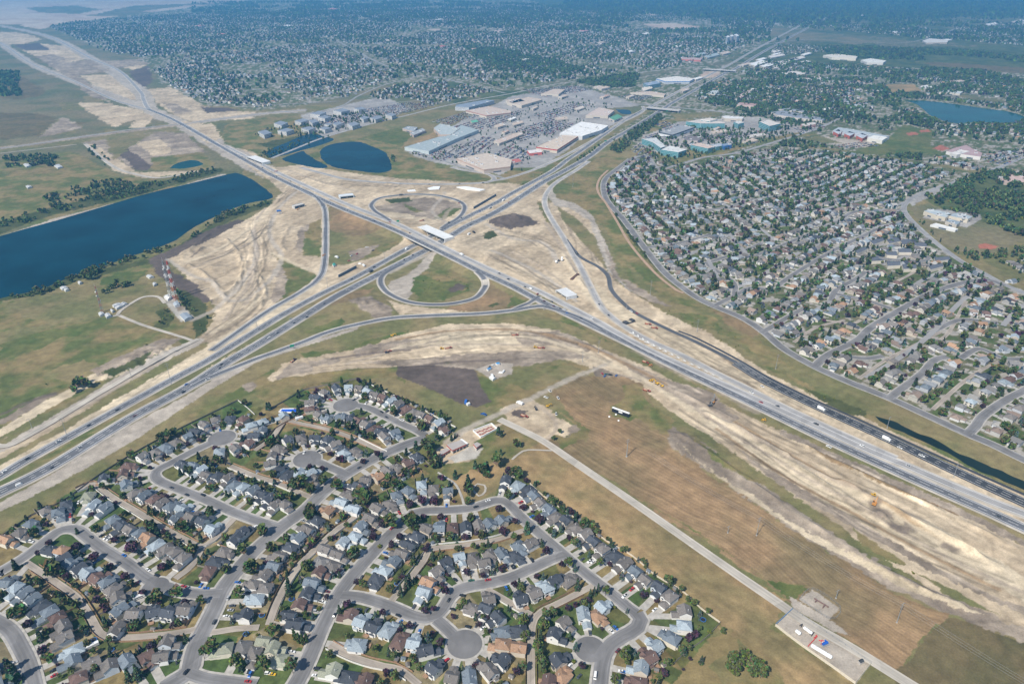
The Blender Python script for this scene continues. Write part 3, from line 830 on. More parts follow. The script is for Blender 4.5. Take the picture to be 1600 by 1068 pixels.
# east suburb
PERIM = road('street', 11, M_STREET, '985,248 967,262 950,275 943,288 946,308 958,325 975,344 1007,387 1037,424 1065,448 1100,471 1160,497 1195,520 1225,545 1272,572 1325,596 1390,622 1460,654 1512,678 1550,694 1600,718 1660,745')
EAST = [
    road('street', 10, M_STREET, '1274,572 1284,562 1300,551 1340,531 1362,511 1412,481 1450,460 1500,443 1540,437 1570,446'),
    road('street', 8, M_STREET, '1215,447 1235,432 1280,404 1315,385 1362,362 1380,350'),
    road('street', 8, M_STREET, '1298,470 1307,453 1340,434 1352,424'), road('street', 8, M_STREET, '1300,458 1330,464 1350,468 1392,482'),
    road('street', 8, M_STREET, '1190,520 1200,514 1237,492 1262,478'), road('street', 8, M_STREET, '1300,553 1350,560 1380,556'),
    road('street', 9, M_STREET, '1390,622 1405,610 1440,584 1460,563 1480,557'), road('street', 9, M_STREET, '1512,678 1524,666 1537,649 1570,626 1600,610 1640,590'),
    road('street', 8, M_STREET, '1112,480 1122,475 1150,461 1172,450 1205,453'), road('street', 8, M_STREET, '1007,387 1050,382 1085,374 1110,366'),
    road('street', 8, M_STREET, '1148,462 1145,440 1107,414 1120,406 1162,392 1190,380'), road('street', 8, M_STREET, '958,325 990,318 1030,312 1070,320'),
    road('street', 8, M_STREET, '1035,340 1075,330 1130,325 1180,310'), road('street', 8, M_STREET, '1180,400 1230,380 1300,350 1340,330 1410,328'),
    road('street', 8, M_STREET, '1500,560 1530,545 1570,560 1620,560'), road('street', 8, M_STREET, '1420,510 1450,520 1500,500 1560,505'),
    road('street', 8, M_STREET, '1365,395 1390,400 1430,398 1450,402 1440,408 1400,406 1370,402'),
]
EAST_ALLEY = [road('alley', 5, M_ALLEY, s) for s in ('1342,592 1385,562 1440,534 1470,518', '1457,640 1500,601 1530,580 1562,564', '1400,440 1420,430 1435,420', '1425,500 1470,530 1510,470',
              '1240,535 1275,512 1320,500', '1285,500 1330,505 1345,500')]
# near suburb streets: description used in the labels, start of the count, line, turning circle (centre, radius)
NEAR = []
def near(desc, start, s, bulb=None, w=9.5):
    d = road('street', w, M_STREET, s)
    d['desc'], d['start'] = desc, start
    d['disc'] = None
    if bulb:
        x, y, _ = G(bulb[0], bulb[1])
        d['disc'] = (x, y, bulb[2])
    NEAR.append(d)
    return d
near('west collector street', 'lower end', '255,1075 275,1063 296,1048 302,1025 310,1001 335,951 350,918 375,886 400,858 442,821 475,798 505,769 540,741 585,716 637,694 667,684', None, 12.5)
near('cul-de-sac under the earthworks', 'turning circle', '540,634 560,634 580,639 600,649 625,661 650,672 664,680', (540, 633, 13.5), 9)
near('short middle cul-de-sac', 'turning circle', '482,717 500,723 520,732 542,741', (480, 717, 13.5), 9)
near('crescent with the blue car', 'left end', '-40,912 0,893 37,871 70,846 90,831 107,826 122,828 135,838 162,858 200,881 225,901 250,913 280,923 315,928 346,926', (243, 917, 10), 9.5)
near('lower left corner street', 'upper end', '-30,958 0,973 18,987 32,1010 45,1038 56,1080', None, 10)
near('street along the highway fence', 'turning circle', '347,684 325,694 300,706 270,722 250,732 242,741 250,752 287,767 325,782 362,799 400,813 436,824', (347, 684, 13.5), 9)
near('central street', 'lower end', '455,1080 470,1055 487,1018 507,971 530,928 550,901 580,866 612,833 637,812 650,799', None, 11)
near('street behind the small park', 'left end', '640,803 665,798 700,797 735,794 755,788 775,782 790,784 802,794 815,808 837,828 875,861 912,893 950,923 980,948 994,958', None, 9)
near('lower right loop street', 'top end', '994,958 1001,968 996,980 985,988 975,993 955,1007 945,1022 940,1045 936,1080', (922, 1014, 11), 11)
near('winding street to the court', 'left end', '533,930 555,932 575,936 612,948 645,962 665,966 680,962 692,951 705,931 725,918 762,911 800,901 830,888 862,873 882,866')
near('round court near the bottom', 'turning circle', '724,1006 712,996 700,984 682,968', (726, 1006, 12.5), 9)
near('bottom edge street', 'left end', '296,1052 320,1060 350,1064 400,1070', None, 9)
ALLEYS = [road('alley', 5.5, M_ALLEY, s) for s in (
    '40,878 90,911 120,933 140,961 152,982 163,993 190,996 250,992 297,985 312,981', '120,766 145,756 175,776 217,801 250,821 290,843 317,853 340,836 366,810',
    '317,853 300,883 274,904', '398,704 425,684 445,658 465,661 512,671 550,684 612,712', '360,728 400,744 437,756 500,783',
    '500,792 545,800 556,806 525,828 500,851 472,878 450,908 432,943 420,976', '425,974 460,985 504,997', '515,1008 550,1026 600,1041 625,1046 655,1070',
    '606,948 613,937 637,908 662,876 675,858 725,852 775,843 805,833 836,823', '830,1080 830,1026 832,976 845,956 875,941 934,911', '760,920 800,943 832,962', '326,988 338,987 370,982 405,980')]
PATHS = [road('footpath', 2.2, M_CONC, '684,738 700,748 712,757 721,775 726,793'), road('footpath', 2.2, M_GRAVEL, '800,718 812,708 825,703 862,704'), road('footpath', 2.0, M_GRAVEL, '738,764 746,756 757,758 758,768 748,775 738,764'),
         road('shale_path', 5, M_SHALE, '950,266 938,278 933,292 937,305 947,318 965,348 985,382 1022,425 1055,452 1068,458')]
DIRT = [road('dirt_road', 9, M_GRAVEL, '780,655 815,672 850,690 900,724 1000,792 1100,862 1200,931 1260,972 1330,1012 1440,1080'),
        road('dirt_road', 7, M_GRAVEL, '-40,660 0,697 60,672 160,612 250,560 295,537 310,530'),
        road('access_lane', 5, M_GRAVEL, '168,495 182,493 188,486 205,474 225,464 247,464 258,474'), road('access_lane', 5, M_GRAVEL, '186,493 220,507 262,520 300,532'),
        road('dirt_road', 10, M_GRAVEL, '133,225 150,240 180,262 210,272 250,278 310,268', step=8), road('dirt_road', 6, M_GRAVEL, '0,240 60,233 120,226', step=8)]

for d in ROADS:
    if d['name'] == 'street':
        sw = 3.6 if 'desc' in d else 2.6
        disc = d.get('disc')
        ribbon(d, d['w'] + sw, 'sidewalk', M_CONC, up=-0.02, ncol=2, disc=(disc[0], disc[1], disc[2] + sw / 2) if disc else None)
        ribbon(d, up=0.12, disc=disc, ncol=4)
    elif d['name'] in ('highway', 'ramp', 'loop_ramp'):
        ribbon(d, d['w'] + 5, 'gravel_shoulder', MATS['gravel_road'], up=-0.04, ncol=4)
        ribbon(d, up=0.30)
    else:
        ribbon(d)

# painted lane lines
M_PAINT = mat('road_paint', (0.75, 0.75, 0.72), 0.7, 0.1, 0.5)
def stripes(d, offs, w=0.3, dash=None):
    V, F = [], []
    line = d['line']
    t = np.gradient(line, axis=0)
    t /= np.linalg.norm(t, axis=1)[:, None]
    nrm = np.stack([-t[:, 1], t[:, 0]], 1)
    s = np.concatenate([[0], np.cumsum(np.hypot(*np.diff(line, axis=0).T))])
    zc = np.array([hw_z(x, y) for x, y in line]) if d['z'] == 'hw' else height(line[:, 0], line[:, 1])
    zc = zc + 0.10 + d['layer'] * 0.005 + 0.30 + 0.03 + (0.15 if zc.max() > 0.2 else 0)
    for off in offs:
        for i in range(len(line) - 1):
            if dash and (s[i] // dash) % 2:
                continue
            b = len(V)
            for j, e in ((i, -1), (i, 1), (i + 1, 1), (i + 1, -1)):
                q = line[j] + nrm[j] * (off + e * w / 2)
                V.append((q[0], q[1], zc[j]))
            F.append((b, b + 3, b + 2, b + 1))
    o = mesh_np('lane_marking', V, np.array(F), M_PAINT)
    o['kind'] = 'structure'
stripes(ML, (-3.9, 3.9)); stripes(ML, (0,), 0.3, 6)
stripes(MR, (-5.5, 5.5)); stripes(MR, (-1.8, 1.8), 0.3, 6)
stripes(H22, (-4.2, 4.2)); stripes(H22, (0,), 0.3, 6)
stripes(H22B, (-3.9, 3.9)); stripes(BLK2, (-5.6, 5.6)); stripes(BLK2, (-1.9, 1.9), 0.3, 6); stripes(R_NE, (-3, 3)); stripes(R_S, (-3.2, 3.2)); stripes(R_SW, (-3, 3))
# chevron gore between the ramp and the westbound lanes
def chevrons():
    V, F = [], []
    c = catmull([P0(*q) for q in pts('985,519 1012,536 1040,550 1060,560 1087,573 1115,587 1140,599')], 5.0)
    t = np.gradient(c, axis=0)
    t /= np.linalg.norm(t, axis=1)[:, None]
    o = np.stack([-t[:, 1], t[:, 0]], 1) * np.linspace(3.4, 0.6, len(c))[:, None]
    a, b = c + o, c - o
    n = min(len(a), len(b))
    for i in range(0, n - 2, 2):
        k = len(V)
        m = (a[i + 1] + b[i + 1]) / 2
        for q in (a[i], m, m + (a[i + 1] - a[i]) * 0.5, a[i] + (a[i + 1] - a[i]) * 0.5, b[i], b[i] + (a[i + 1] - a[i]) * 0.5):
            V.append((q[0], q[1], float(height(q[0], q[1])) + 1.05))
        F += [(k, k + 1, k + 2, k + 3), (k + 4, k + 5, k + 2, k + 1)]
    o = mesh_np('lane_marking', V, np.array(F), M_PAINT)
    o['kind'] = 'structure'
chevrons()

# ------------------------------------------------------------------ the ground sheet
def build_ground():
    v = np.concatenate([np.linspace(640, 560, 12)[:-1], np.linspace(560, -530, 1000)[:-1], np.linspace(-530, -562, 40)])
    Y = CAM_H / np.tan(PITCH + np.arctan(v / FPX))
    Y = np.concatenate([[-300, 0, 120], Y[Y > 200]])
    half = 800 / FPX * (Y * CT + CAM_H * ST) * 1.13 + 20
    nx = 1180
    s = np.linspace(-1, 1, nx)
    half[:3] = half[3]
    X = s[None, :] * half[:, None]
    YY = np.repeat(Y[:, None], nx, 1)
    x, y = X.ravel(), YY.ravel()
    N = len(x)
    Zh = height(x, y)
    # colours
    base = np.zeros((N, 3), np.float32)
    big = fbm(x / 60, y / 60, 3, 4)
    med = fbm(x / 9, y / 9, 4, 4)
    def paint(cls, mask, st=None):
        a, b, sc, stk = CLS[cls]
        X_, Y_ = x[mask], y[mask]
        f = fbm(X_ / sc, Y_ / sc, sum(map(ord, cls)), 5)
        f = smooth(0.3, 0.7, f)[:, None]
        c = np.array(a) * (1 - f) + np.array(b) * f
        if stk:
            if st is None:
                ang = 0.64
            else:
                q = pts(st)
                (ax, ay), (bx, by) = P0(*q[0]), P0(*q[1])
                ang = math.atan2(by - ay, bx - ax)
            wob = 14 * (fbm(X_ / 120, Y_ / 120, 9, 2) - 0.5)
            al = X_ * math.cos(ang) + Y_ * math.sin(ang)
            ac = -X_ * math.sin(ang) + Y_ * math.cos(ang) + wob * 2
            k = fbm(al / 110, ac / 5.0, 21, 3) - 0.5
            c = c * (1 + 2.4 * stk * k)[:, None]
            if cls in 'SLM':                              # scraped passes with a hard edge
                q_ = fbm(al / 75, ac / 13, 25, 4)
                c = c * (1 + 0.09 * smooth(0.585, 0.6, q_) - 0.13 * (1 - smooth(0.40, 0.415, q_)))[:, None]
        if cls in 'SLM':                                  # wheel tracks wander over the soil
            for sc_, am, sd_ in ((70, 0.16, 61), (28, 0.14, 62)):
                rg = np.abs(fbm(X_ / sc_, Y_ / sc_, sd_, 3) - 0.5)
                c = c * (1 - am * (1 - smooth(0.0, 0.035, rg)) + 0.10 * (vnoise(X_ / (sc_ * .8), Y_ / (sc_ * .8), sd_ + 5) - 0.5))[:, None]
        base[mask] = c
    paint('Y', np.ones(N, bool))
    far = y > 2600
    paint('Q', far)
    paint('F', far & (x < -300))
    paint('W', far & (x >= -300) & (fbm(x / 260, y / 400, 91, 4) > 0.5))
    paint('F', (y > 5200) & (fbm(x / 420, y / 900, 93, 4) > 0.62))
    for cls, poly, rag, st in COVER:
        poly = [(q[0] + 130, q[1] + 62) if q[0] >= 1600 and q[1] > 550 else (q[0] - 100, q[1] + 58) if q[0] <= 0 and q[1] > 600 else q for q in poly]
        w = [P0(*q) for q in poly if q[1] > -45]
        wa = np.array(w)
        lo, hi = wa.min(0) - 30, wa.max(0) + 30
        k = np.where((x > lo[0]) & (x < hi[0]) & (y > lo[1]) & (y < hi[1]))[0]
        if not len(k):
            continue
        xr, yr = x[k], y[k]
        r = rag * 1.0
        wx = r * 3.2 * (fbm(xr / (r * 9), yr / (r * 9), 31, 3) - 0.5) + r * 1.6 * (vnoise(xr / (r * 1.3), yr / (r * 1.3), 77) - 0.5)
        wy = r * 3.2 * (fbm(xr / (r * 9), yr / (r * 9), 57, 3) - 0.5) + r * 1.6 * (vnoise(xr / (r * 1.3), yr / (r * 1.3), 78) - 0.5)
        m = inside(xr + wx, yr + wy, w)
        if m.any():
            paint(cls, k[m], st)
        if cls == 'B' and m.sum() > 4000:                 # rows left by the mower
            kk = k[m]
            (ax, ay), (bx, by) = P0(1000, 760), P0(1300, 950)
            ang = math.atan2(by - ay, bx - ax)
            ac = -x[kk] * math.sin(ang) + y[kk] * math.cos(ang) + 70 * (fbm(x[kk] / 150, y[kk] / 150, 8, 3) - 0.5)
            amp = smooth(0.35, 0.6, fbm(x[kk] / 120, y[kk] / 120, 15, 2)) * 0.11
            base[kk] *= (1 + amp * np.sin(ac * 2 * np.pi / 4.4) + 0.30 * (vnoise(ac / 3.2, (x[kk] + y[kk]) / 80, 4) - 0.5))[:, None]
        if cls == 'T' and m.sum() > 3000:
            kk = k[m]
            (ax, ay), (bx, by) = P0(900, 740), P0(1200, 950)
            ang = math.atan2(by - ay, bx - ax)
            ac = -x[kk] * math.sin(ang) + y[kk] * math.cos(ang)
            base[kk] *= (1 + 0.3 * (vnoise(ac / 3.5 + 2 * med[kk], (x[kk] + y[kk]) / 90, 4) - 0.5))[:, None]
        if cls == 'N':                                    # every yard has its own lawn
            kk = k[m]
            tree = kdtree.KDTree(len(YARDS))
            for i, q in enumerate(YARDS):
                tree.insert((q[0], q[1], 0), i)
            tree.balance()
            pal = [alb(84, 104, 58), alb(96, 110, 64), alb(144, 128, 88), alb(112, 112, 68), alb(98, 108, 64), alb(150, 138, 106)]
            rr = random.Random(3)
            yc = [rr.choice(pal) for _ in YARDS]
            ids = np.array([tree.find((float(a), float(b), 0))[1] for a, b in zip(x[kk], y[kk])])
            yc = np.array(yc)[ids]
            f = smooth(0.25, 0.75, fbm(x[kk] / 5, y[kk] / 5, 41, 3))[:, None]
            base[kk] = yc * (0.8 + 0.5 * f)
        if cls == 'Q':
            kk = k[m]
            f = fbm(x[kk] / 11, y[kk] / 11, 43, 3)
            base[kk] = np.where((f > 0.6)[:, None], np.array(alb(186, 180, 170)), base[kk])
            base[kk] = np.where((f < 0.42)[:, None], np.array(alb(96, 112, 66)), base[kk])
    for cls, wd, pl in TRACKS:
        L = catmull([P0(*q) for q in pl], 8)
        lo, hi = L.min(0) - wd * 2, L.max(0) + wd * 2
        k = np.where((x > lo[0]) & (x < hi[0]) & (y > lo[1]) & (y < hi[1]))[0]
        d, _, _ = seg_dist(x[k], y[k], L)
        f = (1 - smooth(wd * 0.25, wd * 0.75, d + wd * 0.7 * (fbm(x[k] / 6, y[k] / 6, 88, 3) - 0.5)))[:, None] * 0.75
        base[k] = base[k] * (1 - f) + f * np.array(CLS[cls][0])
    hr = random.Random(17)
    for sp, n, pl in HAUL:
        L0 = catmull([P0(*q) for q in pl], 8)
        t = np.gradient(L0, axis=0); t /= np.linalg.norm(t, axis=1)[:, None]
        nn = np.stack([-t[:, 1], t[:, 0]], 1)
        lo, hi = L0.min(0) - sp, L0.max(0) + sp
        k = np.where((x > lo[0]) & (x < hi[0]) & (y > lo[1]) & (y < hi[1]) & (base[:, 0] > 0.25))[0]
        if not len(k):
            continue
        for _ in range(n):
            a = hr.randrange(0, max(1, len(L0) // 3)); b = hr.randrange(2 * len(L0) // 3, len(L0))
            off = hr.uniform(-sp / 2, sp / 2); ph = hr.uniform(0, 9)
            i = np.arange(len(L0))
            L = (L0 + nn * (off + 5 * np.sin(i * 8 / 55 + ph) + 3 * np.sin(i * 8 / 21 + ph * 2))[:, None])[a:b]
            if len(L) < 3:
                continue
            d, _, _ = seg_dist(x[k], y[k], L)
            wd = hr.uniform(0.8, 2.6)
            f = (1 - smooth(wd * 0.5, wd * 1.3, d))[:, None] * hr.uniform(0.6, 1.0)
            base[k] = base[k] * (1 - f) + f * base[k] * hr.choice((0.62, 0.7, 0.8, 1.14, 1.22))
    base *= (0.86 + 0.28 * big)[:, None] * (0.85 + 0.30 * med)[:, None]
    C = base.reshape(len(Y), nx, 3)
    C2 = C.copy()
    C2[1:-1, 1:-1] = (C[1:-1, 1:-1] * 20 + C[:-2, 1:-1] + C[2:, 1:-1] + C[1:-1, :-2] + C[1:-1, 2:]) / 24
    idx = np.arange(N).reshape(len(Y), nx)
    F = np.stack([idx[:-1, :-1], idx[:-1, 1:], idx[1:, 1:], idx[1:, :-1]], -1).reshape(-1, 4)
    o = mesh_np('ground', np.stack([x, y, Zh], 1), F, mat_attr('ground_cover', 0.95, 0.19, 0.7, 0.5, 0.11), vcol=C2.reshape(-1, 3), smooth_=True)
    o['kind'] = 'structure'
    # the plain beyond the surveyed sheet
    pm = MB().add([(-17000, -900, -0.5), (17000, -900, -0.5), (17000, 24000, -0.5), (-17000, 24000, -0.5)], [(0, 1, 2, 3)], mat('plain_grass', alb(128, 126, 86), 0.95, 0.3, 0.01))
    tag(pm.build('terrain'), kind='structure')

# ------------------------------------------------------------------ water
def water_mat(name, col, rough=0.12):
    m = mat(name, col, rough, 0.3, 0.012, spec=0.10)
    m.node_tree.nodes['Principled BSDF'].inputs['IOR'].default_value = 1.14
    return m
W_LAKE = water_mat('lake_water', (0.003, 0.031, 0.049))
W_TEAL = water_mat('teal_water', (0.004, 0.055, 0.060))
W_DARK = water_mat('ditch_water', (0.012, 0.022, 0.02))
def water(name, s, m, tile=None, z=0.06, step=6):
    p = tl(tile[0], tile[1], s) if tile else pts(s)
    q = [P0(*a) for a in p]
    q = catmull(q + [q[0]], step)[:-1]
    r = np.array([vnoise(a[0] / 9, a[1] / 9, 5) - 0.5 for a in q])
    q = q + np.stack([r * 3, r * 3], 1)
    me = MB().add([(a[0], a[1], z) for a in q], [tuple(range(len(q)))], m)
    o = me.build(name)
    if o.data.polygons[0].normal.z < 0:
        o.data.flip_normals()
    o['kind'] = 'structure'
water('lake_water', '-160,420 0,369 100,341 225,304 300,286 357,272 368,270 385,276 405,288 424,303 426,309 415,313 390,317 350,332 300,357 275,375 240,389 200,402 150,420 120,429 62,452 0,466 -160,505', W_LAKE, step=15)
water('pond_water', '499,238 507,230 520,225 540,222 562,222 582,229 600,237 610,252 612,263 605,268 588,270 560,267 525,262 506,252', W_LAKE)
water('pond_water', '412,240 425,232 445,224 470,213 490,209 506,213 522,218 500,227 475,234 427,246', W_LAKE); water('pond_water', '440,248 472,236 478,240 494,250 512,261 492,262 450,253', W_LAKE)
water('lake_water', '1412,157 1450,158 1500,164 1540,170 1577,175 1605,186 1575,192 1525,191 1497,193 1475,189 1455,181 1445,173 1432,163 1420,159', W_TEAL)
water('pond_water', '265,263 277,255 302,250 316,257 290,263', W_TEAL); water('pond_water', '962,171 982,172 986,178 972,178', W_LAKE)
water('ditch_water', '1367,650 1385,654 1415,667 1460,686 1500,708 1550,730 1610,756 1610,768 1550,744 1500,719 1460,697 1425,682 1395,668 1372,656', W_DARK, step=4)

# ------------------------------------------------------------------ near houses: roof centre read off the survey tiles, roof colour letter
HOUSES_T = {
 (0, 2): '660,850,d 780,825,r 815,768,r 895,718,g 978,690,b 1040,655,k 1110,625,b 1170,598,k 1235,560,d 1285,520,b 1350,495,b 1430,480,d 1510,490,r 1567,520,l 1592,575,d 1545,630,r 1465,660,b 1370,685,l '
         '1138,762,d 1190,780,k 1242,805,l 1285,835,b 1342,842,d 1412,858,b 1452,895,k 1510,915,l 1578,940,k 800,888,k 852,940,b 910,955,k 968,975,r 1022,1000,b 1080,1022,k 1130,1042,l 540,965,s 572,1032,l 400,1035,d 290,1060,b 640,1042,k',
 (0, 3): '48,172,t 132,128,b 200,70,k 375,-5,k 692,50,k 742,85,d 802,112,b 858,132,k 912,165,t 955,200,l 1022,225,b 1078,252,b 1132,290,b 268,212,d 355,232,t 405,272,d 452,312,k 512,340,d 562,370,l 612,395,r 672,420,k 722,470,b '
         '748,522,b 762,592,k 842,622,b 960,612,d 1072,612,d 1152,600,b 742,712,b 1285,375,r 1362,295,d 1410,240,b 1490,180,d 1522,112,d 1332,95,l 1272,42,d 1202,20,b 1120,8,k 1580,530,l 40,430,k 92,482,l 135,512,k 182,548,k 232,590,d '
         '290,622,k 342,662,r 382,722,b 382,785,b 432,862,l 442,935,k 542,960,b 480,1030,r 670,965,b 800,935,k 925,905,r 1032,892,b 1112,805,b 10,950,k 20,1045,k 1388,850,s 1505,845,g 1585,890,b 1520,640,d 1592,450,b',
 (1, 2): '380,345,d 432,318,b 505,295,d 578,288,l 640,292,b 690,312,l 737,335,b 782,352,r 825,375,l 872,395,b 925,415,r 970,440,b 1025,462,b 1080,482,r 1122,515,l 1172,545,r 350,380,b 345,415,r 165,465,l 400,448,b 442,472,k '
         '530,465,k 590,475,d 645,490,r 690,508,b 740,532,r 782,556,d 832,588,b 877,605,k 282,602,b 202,615,d 365,605,d 435,612,d 482,645,b 532,670,d 572,695,l 645,708,b 150,660,b 110,710,b 102,755,b 148,795,d 200,815,d 280,810,l 345,825,l 385,865,b '
         '28,962,d 70,990,d 122,1015,b 178,1030,b 10,500,l 10,565,k 690,860,b 755,840,t 820,802,b 872,780,b 945,752,r 1005,715,d 630,900,d 580,938,b 520,995,l 600,1040,l 440,1052,t '
         '958,935,k 1035,905,l 1110,918,b 1200,938,k 880,968,k 840,1012,b 772,1042,b 1568,880,d',
 (1, 3): '375,48,d 312,98,b 258,155,k 205,212,d 130,272,b 95,332,k 45,388,b 22,462,b 725,38,b 662,88,k 625,155,l 555,188,l 522,262,b 445,230,b 428,305,g 498,330,b 402,378,r 365,442,k 325,512,d 282,578,r 235,655,d 295,690,d '
         '990,150,d 945,195,d 900,245,b 845,308,k 790,362,l 745,422,d 1060,95,b 1145,85,k 1235,92,r 1310,85,d 1385,75,b 1470,62,k 1545,42,k 1272,282,l 1188,318,d 1135,375,b 1090,442,t 1040,512,l 1372,292,b 1428,325,b 1488,272,b 1560,262,k '
         '580,642,r 655,668,l 745,702,d 820,712,l 905,782,r 985,805,l 1080,855,d 1120,962,d 615,815,l 1340,588,b 1430,602,d 1505,662,d 1545,742,k 1545,822,t 1525,920,d 1452,975,b 1330,1015,k 1230,1015,b 1450,522,b 470,985,s 560,1015,d 670,1045,r '
         '40,820,s 125,865,s 205,905,s',
 (2, 2): '22,895,l 85,922,d 132,968,k 172,1008,b 222,1045,k',
 (2, 3): '265,25,b 330,55,d 385,92,b 440,132,b 500,182,d 555,232,b 630,272,d 690,318,b 765,372,k 825,422,b 912,468,d 975,530,b 1065,612,b 1060,705,l 985,775,k 885,830,l 850,890,r 790,975,l 770,1045,r '
         '130,182,b 58,222,k 10,272,d 360,395,b 288,420,d 215,452,l 140,490,b 48,530,d 600,575,l 550,635,t 460,685,l 345,700,b 280,765,d 330,900,d 320,1005,t 250,1052,r 5,735,d 5,835,t',
}
ROOFCOL = {'d': ((0.058, 0.066, 0.080), 'charcoal'), 'g': ((0.16, 0.155, 0.15), 'mid grey'), 'b': ((0.15, 0.137, 0.127), 'brownish grey'), 'k': ((0.13, 0.155, 0.18), 'slate grey'),
           'l': ((0.27, 0.315, 0.345), 'pale blue-grey'), 't': ((0.31, 0.195, 0.125), 'terracotta'), 'r': ((0.125, 0.082, 0.07), 'dark reddish brown'), 's': ((0.27, 0.28, 0.215), 'sage green')}
M_ROOF = {k: mat('shingles_' + n.replace(' ', '_').replace('-', '_'), c, 0.9, 0.22, 1.3, rnd=0.16) for k, (c, n) in ROOFCOL.items()}
M_WALL = [mat('siding_white', (0.70, 0.69, 0.66), 0.8, 0.06, 0.6), mat('siding_cream', (0.62, 0.57, 0.47), 0.8, 0.06, 0.6), mat('siding_pale_blue', (0.50, 0.55, 0.60), 0.8, 0.06, 0.6),
          mat('siding_beige', (0.52, 0.46, 0.38), 0.8, 0.06, 0.6)]
WALLN = ['white', 'cream', 'pale blue', 'beige']
M_TRIM = mat('white_trim', (0.72, 0.72, 0.70), 0.6, 0.04, 1)
M_GLASS = mat('dark_glass', (0.025, 0.032, 0.04), 0.12, 0.1, 1, spec=0.5)
M_GDOOR = mat('garage_door_white', (0.66, 0.65, 0.62), 0.6, 0.05, 1)
M_WOOD = mat('cedar_wood', (0.30, 0.19, 0.12), 0.85, 0.25, 1.2)
M_GREYWOOD = mat('grey_wood', (0.23, 0.20, 0.17), 0.85, 0.25, 1.2)
M_VENT = mat('vent_metal', (0.55, 0.55, 0.55), 0.5, 0.1, 1)

def gable(mb, x0, x1, y0, y1, z, pitch, axis, m, over=0.5, wallm=None):
    """gable roof with overhang; the gable triangles go to wallm"""
    t = 0.16
    if axis == 'y':
        hx, cx = (x1 - x0) / 2 + over, (x0 + x1) / 2
        rz = z + (x1 - x0) / 2 * pitch
        ez = z - over * pitch
        a, b = y0 - over, y1 + over
        P = lambda s, y, zz: (cx + s * hx, y, zz)
        v = [P(-1, a, ez), P(1, a, ez), P(1, b, ez), P(-1, b, ez), (cx, a, rz), (cx, b, rz)]
        tri = [[(x0, y0, z), (x1, y0, z), (cx, y0, rz - 0.05)], [(x1, y1, z), (x0, y1, z), (cx, y1, rz - 0.05)]]
    else:
        hy, cy = (y1 - y0) / 2 + over, (y0 + y1) / 2
        rz = z + (y1 - y0) / 2 * pitch
        ez = z - over * pitch
        a, b = x1 + over, x0 - over
        v = [(a, cy - hy, ez), (a, cy + hy, ez), (b, cy + hy, ez), (b, cy - hy, ez), (a, cy, rz), (b, cy, rz)]
        tri = [[(x1, y0, z), (x1, y1, z), (x1, cy, rz - 0.05)], [(x0, y1, z), (x0, y0, z), (x0, cy, rz - 0.05)]]
    n = len(v)
    lo = [(q[0], q[1], q[2] - t) for q in v]
    mb.add(v + lo, [(1, 2, 5, 4), (3, 0, 4, 5), (n + 2, n + 1, n + 4, n + 5), (n + 0, n + 3, n + 5, n + 4), (2, 1, n + 1, n + 2), (0, 3, n + 3, n), (1, 4, n + 4, n + 1), (4, 0, n, n + 4), (3, 5, n + 5, n + 3), (5, 2, n + 2, n + 5)], m)
    return tri, rz

def hip(mb, x0, x1, y0, y1, z, pitch, m, over=0.5):
    x0, x1, y0, y1 = x0 - over, x1 + over, y0 - over, y1 + over
    z -= over * pitch
    w, l = x1 - x0, y1 - y0
    if w <= l:
        h = w / 2 * pitch
        cx = (x0 + x1) / 2
        r = [(cx, y0 + w / 2, z + h), (cx, y1 - w / 2, z + h)]
        f = [(0, 1, 4), (1, 2, 5, 4), (2, 3, 5), (3, 0, 4, 5)]
    else:
        h = l / 2 * pitch
        cy = (y0 + y1) / 2
        r = [(x0 + l / 2, cy, z + h), (x1 - l / 2, cy, z + h)]
        f = [(0, 1, 5, 4), (1, 2, 5), (2, 3, 4, 5), (3, 0, 4)]
    v = [(x0, y0, z), (x1, y0, z), (x1, y1, z), (x0, y1, z)] + r
    b = [(q[0], q[1], z - 0.16) for q in v[:4]]
    mb.add(v + b, f + [(0, 3, 2, 1)[::-1]] * 0 + [(6, 9, 8, 7), (1, 0, 6, 7), (2, 1, 7, 8), (3, 2, 8, 9), (0, 3, 9, 6)], m)
    return z + h

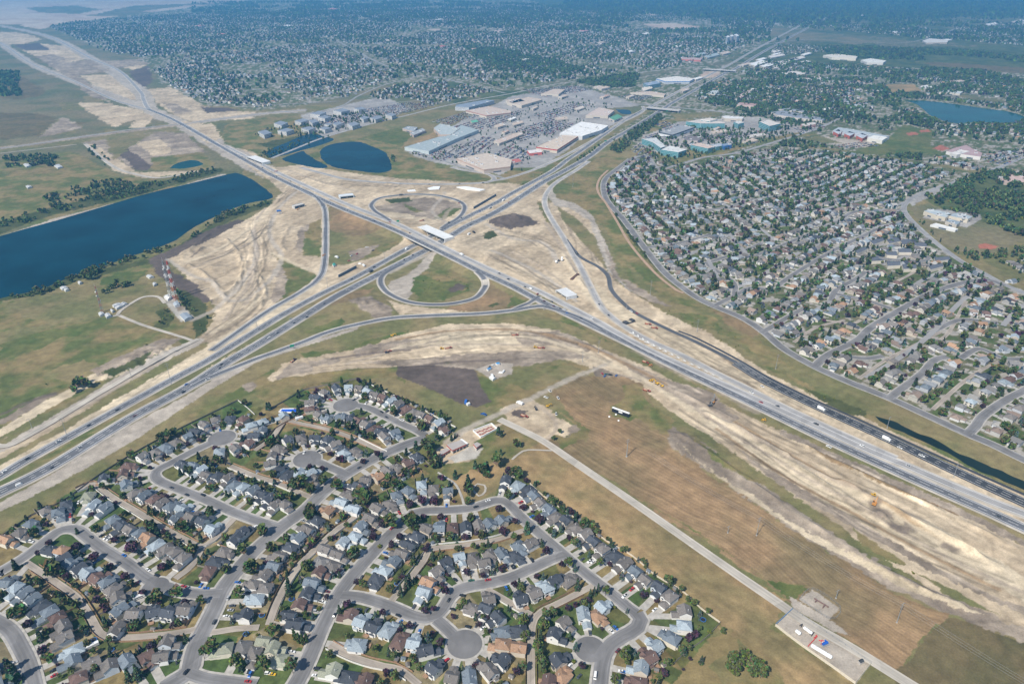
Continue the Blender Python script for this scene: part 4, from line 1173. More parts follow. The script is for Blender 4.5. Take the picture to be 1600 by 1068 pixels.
HTYPES = []
def house_type(kind):
    """part meshes of one house model; the street is towards +y"""
    d = {}
    g = 1 if kind % 2 else -1
    W = M_WALL[0]
    RF = M_ROOF['d']
    if kind in (0, 1):        # two storeys, front gable, garage at one side of the front
        x0, x1, y0, y1, z = -4.3, 4.3, -7.5, 3.0, 5.4
    elif kind in (2, 3):      # two storeys, hip roof
        x0, x1, y0, y1, z = -4.5, 4.5, -7.0, 3.0, 5.5
    elif kind in (4, 5):      # two storeys, cross gables
        x0, x1, y0, y1, z = -4.6, 4.6, -6.0, 2.6, 5.4
    else:                     # bungalow
        x0, x1, y0, y1, z = -5.0, 5.0, -8.0, 3.0, 3.4
    w, r = MB(), MB()
    w.box(x0, x1, y0, y1, 0, z, W, False)
    if kind in (0, 1):
        tri, rz = gable(r, x0, x1, y0, y1, z, 0.62, 'y', RF)
        tri2, _ = gable(r, x0 - 0.0, x1, -4.6, -0.2, z, 0.62, 'x', RF, 0.45)
        tri += tri2
    elif kind in (2, 3):
        rz = hip(r, x0, x1, y0, y1, z, 0.58, RF)
        tri, _ = gable(r, 0.2 if g < 0 else x0 + 0.2, x1 - 0.2 if g < 0 else -0.2, 0.5, 3.5, z, 0.62, 'y', RF, 0.35)
        w.box(0.2 if g < 0 else x0 + 0.2, x1 - 0.2 if g < 0 else -0.2, 3.0, 3.5, 2.4, z, W)
    elif kind in (4, 5):
        tri, rz = gable(r, x0, x1, y0, y1, z, 0.6, 'x', RF)
        a, b = (-0.4, 4.3) if g < 0 else (-4.3, 0.4)
        t2, _ = gable(r, a, b, -1.5, 3.3, z, 0.72, 'y', RF, 0.4)
        w.box(a, b, 2.6, 3.3, 2.6, z, W)
        tri += t2
    else:
        rz = hip(r, x0, x1, y0, y1, z, 0.5, RF)
        tri, _ = gable(r, 0.4 if g < 0 else x0 + 0.2, x1 - 0.2 if g < 0 else -0.4, 0.0, 4.0, z, 0.5, 'y', RF, 0.4)
        w.box(0.4 if g < 0 else x0 + 0.2, x1 - 0.2 if g < 0 else -0.4, 3.0, 4.0, 0, z, W)
    for q in tri:
        w.add(q, [(0, 1, 2)], W)
    # bump-out at the back
    bx = -g * 1.6
    w.box(bx - 1.6, bx + 1.6, y0 - 1.0, y0, 0, min(z, 2.9), W)
    hip(r, bx - 1.6, bx + 1.6, y0 - 1.0, y0 + 0.3, min(z, 2.9), 0.5, RF, 0.3)
    d['wall'], d['roof'] = w.mesh('wall'), r.mesh('roof')
    # garage
    gx = g * 1.25
    gw = 3.05
    gy0, gy1 = y1, y1 + (5.2 if kind < 6 else 4.2)
    ga, gr = MB(), MB()
    ga.box(gx - gw, gx + gw, gy0, gy1, 0, 2.75, W, False)
    if kind in (2, 3, 6, 7):
        hip(gr, gx - gw, gx + gw, gy0 - 2.0, gy1, 2.75, 0.52, RF, 0.4)
    else:
        t3, _ = gable(gr, gx - gw, gx + gw, gy0 + 0.3, gy1, 2.75, 0.5, 'y', RF, 0.4)
        for q in t3:
            ga.add(q, [(0, 1, 2)], W)
    d['garage'], d['garage_roof'] = ga.mesh('garage'), gr.mesh('garage_roof')
    gd = MB()
    gd.box(gx - 2.45, gx + 2.45, gy1, gy1 + 0.05, 0.05, 2.2, M_GDOOR)
    for k in range(3):
        gd.box(gx - 2.45, gx + 2.45, gy1 + 0.05, gy1 + 0.07, 0.55 * (k + 1), 0.55 * (k + 1) + 0.05, M_VENT)
    d['garage_door'] = gd.mesh('garage_door')
    def window(x, y, z0, ww, hh, face):
        m = MB()
        if face in 'fb':
            s = 1 if face == 'f' else -1
            ya, yb = sorted((y, y + s * 0.06))
            m.box(x - ww / 2 - 0.1, x + ww / 2 + 0.1, ya, yb, z0 - 0.1, z0 + hh + 0.1, M_TRIM)
            ya, yb = sorted((y + s * 0.06, y + s * 0.09))
            m.box(x - ww / 2, x + ww / 2, ya, yb, z0, z0 + hh, M_GLASS)
        else:
            s = 1 if face == 'r' else -1
            xa, xb = sorted((x, x + s * 0.06))
            m.box(xa, xb, y - ww / 2 - 0.1, y + ww / 2 + 0.1, z0 - 0.1, z0 + hh + 0.1, M_TRIM)
            xa, xb = sorted((x + s * 0.06, x + s * 0.09))
            m.box(xa, xb, y - ww / 2, y + ww / 2, z0, z0 + hh, M_GLASS)
        return m.mesh('window')
    wins = []
    yf = 3.5 if kind in (2, 3) else 3.3 if kind in (4, 5) else y1
    up = 3.4 if z > 5 else 1.3
    if kind < 6:
        wins.append(window(-g * 2.3, yf, up, 1.9, 1.3, 'f'))
        wins.append(window(g * 2.4, y0, up, 1.7, 1.3, 'b'))
        wins.append(window(g * 2.4, y0, 0.6, 2.2, 1.9, 'b'))
        wins.append(window(-g * 2.0, y0, up, 1.5, 1.2, 'b'))
        wins.append(window(x1, -2.5, up, 1.0, 1.1, 'r'))
    else:
        wins.append(window(g * 2.6, y0, 1.0, 2.4, 1.4, 'b'))
        wins.append(window(x0, -3.0, 1.2, 1.2, 1.1, 'l'))
        wins.append(window(x1, -3.0, 1.2, 1.2, 1.1, 'r'))
    d['windows'] = wins
    dm = MB()
    dx = -g * 3.0 if kind < 6 else -g * 3.6
    dm.box(dx - 0.5, dx + 0.5, y1, y1 + 0.07, 0.1, 2.2, M_WOOD)
    d['door'] = dm.mesh('door')
    cm = MB()
    cm.tube((g * 1.8, -3.5, z + 0.8), (g * 1.8, -3.5, rz + 0.5), 0.16, n=6, m=M_VENT)
    cm.tube((g * 1.8, -3.5, rz + 0.5), (g * 1.8, -3.5, rz + 0.75), 0.26, n=6, m=M_VENT)
    d['vent_pipe'] = cm.mesh('vent_pipe')
    km = MB()
    km.box(g * 2.4 - 1.9, g * 2.4 + 1.9, y0 - 3.2, y0 - 0.02, 0.55, 0.72, M_WOOD)
    for a, b in ((-1.8, -3.1), (1.8, -3.1)):
        km.box(g * 2.4 + a - 0.08, g * 2.4 + a + 0.08, y0 + b - 0.08, y0 + b + 0.08, 0, 0.55, M_WOOD)
    for a in (-1.85, 1.85):
        km.box(g * 2.4 + a - 0.04, g * 2.4 + a + 0.04, y0 - 3.2, y0 - 0.1, 1.45, 1.55, M_WOOD)
        km.box(g * 2.4 + a - 0.04, g * 2.4 + a + 0.04, y0 - 3.2, y0 - 3.1, 0.72, 1.45, M_WOOD)
    d['deck'] = km.mesh('deck')
    d['front'] = gy1
    d['gx'] = gx
    d['back'] = y0 - 1.0
    return d
HTYPES = [house_type(k) for k in range(8)]

# place every house: face the nearest street, order along it
_rr = random.Random(5)
YARDS = []
street_lines = [d['line'] for d in NEAR]
for (c, r), s in HOUSES_T.items():
    for w in s.split():
        X, Y, col = w.split(',')
        px, py = c * 400 + float(X) / 4, r * 267 + float(Y) / 4
        x, y = P0(px, py, 4.5)
        best = None
        for i, L in enumerate(street_lines):
            dd = np.hypot(L[:, 0] - x, L[:, 1] - y)
            k = int(dd.argmin())
            dk = float(dd[k])
            dsc = NEAR[i]['disc']
            q = L[k]
            if dsc:
                e = math.hypot(dsc[0] - x, dsc[1] - y) - (dsc[2] - 4.5)
                if e < dk:
                    dk, q = e, np.array(dsc[:2])
            if best is None or dk < best[0]:
                best = (dk, i, k, q)
        dk, i, k, q = best
        L = street_lines[i]
        fx, fy = q[0] - x, q[1] - y
        if NEAR[i]['disc'] is None or dk == float(np.hypot(L[k, 0] - x, L[k, 1] - y)):
            t = L[min(k + 1, len(L) - 1)] - L[max(k - 1, 0)]
            n = np.array([-t[1], t[0]])
            if n @ np.array([fx, fy]) < 0:
                n = -n
            n = n / np.linalg.norm(n)
            m = math.hypot(fx, fy)
            fx, fy = fx / m * 0.35 + n[0], fy / m * 0.35 + n[1]
        m = math.hypot(fx, fy)
        fx, fy = fx / m, fy / m
        kind = _rr.choice((0, 1, 2, 3, 4, 5, 0, 1, 4, 5, 6, 7) if col not in 'rs' else (2, 3, 4, 5, 6, 7))
        if dk < 18.5:
            x, y = x - fx * (18.5 - dk), y - fy * (18.5 - dk)
            dk = 18.5
        t = L[min(k + 1, len(L) - 1)] - L[max(k - 1, 0)]
        side = 1 if t[0] * (y - L[k][1]) - t[1] * (x - L[k][0]) > 0 else -1
        YARDS.append([x, y, math.atan2(-fx, fy), col, kind, i, k, side, px, py, dk, (fx, fy)])

# push neighbours apart a little where the roofs would run into each other
for _ in range(12):
    for a in range(len(YARDS)):
        for b in range(a + 1, len(YARDS)):
            A, B = YARDS[a], YARDS[b]
            dx, dy = B[0] - A[0], B[1] - A[1]
            m = math.hypot(dx, dy)
            if 0.01 < m < 11.2:
                p = (11.2 - m) / 2 / m * 0.5
                A[0] -= dx * p; A[1] -= dy * p
                B[0] += dx * p; B[1] += dy * p

def label_houses():
    groups = {}
    for h in YARDS:
        groups.setdefault((h[5], h[7]), []).append(h)
    for (i, side), hs in groups.items():
        d = NEAR[i]
        L = d['line']
        mx = my = 0
        for h in hs:
            q = to_px(L[h[6]][0], L[h[6]][1])
            mx += h[8] - q[0]
            my += h[9] - q[1]
        sd = ('lower' if my > 0 else 'upper') if abs(my) > abs(mx) * 0.8 else ('right' if mx > 0 else 'left')
        other = groups.get((i, -side))
        hs.sort(key=lambda h: h[6] + 0.001 * (h[0] + h[1]))
        for n, h in enumerate(hs):
            h.append('%s house from %s, %s side, %s' % (ordinal(n + 1), d['start'], sd, d['desc']))
label_houses()

def on_alley(x, y):
    return min(float(np.hypot(d['line'][:, 0] - x, d['line'][:, 1] - y).min()) for d in ALLEYS)
def on_street(x, y):
    b = 1e9
    for d in NEAR:
        b = min(b, float(np.hypot(d['line'][:, 0] - x, d['line'][:, 1] - y).min()) - d['w'] / 2)
        if d['disc']:
            b = min(b, math.hypot(d['disc'][0] - x, d['disc'][1] - y) - d['disc'][2])
    return b

def part(name, me, parent, m=None, slot=0):
    o = bpy.data.objects.new(name, me)
    COL.objects.link(o)
    o.parent = parent
    if m:
        for i, sl in enumerate(o.material_slots):
            if i == slot:
                sl.link = 'OBJECT'
                sl.material = m
    return o

DRIVE = MB()
def build_houses():
    rr = random.Random(9)
    for h in YARDS:
        x, y, rz, col, kind, i, k, side, px, py, dk, f, desc = h
        d = HTYPES[kind]
        root = empty('house', (x, y, 0), rz)
        root.scale = (rr.uniform(0.93, 1.06), rr.uniform(0.94, 1.06), rr.uniform(0.9, 1.08))
        wi = {'l': 0, 's': 1, 't': 3, 'r': 3}.get(col, 0)
        if rr.random() < 0.35:
            wi = rr.choice((0, 0, 1, 2, 3))
        wm = M_WALL[wi]
        tag(root, '%s-roofed house, %s' % (ROOFCOL[col][1].replace(' ', '-'), desc.replace(' house', '', 1)), 'house', 'houses of the near suburb')
        part('wall', d['wall'], root, wm)
        rf = part('roof', d['roof'], root, M_ROOF[col])
        part('vent_pipe', d['vent_pipe'], rf)
        g = part('garage', d['garage'], root, wm)
        part('garage_roof', d['garage_roof'], g, M_ROOF[col])
        part('garage_door', d['garage_door'], g)
        part('door', d['door'], root)
        for w in d['windows']:
            part('window', w, root)
        if rr.random() < 0.6:
            part('deck', d['deck'], root)
        # driveway from the garage to the street
        c, s = math.cos(rz), math.sin(rz)
        P = lambda a, b: (x + a * c - b * s, y + a * s + b * c)
        gx, gy = d['gx'], d['front']
        L = 0
        while L < 14 and on_street(*P(gx, gy + L)) > 0.6:
            L += 1
        z = 0.08 + (len(DRIVE.v) // 4 % 40) * 0.004
        wd = rr.choice((2.4, 2.7, 2.7, 3.0))
        q = [P(gx - wd, gy - 0.1), P(gx + wd, gy - 0.1), P(gx + wd, gy + L + 0.5), P(gx - wd, gy + L + 0.5)]
        DRIVE.add([(a, b, z) for a, b in q], [(0, 1, 2, 3)], M_CONC)
        h.append(L)
    tag(DRIVE.build('driveway'), kind='structure')
    # sheds and trampolines in the back gardens
    sh = []
    for k, m in enumerate((M_WOOD, M_WALL[1], M_WALL[2])):
        w, r = MB(), MB()
        w.box(-1.6, 1.6, -1.3, 1.3, 0, 2.1, m, False)
        for q in gable(r, -1.6, 1.6, -1.3, 1.3, 2.1, 0.5, 'x', M_ROOF['gbk'[k]], 0.2)[0]:
            w.add(q, [(0, 1, 2)], m)
        dm = MB().box(-0.6, 0.6, 1.3, 1.36, 0.05, 1.9, M_GREYWOOD)
        sh.append((w.mesh('wall'), r.mesh('roof'), dm.mesh('door')))
    tm, tf = MB(), MB()
    for k in range(16):
        a, b = k * math.pi / 8, (k + 1) * math.pi / 8
        tf.bar((2 * math.cos(a), 2 * math.sin(a), 0.9), (2 * math.cos(b), 2 * math.sin(b), 0.9), 0.35, 0.1, mat('pad_blue', (0.03, 0.16, 0.45), 0.6, 0.05, 1))
        if k % 4 == 0:
            tf.tube((2 * math.cos(a), 2 * math.sin(a), 0), (2 * math.cos(a), 2 * math.sin(a), 0.9), 0.05, n=6, m=M_VENT)
    tm.tube((0, 0, 0.88), (0, 0, 0.9), 1.85, n=16, m=mat('mat_black', (0.02, 0.02, 0.025), 0.8, 0.1, 1))
    tr = (tm.mesh('mat'), tf.mesh('frame'))
    for h in YARDS:
        c, s = math.cos(h[2]), math.sin(h[2])
        u = rr.random()
        if u > 0.55:
            continue
        a, b = rr.choice((-4.2, 4.2)) + rr.uniform(-0.6, 0.6), HTYPES[h[4]]['back'] - rr.uniform(4.5, 8)
        x, y = h[0] + a * c - b * s, h[1] + a * s + b * c
        if on_alley(x, y) < 5 or on_street(x, y) < 3 or any((q[0] - x) ** 2 + (q[1] - y) ** 2 < 75 for q in YARDS if q is not h):
            continue
        if u < 0.06:
            o = empty('trampoline', (x, y, 0))
            part('mat', tr[0], o); part('frame', tr[1], o)
            tag(o, 'round blue-edged trampoline behind ' + h[12].replace(' house', ' house', 1), 'trampoline', 'trampolines in the back gardens')
        else:
            k = rr.randrange(3)
            o = empty('garden_shed', (x, y, 0), h[2] + rr.choice((0, 1.57)))
            for n, m in zip(('wall', 'roof', 'door'), sh[k]):
                part(n, m, o)
            tag(o, '%s garden shed behind %s' % (('cedar', 'cream', 'pale-blue')[k], h[12]), 'shed', 'sheds in the back gardens')

# ------------------------------------------------------------------ trees
M_LEAF = mat_attr('foliage', 0.85, 0.25, 0.5)
M_BARK = mat('bark', (0.14, 0.11, 0.085), 0.95, 0.25, 3)
TREEKIND = {'g': ((0.086, 0.114, 0.042), 'round green tree'), 'c': ((0.056, 0.082, 0.048), 'dark spruce'), 'b': ((0.085, 0.12, 0.105), 'blue spruce'),
            'p': ((0.062, 0.037, 0.050), 'purple-leaved tree'), 'o': ((0.060, 0.092, 0.028), 'columnar poplar tree'), 'y': ((0.13, 0.15, 0.03), 'yellow-green shrub')}
def leaf_cloud(n, sz, fn, col, rng, var=0.45):
    """n leaf sprays (quads) at centres given by fn(rng) -> (x, y, z, shade)"""
    V, F, Cc = [], [], []
    for i in range(n):
        x, y, z, sh = fn(rng)
        a = rng.normal(size=3); a /= np.linalg.norm(a)
        b = np.cross(a, rng.normal(size=3)); b /= np.linalg.norm(b)
        s = sz * rng.uniform(0.6, 1.35)
        k = len(V)
        for u, w in ((-1, -0.6), (1, -0.7), (0.8, 0.7), (-0.9, 0.6)):
            V.append((x + s * (u * a[0] + w * b[0]), y + s * (u * a[1] + w * b[1]), z + s * (u * a[2] + w * b[2])))
        F.append((k, k + 1, k + 2, k + 3))
        Cc.append([c * sh * rng.uniform(1 - var, 1 + var) for c in col])
    return np.array(V), np.array(F), np.array(Cc)

def tree_mesh(kind, seed, n=None):
    rng = np.random.default_rng(seed)
    col = TREEKIND[kind][0]
    if kind in 'gpy':
        H, Rr = {'g': (8.0, 3.0), 'p': (5.2, 2.3), 'y': (2.6, 1.6)}[kind]
        z0 = H * 0.22
        blobs = []
        for _ in range(13):
            a, e = rng.uniform(0, 6.28), rng.uniform(-0.5, 1.0)
            rr = Rr * rng.uniform(0.35, 0.75)
            blobs.append((rr * math.cos(a) * (1 - 0.4 * max(e, 0)), rr * math.sin(a) * (1 - 0.4 * max(e, 0)), z0 + (H - z0) * (0.48 + 0.36 * e), Rr * rng.uniform(0.28, 0.5), rng.uniform(0.75, 1.3)))
        def fn(r):
            b = blobs[r.integers(len(blobs))]
            d = r.normal(size=3); d /= np.linalg.norm(d)
            q = b[3] * r.uniform(0.55, 1.05)
            return b[0] + d[0] * q, b[1] + d[1] * q, b[2] + d[2] * q * 0.85, b[4]
        return leaf_cloud(n or 300, {'g': 0.55, 'p': 0.42, 'y': 0.32}[kind], fn, col, rng), H
    if kind in 'cb':
        H, Rr = (9.0, 2.3) if kind == 'c' else (7.0, 2.1)
        def fn(r):
            t = r.uniform(0, 1) ** 1.5
            tier = 0.75 + 0.25 * ((t * 9) % 1.0 < 0.5)
            rad = Rr * (1 - t) * tier * r.uniform(0.45, 1.0) + 0.06
            a = r.uniform(0, 6.28)
            return rad * math.cos(a), rad * math.sin(a), 0.5 + (H - 0.6) * t, r.uniform(0.7, 1.3)
        return leaf_cloud(n or 300, 0.42, fn, col, rng), H
    H, Rr = 9.5, 1.15
    def fn(r):
        t = r.uniform(0, 1)
        rad = Rr * math.sin(math.pi * min(0.97, 0.16 + 0.8 * t)) * r.uniform(0.4, 1.0)
        a = r.uniform(0, 6.28)
        return rad * math.cos(a), rad * math.sin(a), 0.7 + (H - 1) * t, r.uniform(0.7, 1.3)
    return leaf_cloud(n or 280, 0.4, fn, col, rng), H

TPROTO = {}
for _k in TREEKIND:
    for _v in range(3):
        (_V, _F, _C), _H = tree_mesh(_k, 40 + _v + ord(_k), None)
        o = mesh_np('crown', _V, _F, M_LEAF, fcol=_C)
        tm = MB()
        r0 = 0.16 if _k != 'y' else 0.05
        tm.tube((0, 0, -0.2), (0.05, 0.02, _H * 0.45), r0, r0 * 0.6, 7, M_BARK)
        tm.tube((0.05, 0.02, _H * 0.45), (0, 0, _H * 0.9), r0 * 0.6, r0 * 0.15, 6, M_BARK)
        for a in (0.5, 2.6, 4.4):
            tm.tube((0.03, 0, _H * 0.3), (_H * 0.13 * math.cos(a), _H * 0.13 * math.sin(a), _H * 0.55), r0 * 0.45, r0 * 0.15, 5, M_BARK)
        TPROTO[_k, _v] = (o.data, tm.mesh('trunk'))
        bpy.data.objects.remove(o)

NTREE = [0]
FAR_TREES = []     # the ones too many to count: x, y, size, kind
def plant(x, y, kind, size, label, group='garden trees of the near suburb'):
    if NTREE[0] >= 296:
        FAR_TREES.append((x, y, size, kind))
        return
    NTREE[0] += 1
    rr = random.Random(NTREE[0] * 7)
    root = empty('tree' if kind != 'y' else 'shrub', (x, y, 0), rr.uniform(0, 6.28))
    root.scale = (size * rr.uniform(0.85, 1.15),) * 2 + (size,)
    c, t = TPROTO[kind, rr.randrange(3)]
    part('trunk', t, root)
    part('crown', c, root)
    tag(root, label, 'tree' if kind != 'y' else 'shrub', group)

# trees read off the survey: kind, point, size
TREES_T = {
 (0, 2): 'c1240,715,.9 c1165,805,1 c1205,860,.9 g1125,655,.8 g1410,810,.8 g680,870,.8 g640,905,1 p875,850,.8 g1050,590,1.4 g1010,600,1.2 g1090,570,1.2 g500,250,1.6 g540,265,1.5 g480,270,1.3 g460,300,1 g745,770,.8 c970,720,.8 g775,965,.9 g1310,920,.9 p935,780,.9 p1245,610,.9 c1415,950,.9 g1530,380,1',
 (0, 3): 'g330,345,2.1 g385,385,.9 p480,210,1.5 p590,260,1.7 p815,220,1.7 p720,160,1.2 g940,90,1.6 c985,120,1 p1015,330,1.3 c1055,320,.9 p890,490,1.2 g1095,500,1.5 g985,525,1.2 g940,550,1.2 p600,535,1.2 g1130,90,1.6 g1515,235,1.3 g1575,350,1.5 g1490,500,1.5 g1250,550,1.1 g1320,840,1.9 '
         'g1270,880,1.4 g1480,935,1.8 c855,1000,1.6 c800,1020,1.4 p940,830,1.5 g1000,800,1 p175,690,1.3 g75,630,1.2 g125,620,1.2 c250,780,1 p265,850,1.3 g295,910,1.2 c1245,295,.9 g210,130,1.1 c90,325,1.2 p310,180,1 c655,680,.9 g1110,690,1.1 g850,700,1 p780,390,1.3 p685,330,1.2 '
         'c50,960,1.4 c85,1020,1.6 g1415,360,1 p665,600,1 c480,115,.8 g1195,235,1 g600,100,1',
 (1, 2): 'o535,250,1.1 c265,330,1 p640,235,1.1 c715,255,.9 c85,405,1 c70,405,.9 p30,445,1 c425,480,1.2 c660,440,.8 g860,440,1.3 g960,485,1.2 g1040,530,1.5 c1130,590,1.3 c1210,545,1.1 g680,345,1 c500,520,.9 c585,520,1 c640,560,1.1 c680,580,1.1 g720,590,1 c600,605,.9 p525,730,1.3 p755,690,1.4 p670,740,1.2 p335,770,1.2 p410,785,1.3 g230,890,1.7 g290,880,1.6 c255,830,1.1 g340,920,1.3 '
         'g85,640,1.3 c110,600,.9 g420,870,1.2 g110,830,1.1 g1080,660,1.9 g1100,720,1.8 g1060,630,1.5 g1110,770,1.3 c1155,750,1.1 c1515,560,1 c1535,575,.9 c1245,830,1.2 g1415,800,1.4 c1370,770,1 c1325,860,1.1 g1325,925,1.5 g1505,745,1.8 c1445,780,1 g1440,830,1.1 c1530,695,.7 p1155,840,1.3 g825,860,1.1 g860,890,1.6 c785,720,.9 g885,735,1.2 c940,690,1 c1000,655,1.1 '
         'g640,960,1.6 g680,990,1.6 g500,900,1.3 g340,1040,1.4 p1035,985,1.5 p1115,985,1.5 p960,1010,1.3 g1325,995,1.1 p1520,1035,1.3 g1580,960,1.3 g220,970,1 c160,770,.9 p145,705,.9 g1165,920,1 p1580,800,1.3 g1630,820,1.5',
 (1, 3): 'g40,110,1.6 g335,15,1.4 g100,225,1.3 c200,440,1.7 c205,480,1.5 g310,340,1.4 p515,360,1.3 p640,425,1.1 g615,255,1.4 g850,65,1.6 p735,140,1.3 p795,60,1.4 g960,55,1.6 g1000,50,1.5 p845,190,1.3 p900,145,1.1 c985,290,1.3 p1060,220,1.4 p910,395,1.2 g840,480,1.3 c940,440,1.4 c960,420,1.3 c905,490,1.2 y1000,445,1.3 p1185,480,1.5 p1315,365,1.4 p1420,385,1.2 c1505,335,1.1 p1535,345,1.3 '
         'p1055,605,1.2 p1110,595,1.1 p625,425,1.1 g660,440,1 b745,635,1.1 p790,620,1.3 p570,565,1.4 b910,700,1.3 p960,700,1.4 b1075,770,1.4 p1100,750,1.3 p1150,800,1.3 c830,870,1 g865,890,.9 g980,915,1.2 g1025,975,1.2 p815,995,1.3 g865,1020,1.2 g40,950,1.8 g225,965,1.7 o240,770,1.2 o265,790,1.2 o290,800,1.2 o315,790,1.1 y60,710,1.4 g105,740,1.6 p175,630,1.2 b355,640,1 y390,580,1.4 '
         'p440,520,1.1 b480,380,1 c520,385,.8 g155,660,1 g1300,560,1 p1230,640,1 p1395,690,1.1 g1270,590,.9 p1370,945,1.1 g1440,740,.7 c1105,270,1.1 g1160,280,1 y770,195,1 g1215,150,1 p1305,150,1.1 p1380,120,1.1 g1415,140,1.2 p1540,115,1.3 c1450,190,1.1 g1360,210,1 g455,885,1 p1045,20,1 p1155,20,1.2 g140,310,1 p60,310,.9',
 (2, 2): 'g40,825,1.4 p90,860,1.1 p75,1025,1.3 g275,1010,1 p365,1055,1.2 g30,640,1.1 g300,560,.6 g260,600,.7',
 (2, 3): 'p165,40,1.4 g240,110,1 b260,125,1.1 c95,100,1.2 g395,190,1.2 b425,205,.9 g550,310,1.2 b690,390,1.2 p820,510,1.4 g975,430,1.5 g455,75,1.2 c395,40,1 p215,230,1.6 c185,190,1 p310,315,1.2 g350,315,1.3 b395,340,1.1 p155,390,1.1 b195,395,1.1 p15,440,1.3 c45,445,1.2 c410,450,1.4 g585,490,1.3 c490,505,1 c515,490,1 c540,470,1 p400,570,1.3 p440,550,1.3 p475,540,1.2 p350,590,1.2 '
         'g215,640,1.5 g260,630,1.4 g200,700,1.4 c180,770,1.3 g65,670,1.5 y50,690,1.2 b400,830,1.2 p440,945,1.3 b720,610,.7 g710,890,1.6 c790,890,.8 p1110,775,1.6 p1150,755,1.4 g1060,850,.9 g970,935,1 p950,990,1.2 g650,1045,1.4 p30,985,1.4 g75,970,1.2 g185,930,1.4 c200,960,1.2 g1225,615,.9 g1135,560,1 p1115,905,.7 p1070,975,.5 c1185,920,.9 g1380,915,1.5 g1375,960,1.6 g1450,885,1.4 g1490,930,1.6 '
         'g1500,970,1.7 g1545,950,1.5 g1560,995,1.6 g1420,960,1.5 g1510,1000,1.3 g1400,990,1.3 y1235,730,1 g1320,740,.8 g450,570,1 g1100,540,.8 c1030,490,.8 g85,770,1.2 g160,830,1.4 g170,880,1.4',
}
def house_near(x, y):
    return min(YARDS, key=lambda h: (h[0] - x) ** 2 + (h[1] - y) ** 2)
TREE_SPOTS = []
def traced_trees():
    seen = {}
    lst = []
    for (c, r), s in TREES_T.items():
        for w in s.split():
            a = w[1:].split(',')
            size = float(a[2])
            kind = w[0]
            x, y = P0(c * 400 + float(a[0]) / 4, r * 267 + float(a[1]) / 4, 3.5 * size)
            lst.append((x, y, kind, size))
    rr = random.Random(21)
    for h in YARDS:                                 # gardens: one at the back, one at the front
        c, s = math.cos(h[2]), math.sin(h[2])
        for side, pr in ((-1, 0.95), (-1, 0.75), (-1, 0.4), (1, 0.65), (1, 0.35)):
            if rr.random() > pr:
                continue
            a = rr.uniform(-4.5, 4.5) if side < 0 else -math.copysign(rr.uniform(3.4, 5.2), HTYPES[h[4]]['gx'])
            b = rr.uniform(-16, -11.5) if side < 0 else rr.uniform(7, 10)
            x, y = h[0] + a * c - b * s, h[1] + a * s + b * c
            if on_alley(x, y) < 4 or on_street(x, y) < 1.0:
                continue
            if any((q[0] - x) ** 2 + (q[1] - y) ** 2 < 30 for q in YARDS) or any((q[0] - x) ** 2 + (q[1] - y) ** 2 < 7 for q in lst):
                continue
            lst.append((x, y, rr.choice('ggggccpby' if side < 0 else 'gppcby'), rr.uniform(0.55, 1.05)))
    lst.sort(key=lambda q: math.hypot(q[0], q[1]))
    for x, y, kind, size in lst:
        h = house_near(x, y)
        f = h[11]
        d = math.hypot(h[0] - x, h[1] - y)
        nm = TREEKIND[kind][1]
        if d > 34:
            q = to_px(x, y)
            if 690 < q[0] < 830 and q[1] < 800:
                lab = nm + ' in the dry park below the red-fronted sheds'
                grp = 'trees of the dry park'
            elif q[0] > 1040 and q[1] > 900:
                lab = nm + ' in the grove on the green slope by the straw field'
                grp = 'grove on the green slope'
            elif q[0] < 160:
                lab = nm + ' in the clump beside the highway service track'
                grp = 'clump beside the service track'
            else:
                lab = nm + ' in the open grass near the dirt road'
                grp = 'trees near the dirt road'
            key = lab
        else:
            dot = (x - h[0]) * f[0] + (y - h[1]) * f[1]
            lat = -(x - h[0]) * f[1] + (y - h[1]) * f[0]
            where = 'fronting' if dot > 5.5 else 'behind' if dot < -6 else 'beside'
            lab = '%s %s %s' % (nm.replace('round green', 'green').replace('columnar poplar', 'poplar'), where, h[12])
            grp = 'garden trees of the near suburb'
            key = lab
        seen.setdefault(key, 0)
        seen[key] += 1
        if seen[key] > 1:
            if d > 34:
                pass
            else:
                lab = ('second ' if seen[key] == 2 else 'third ' if seen[key] == 3 else 'another ') + lab
        plant(x, y, kind, size, lab, grp)

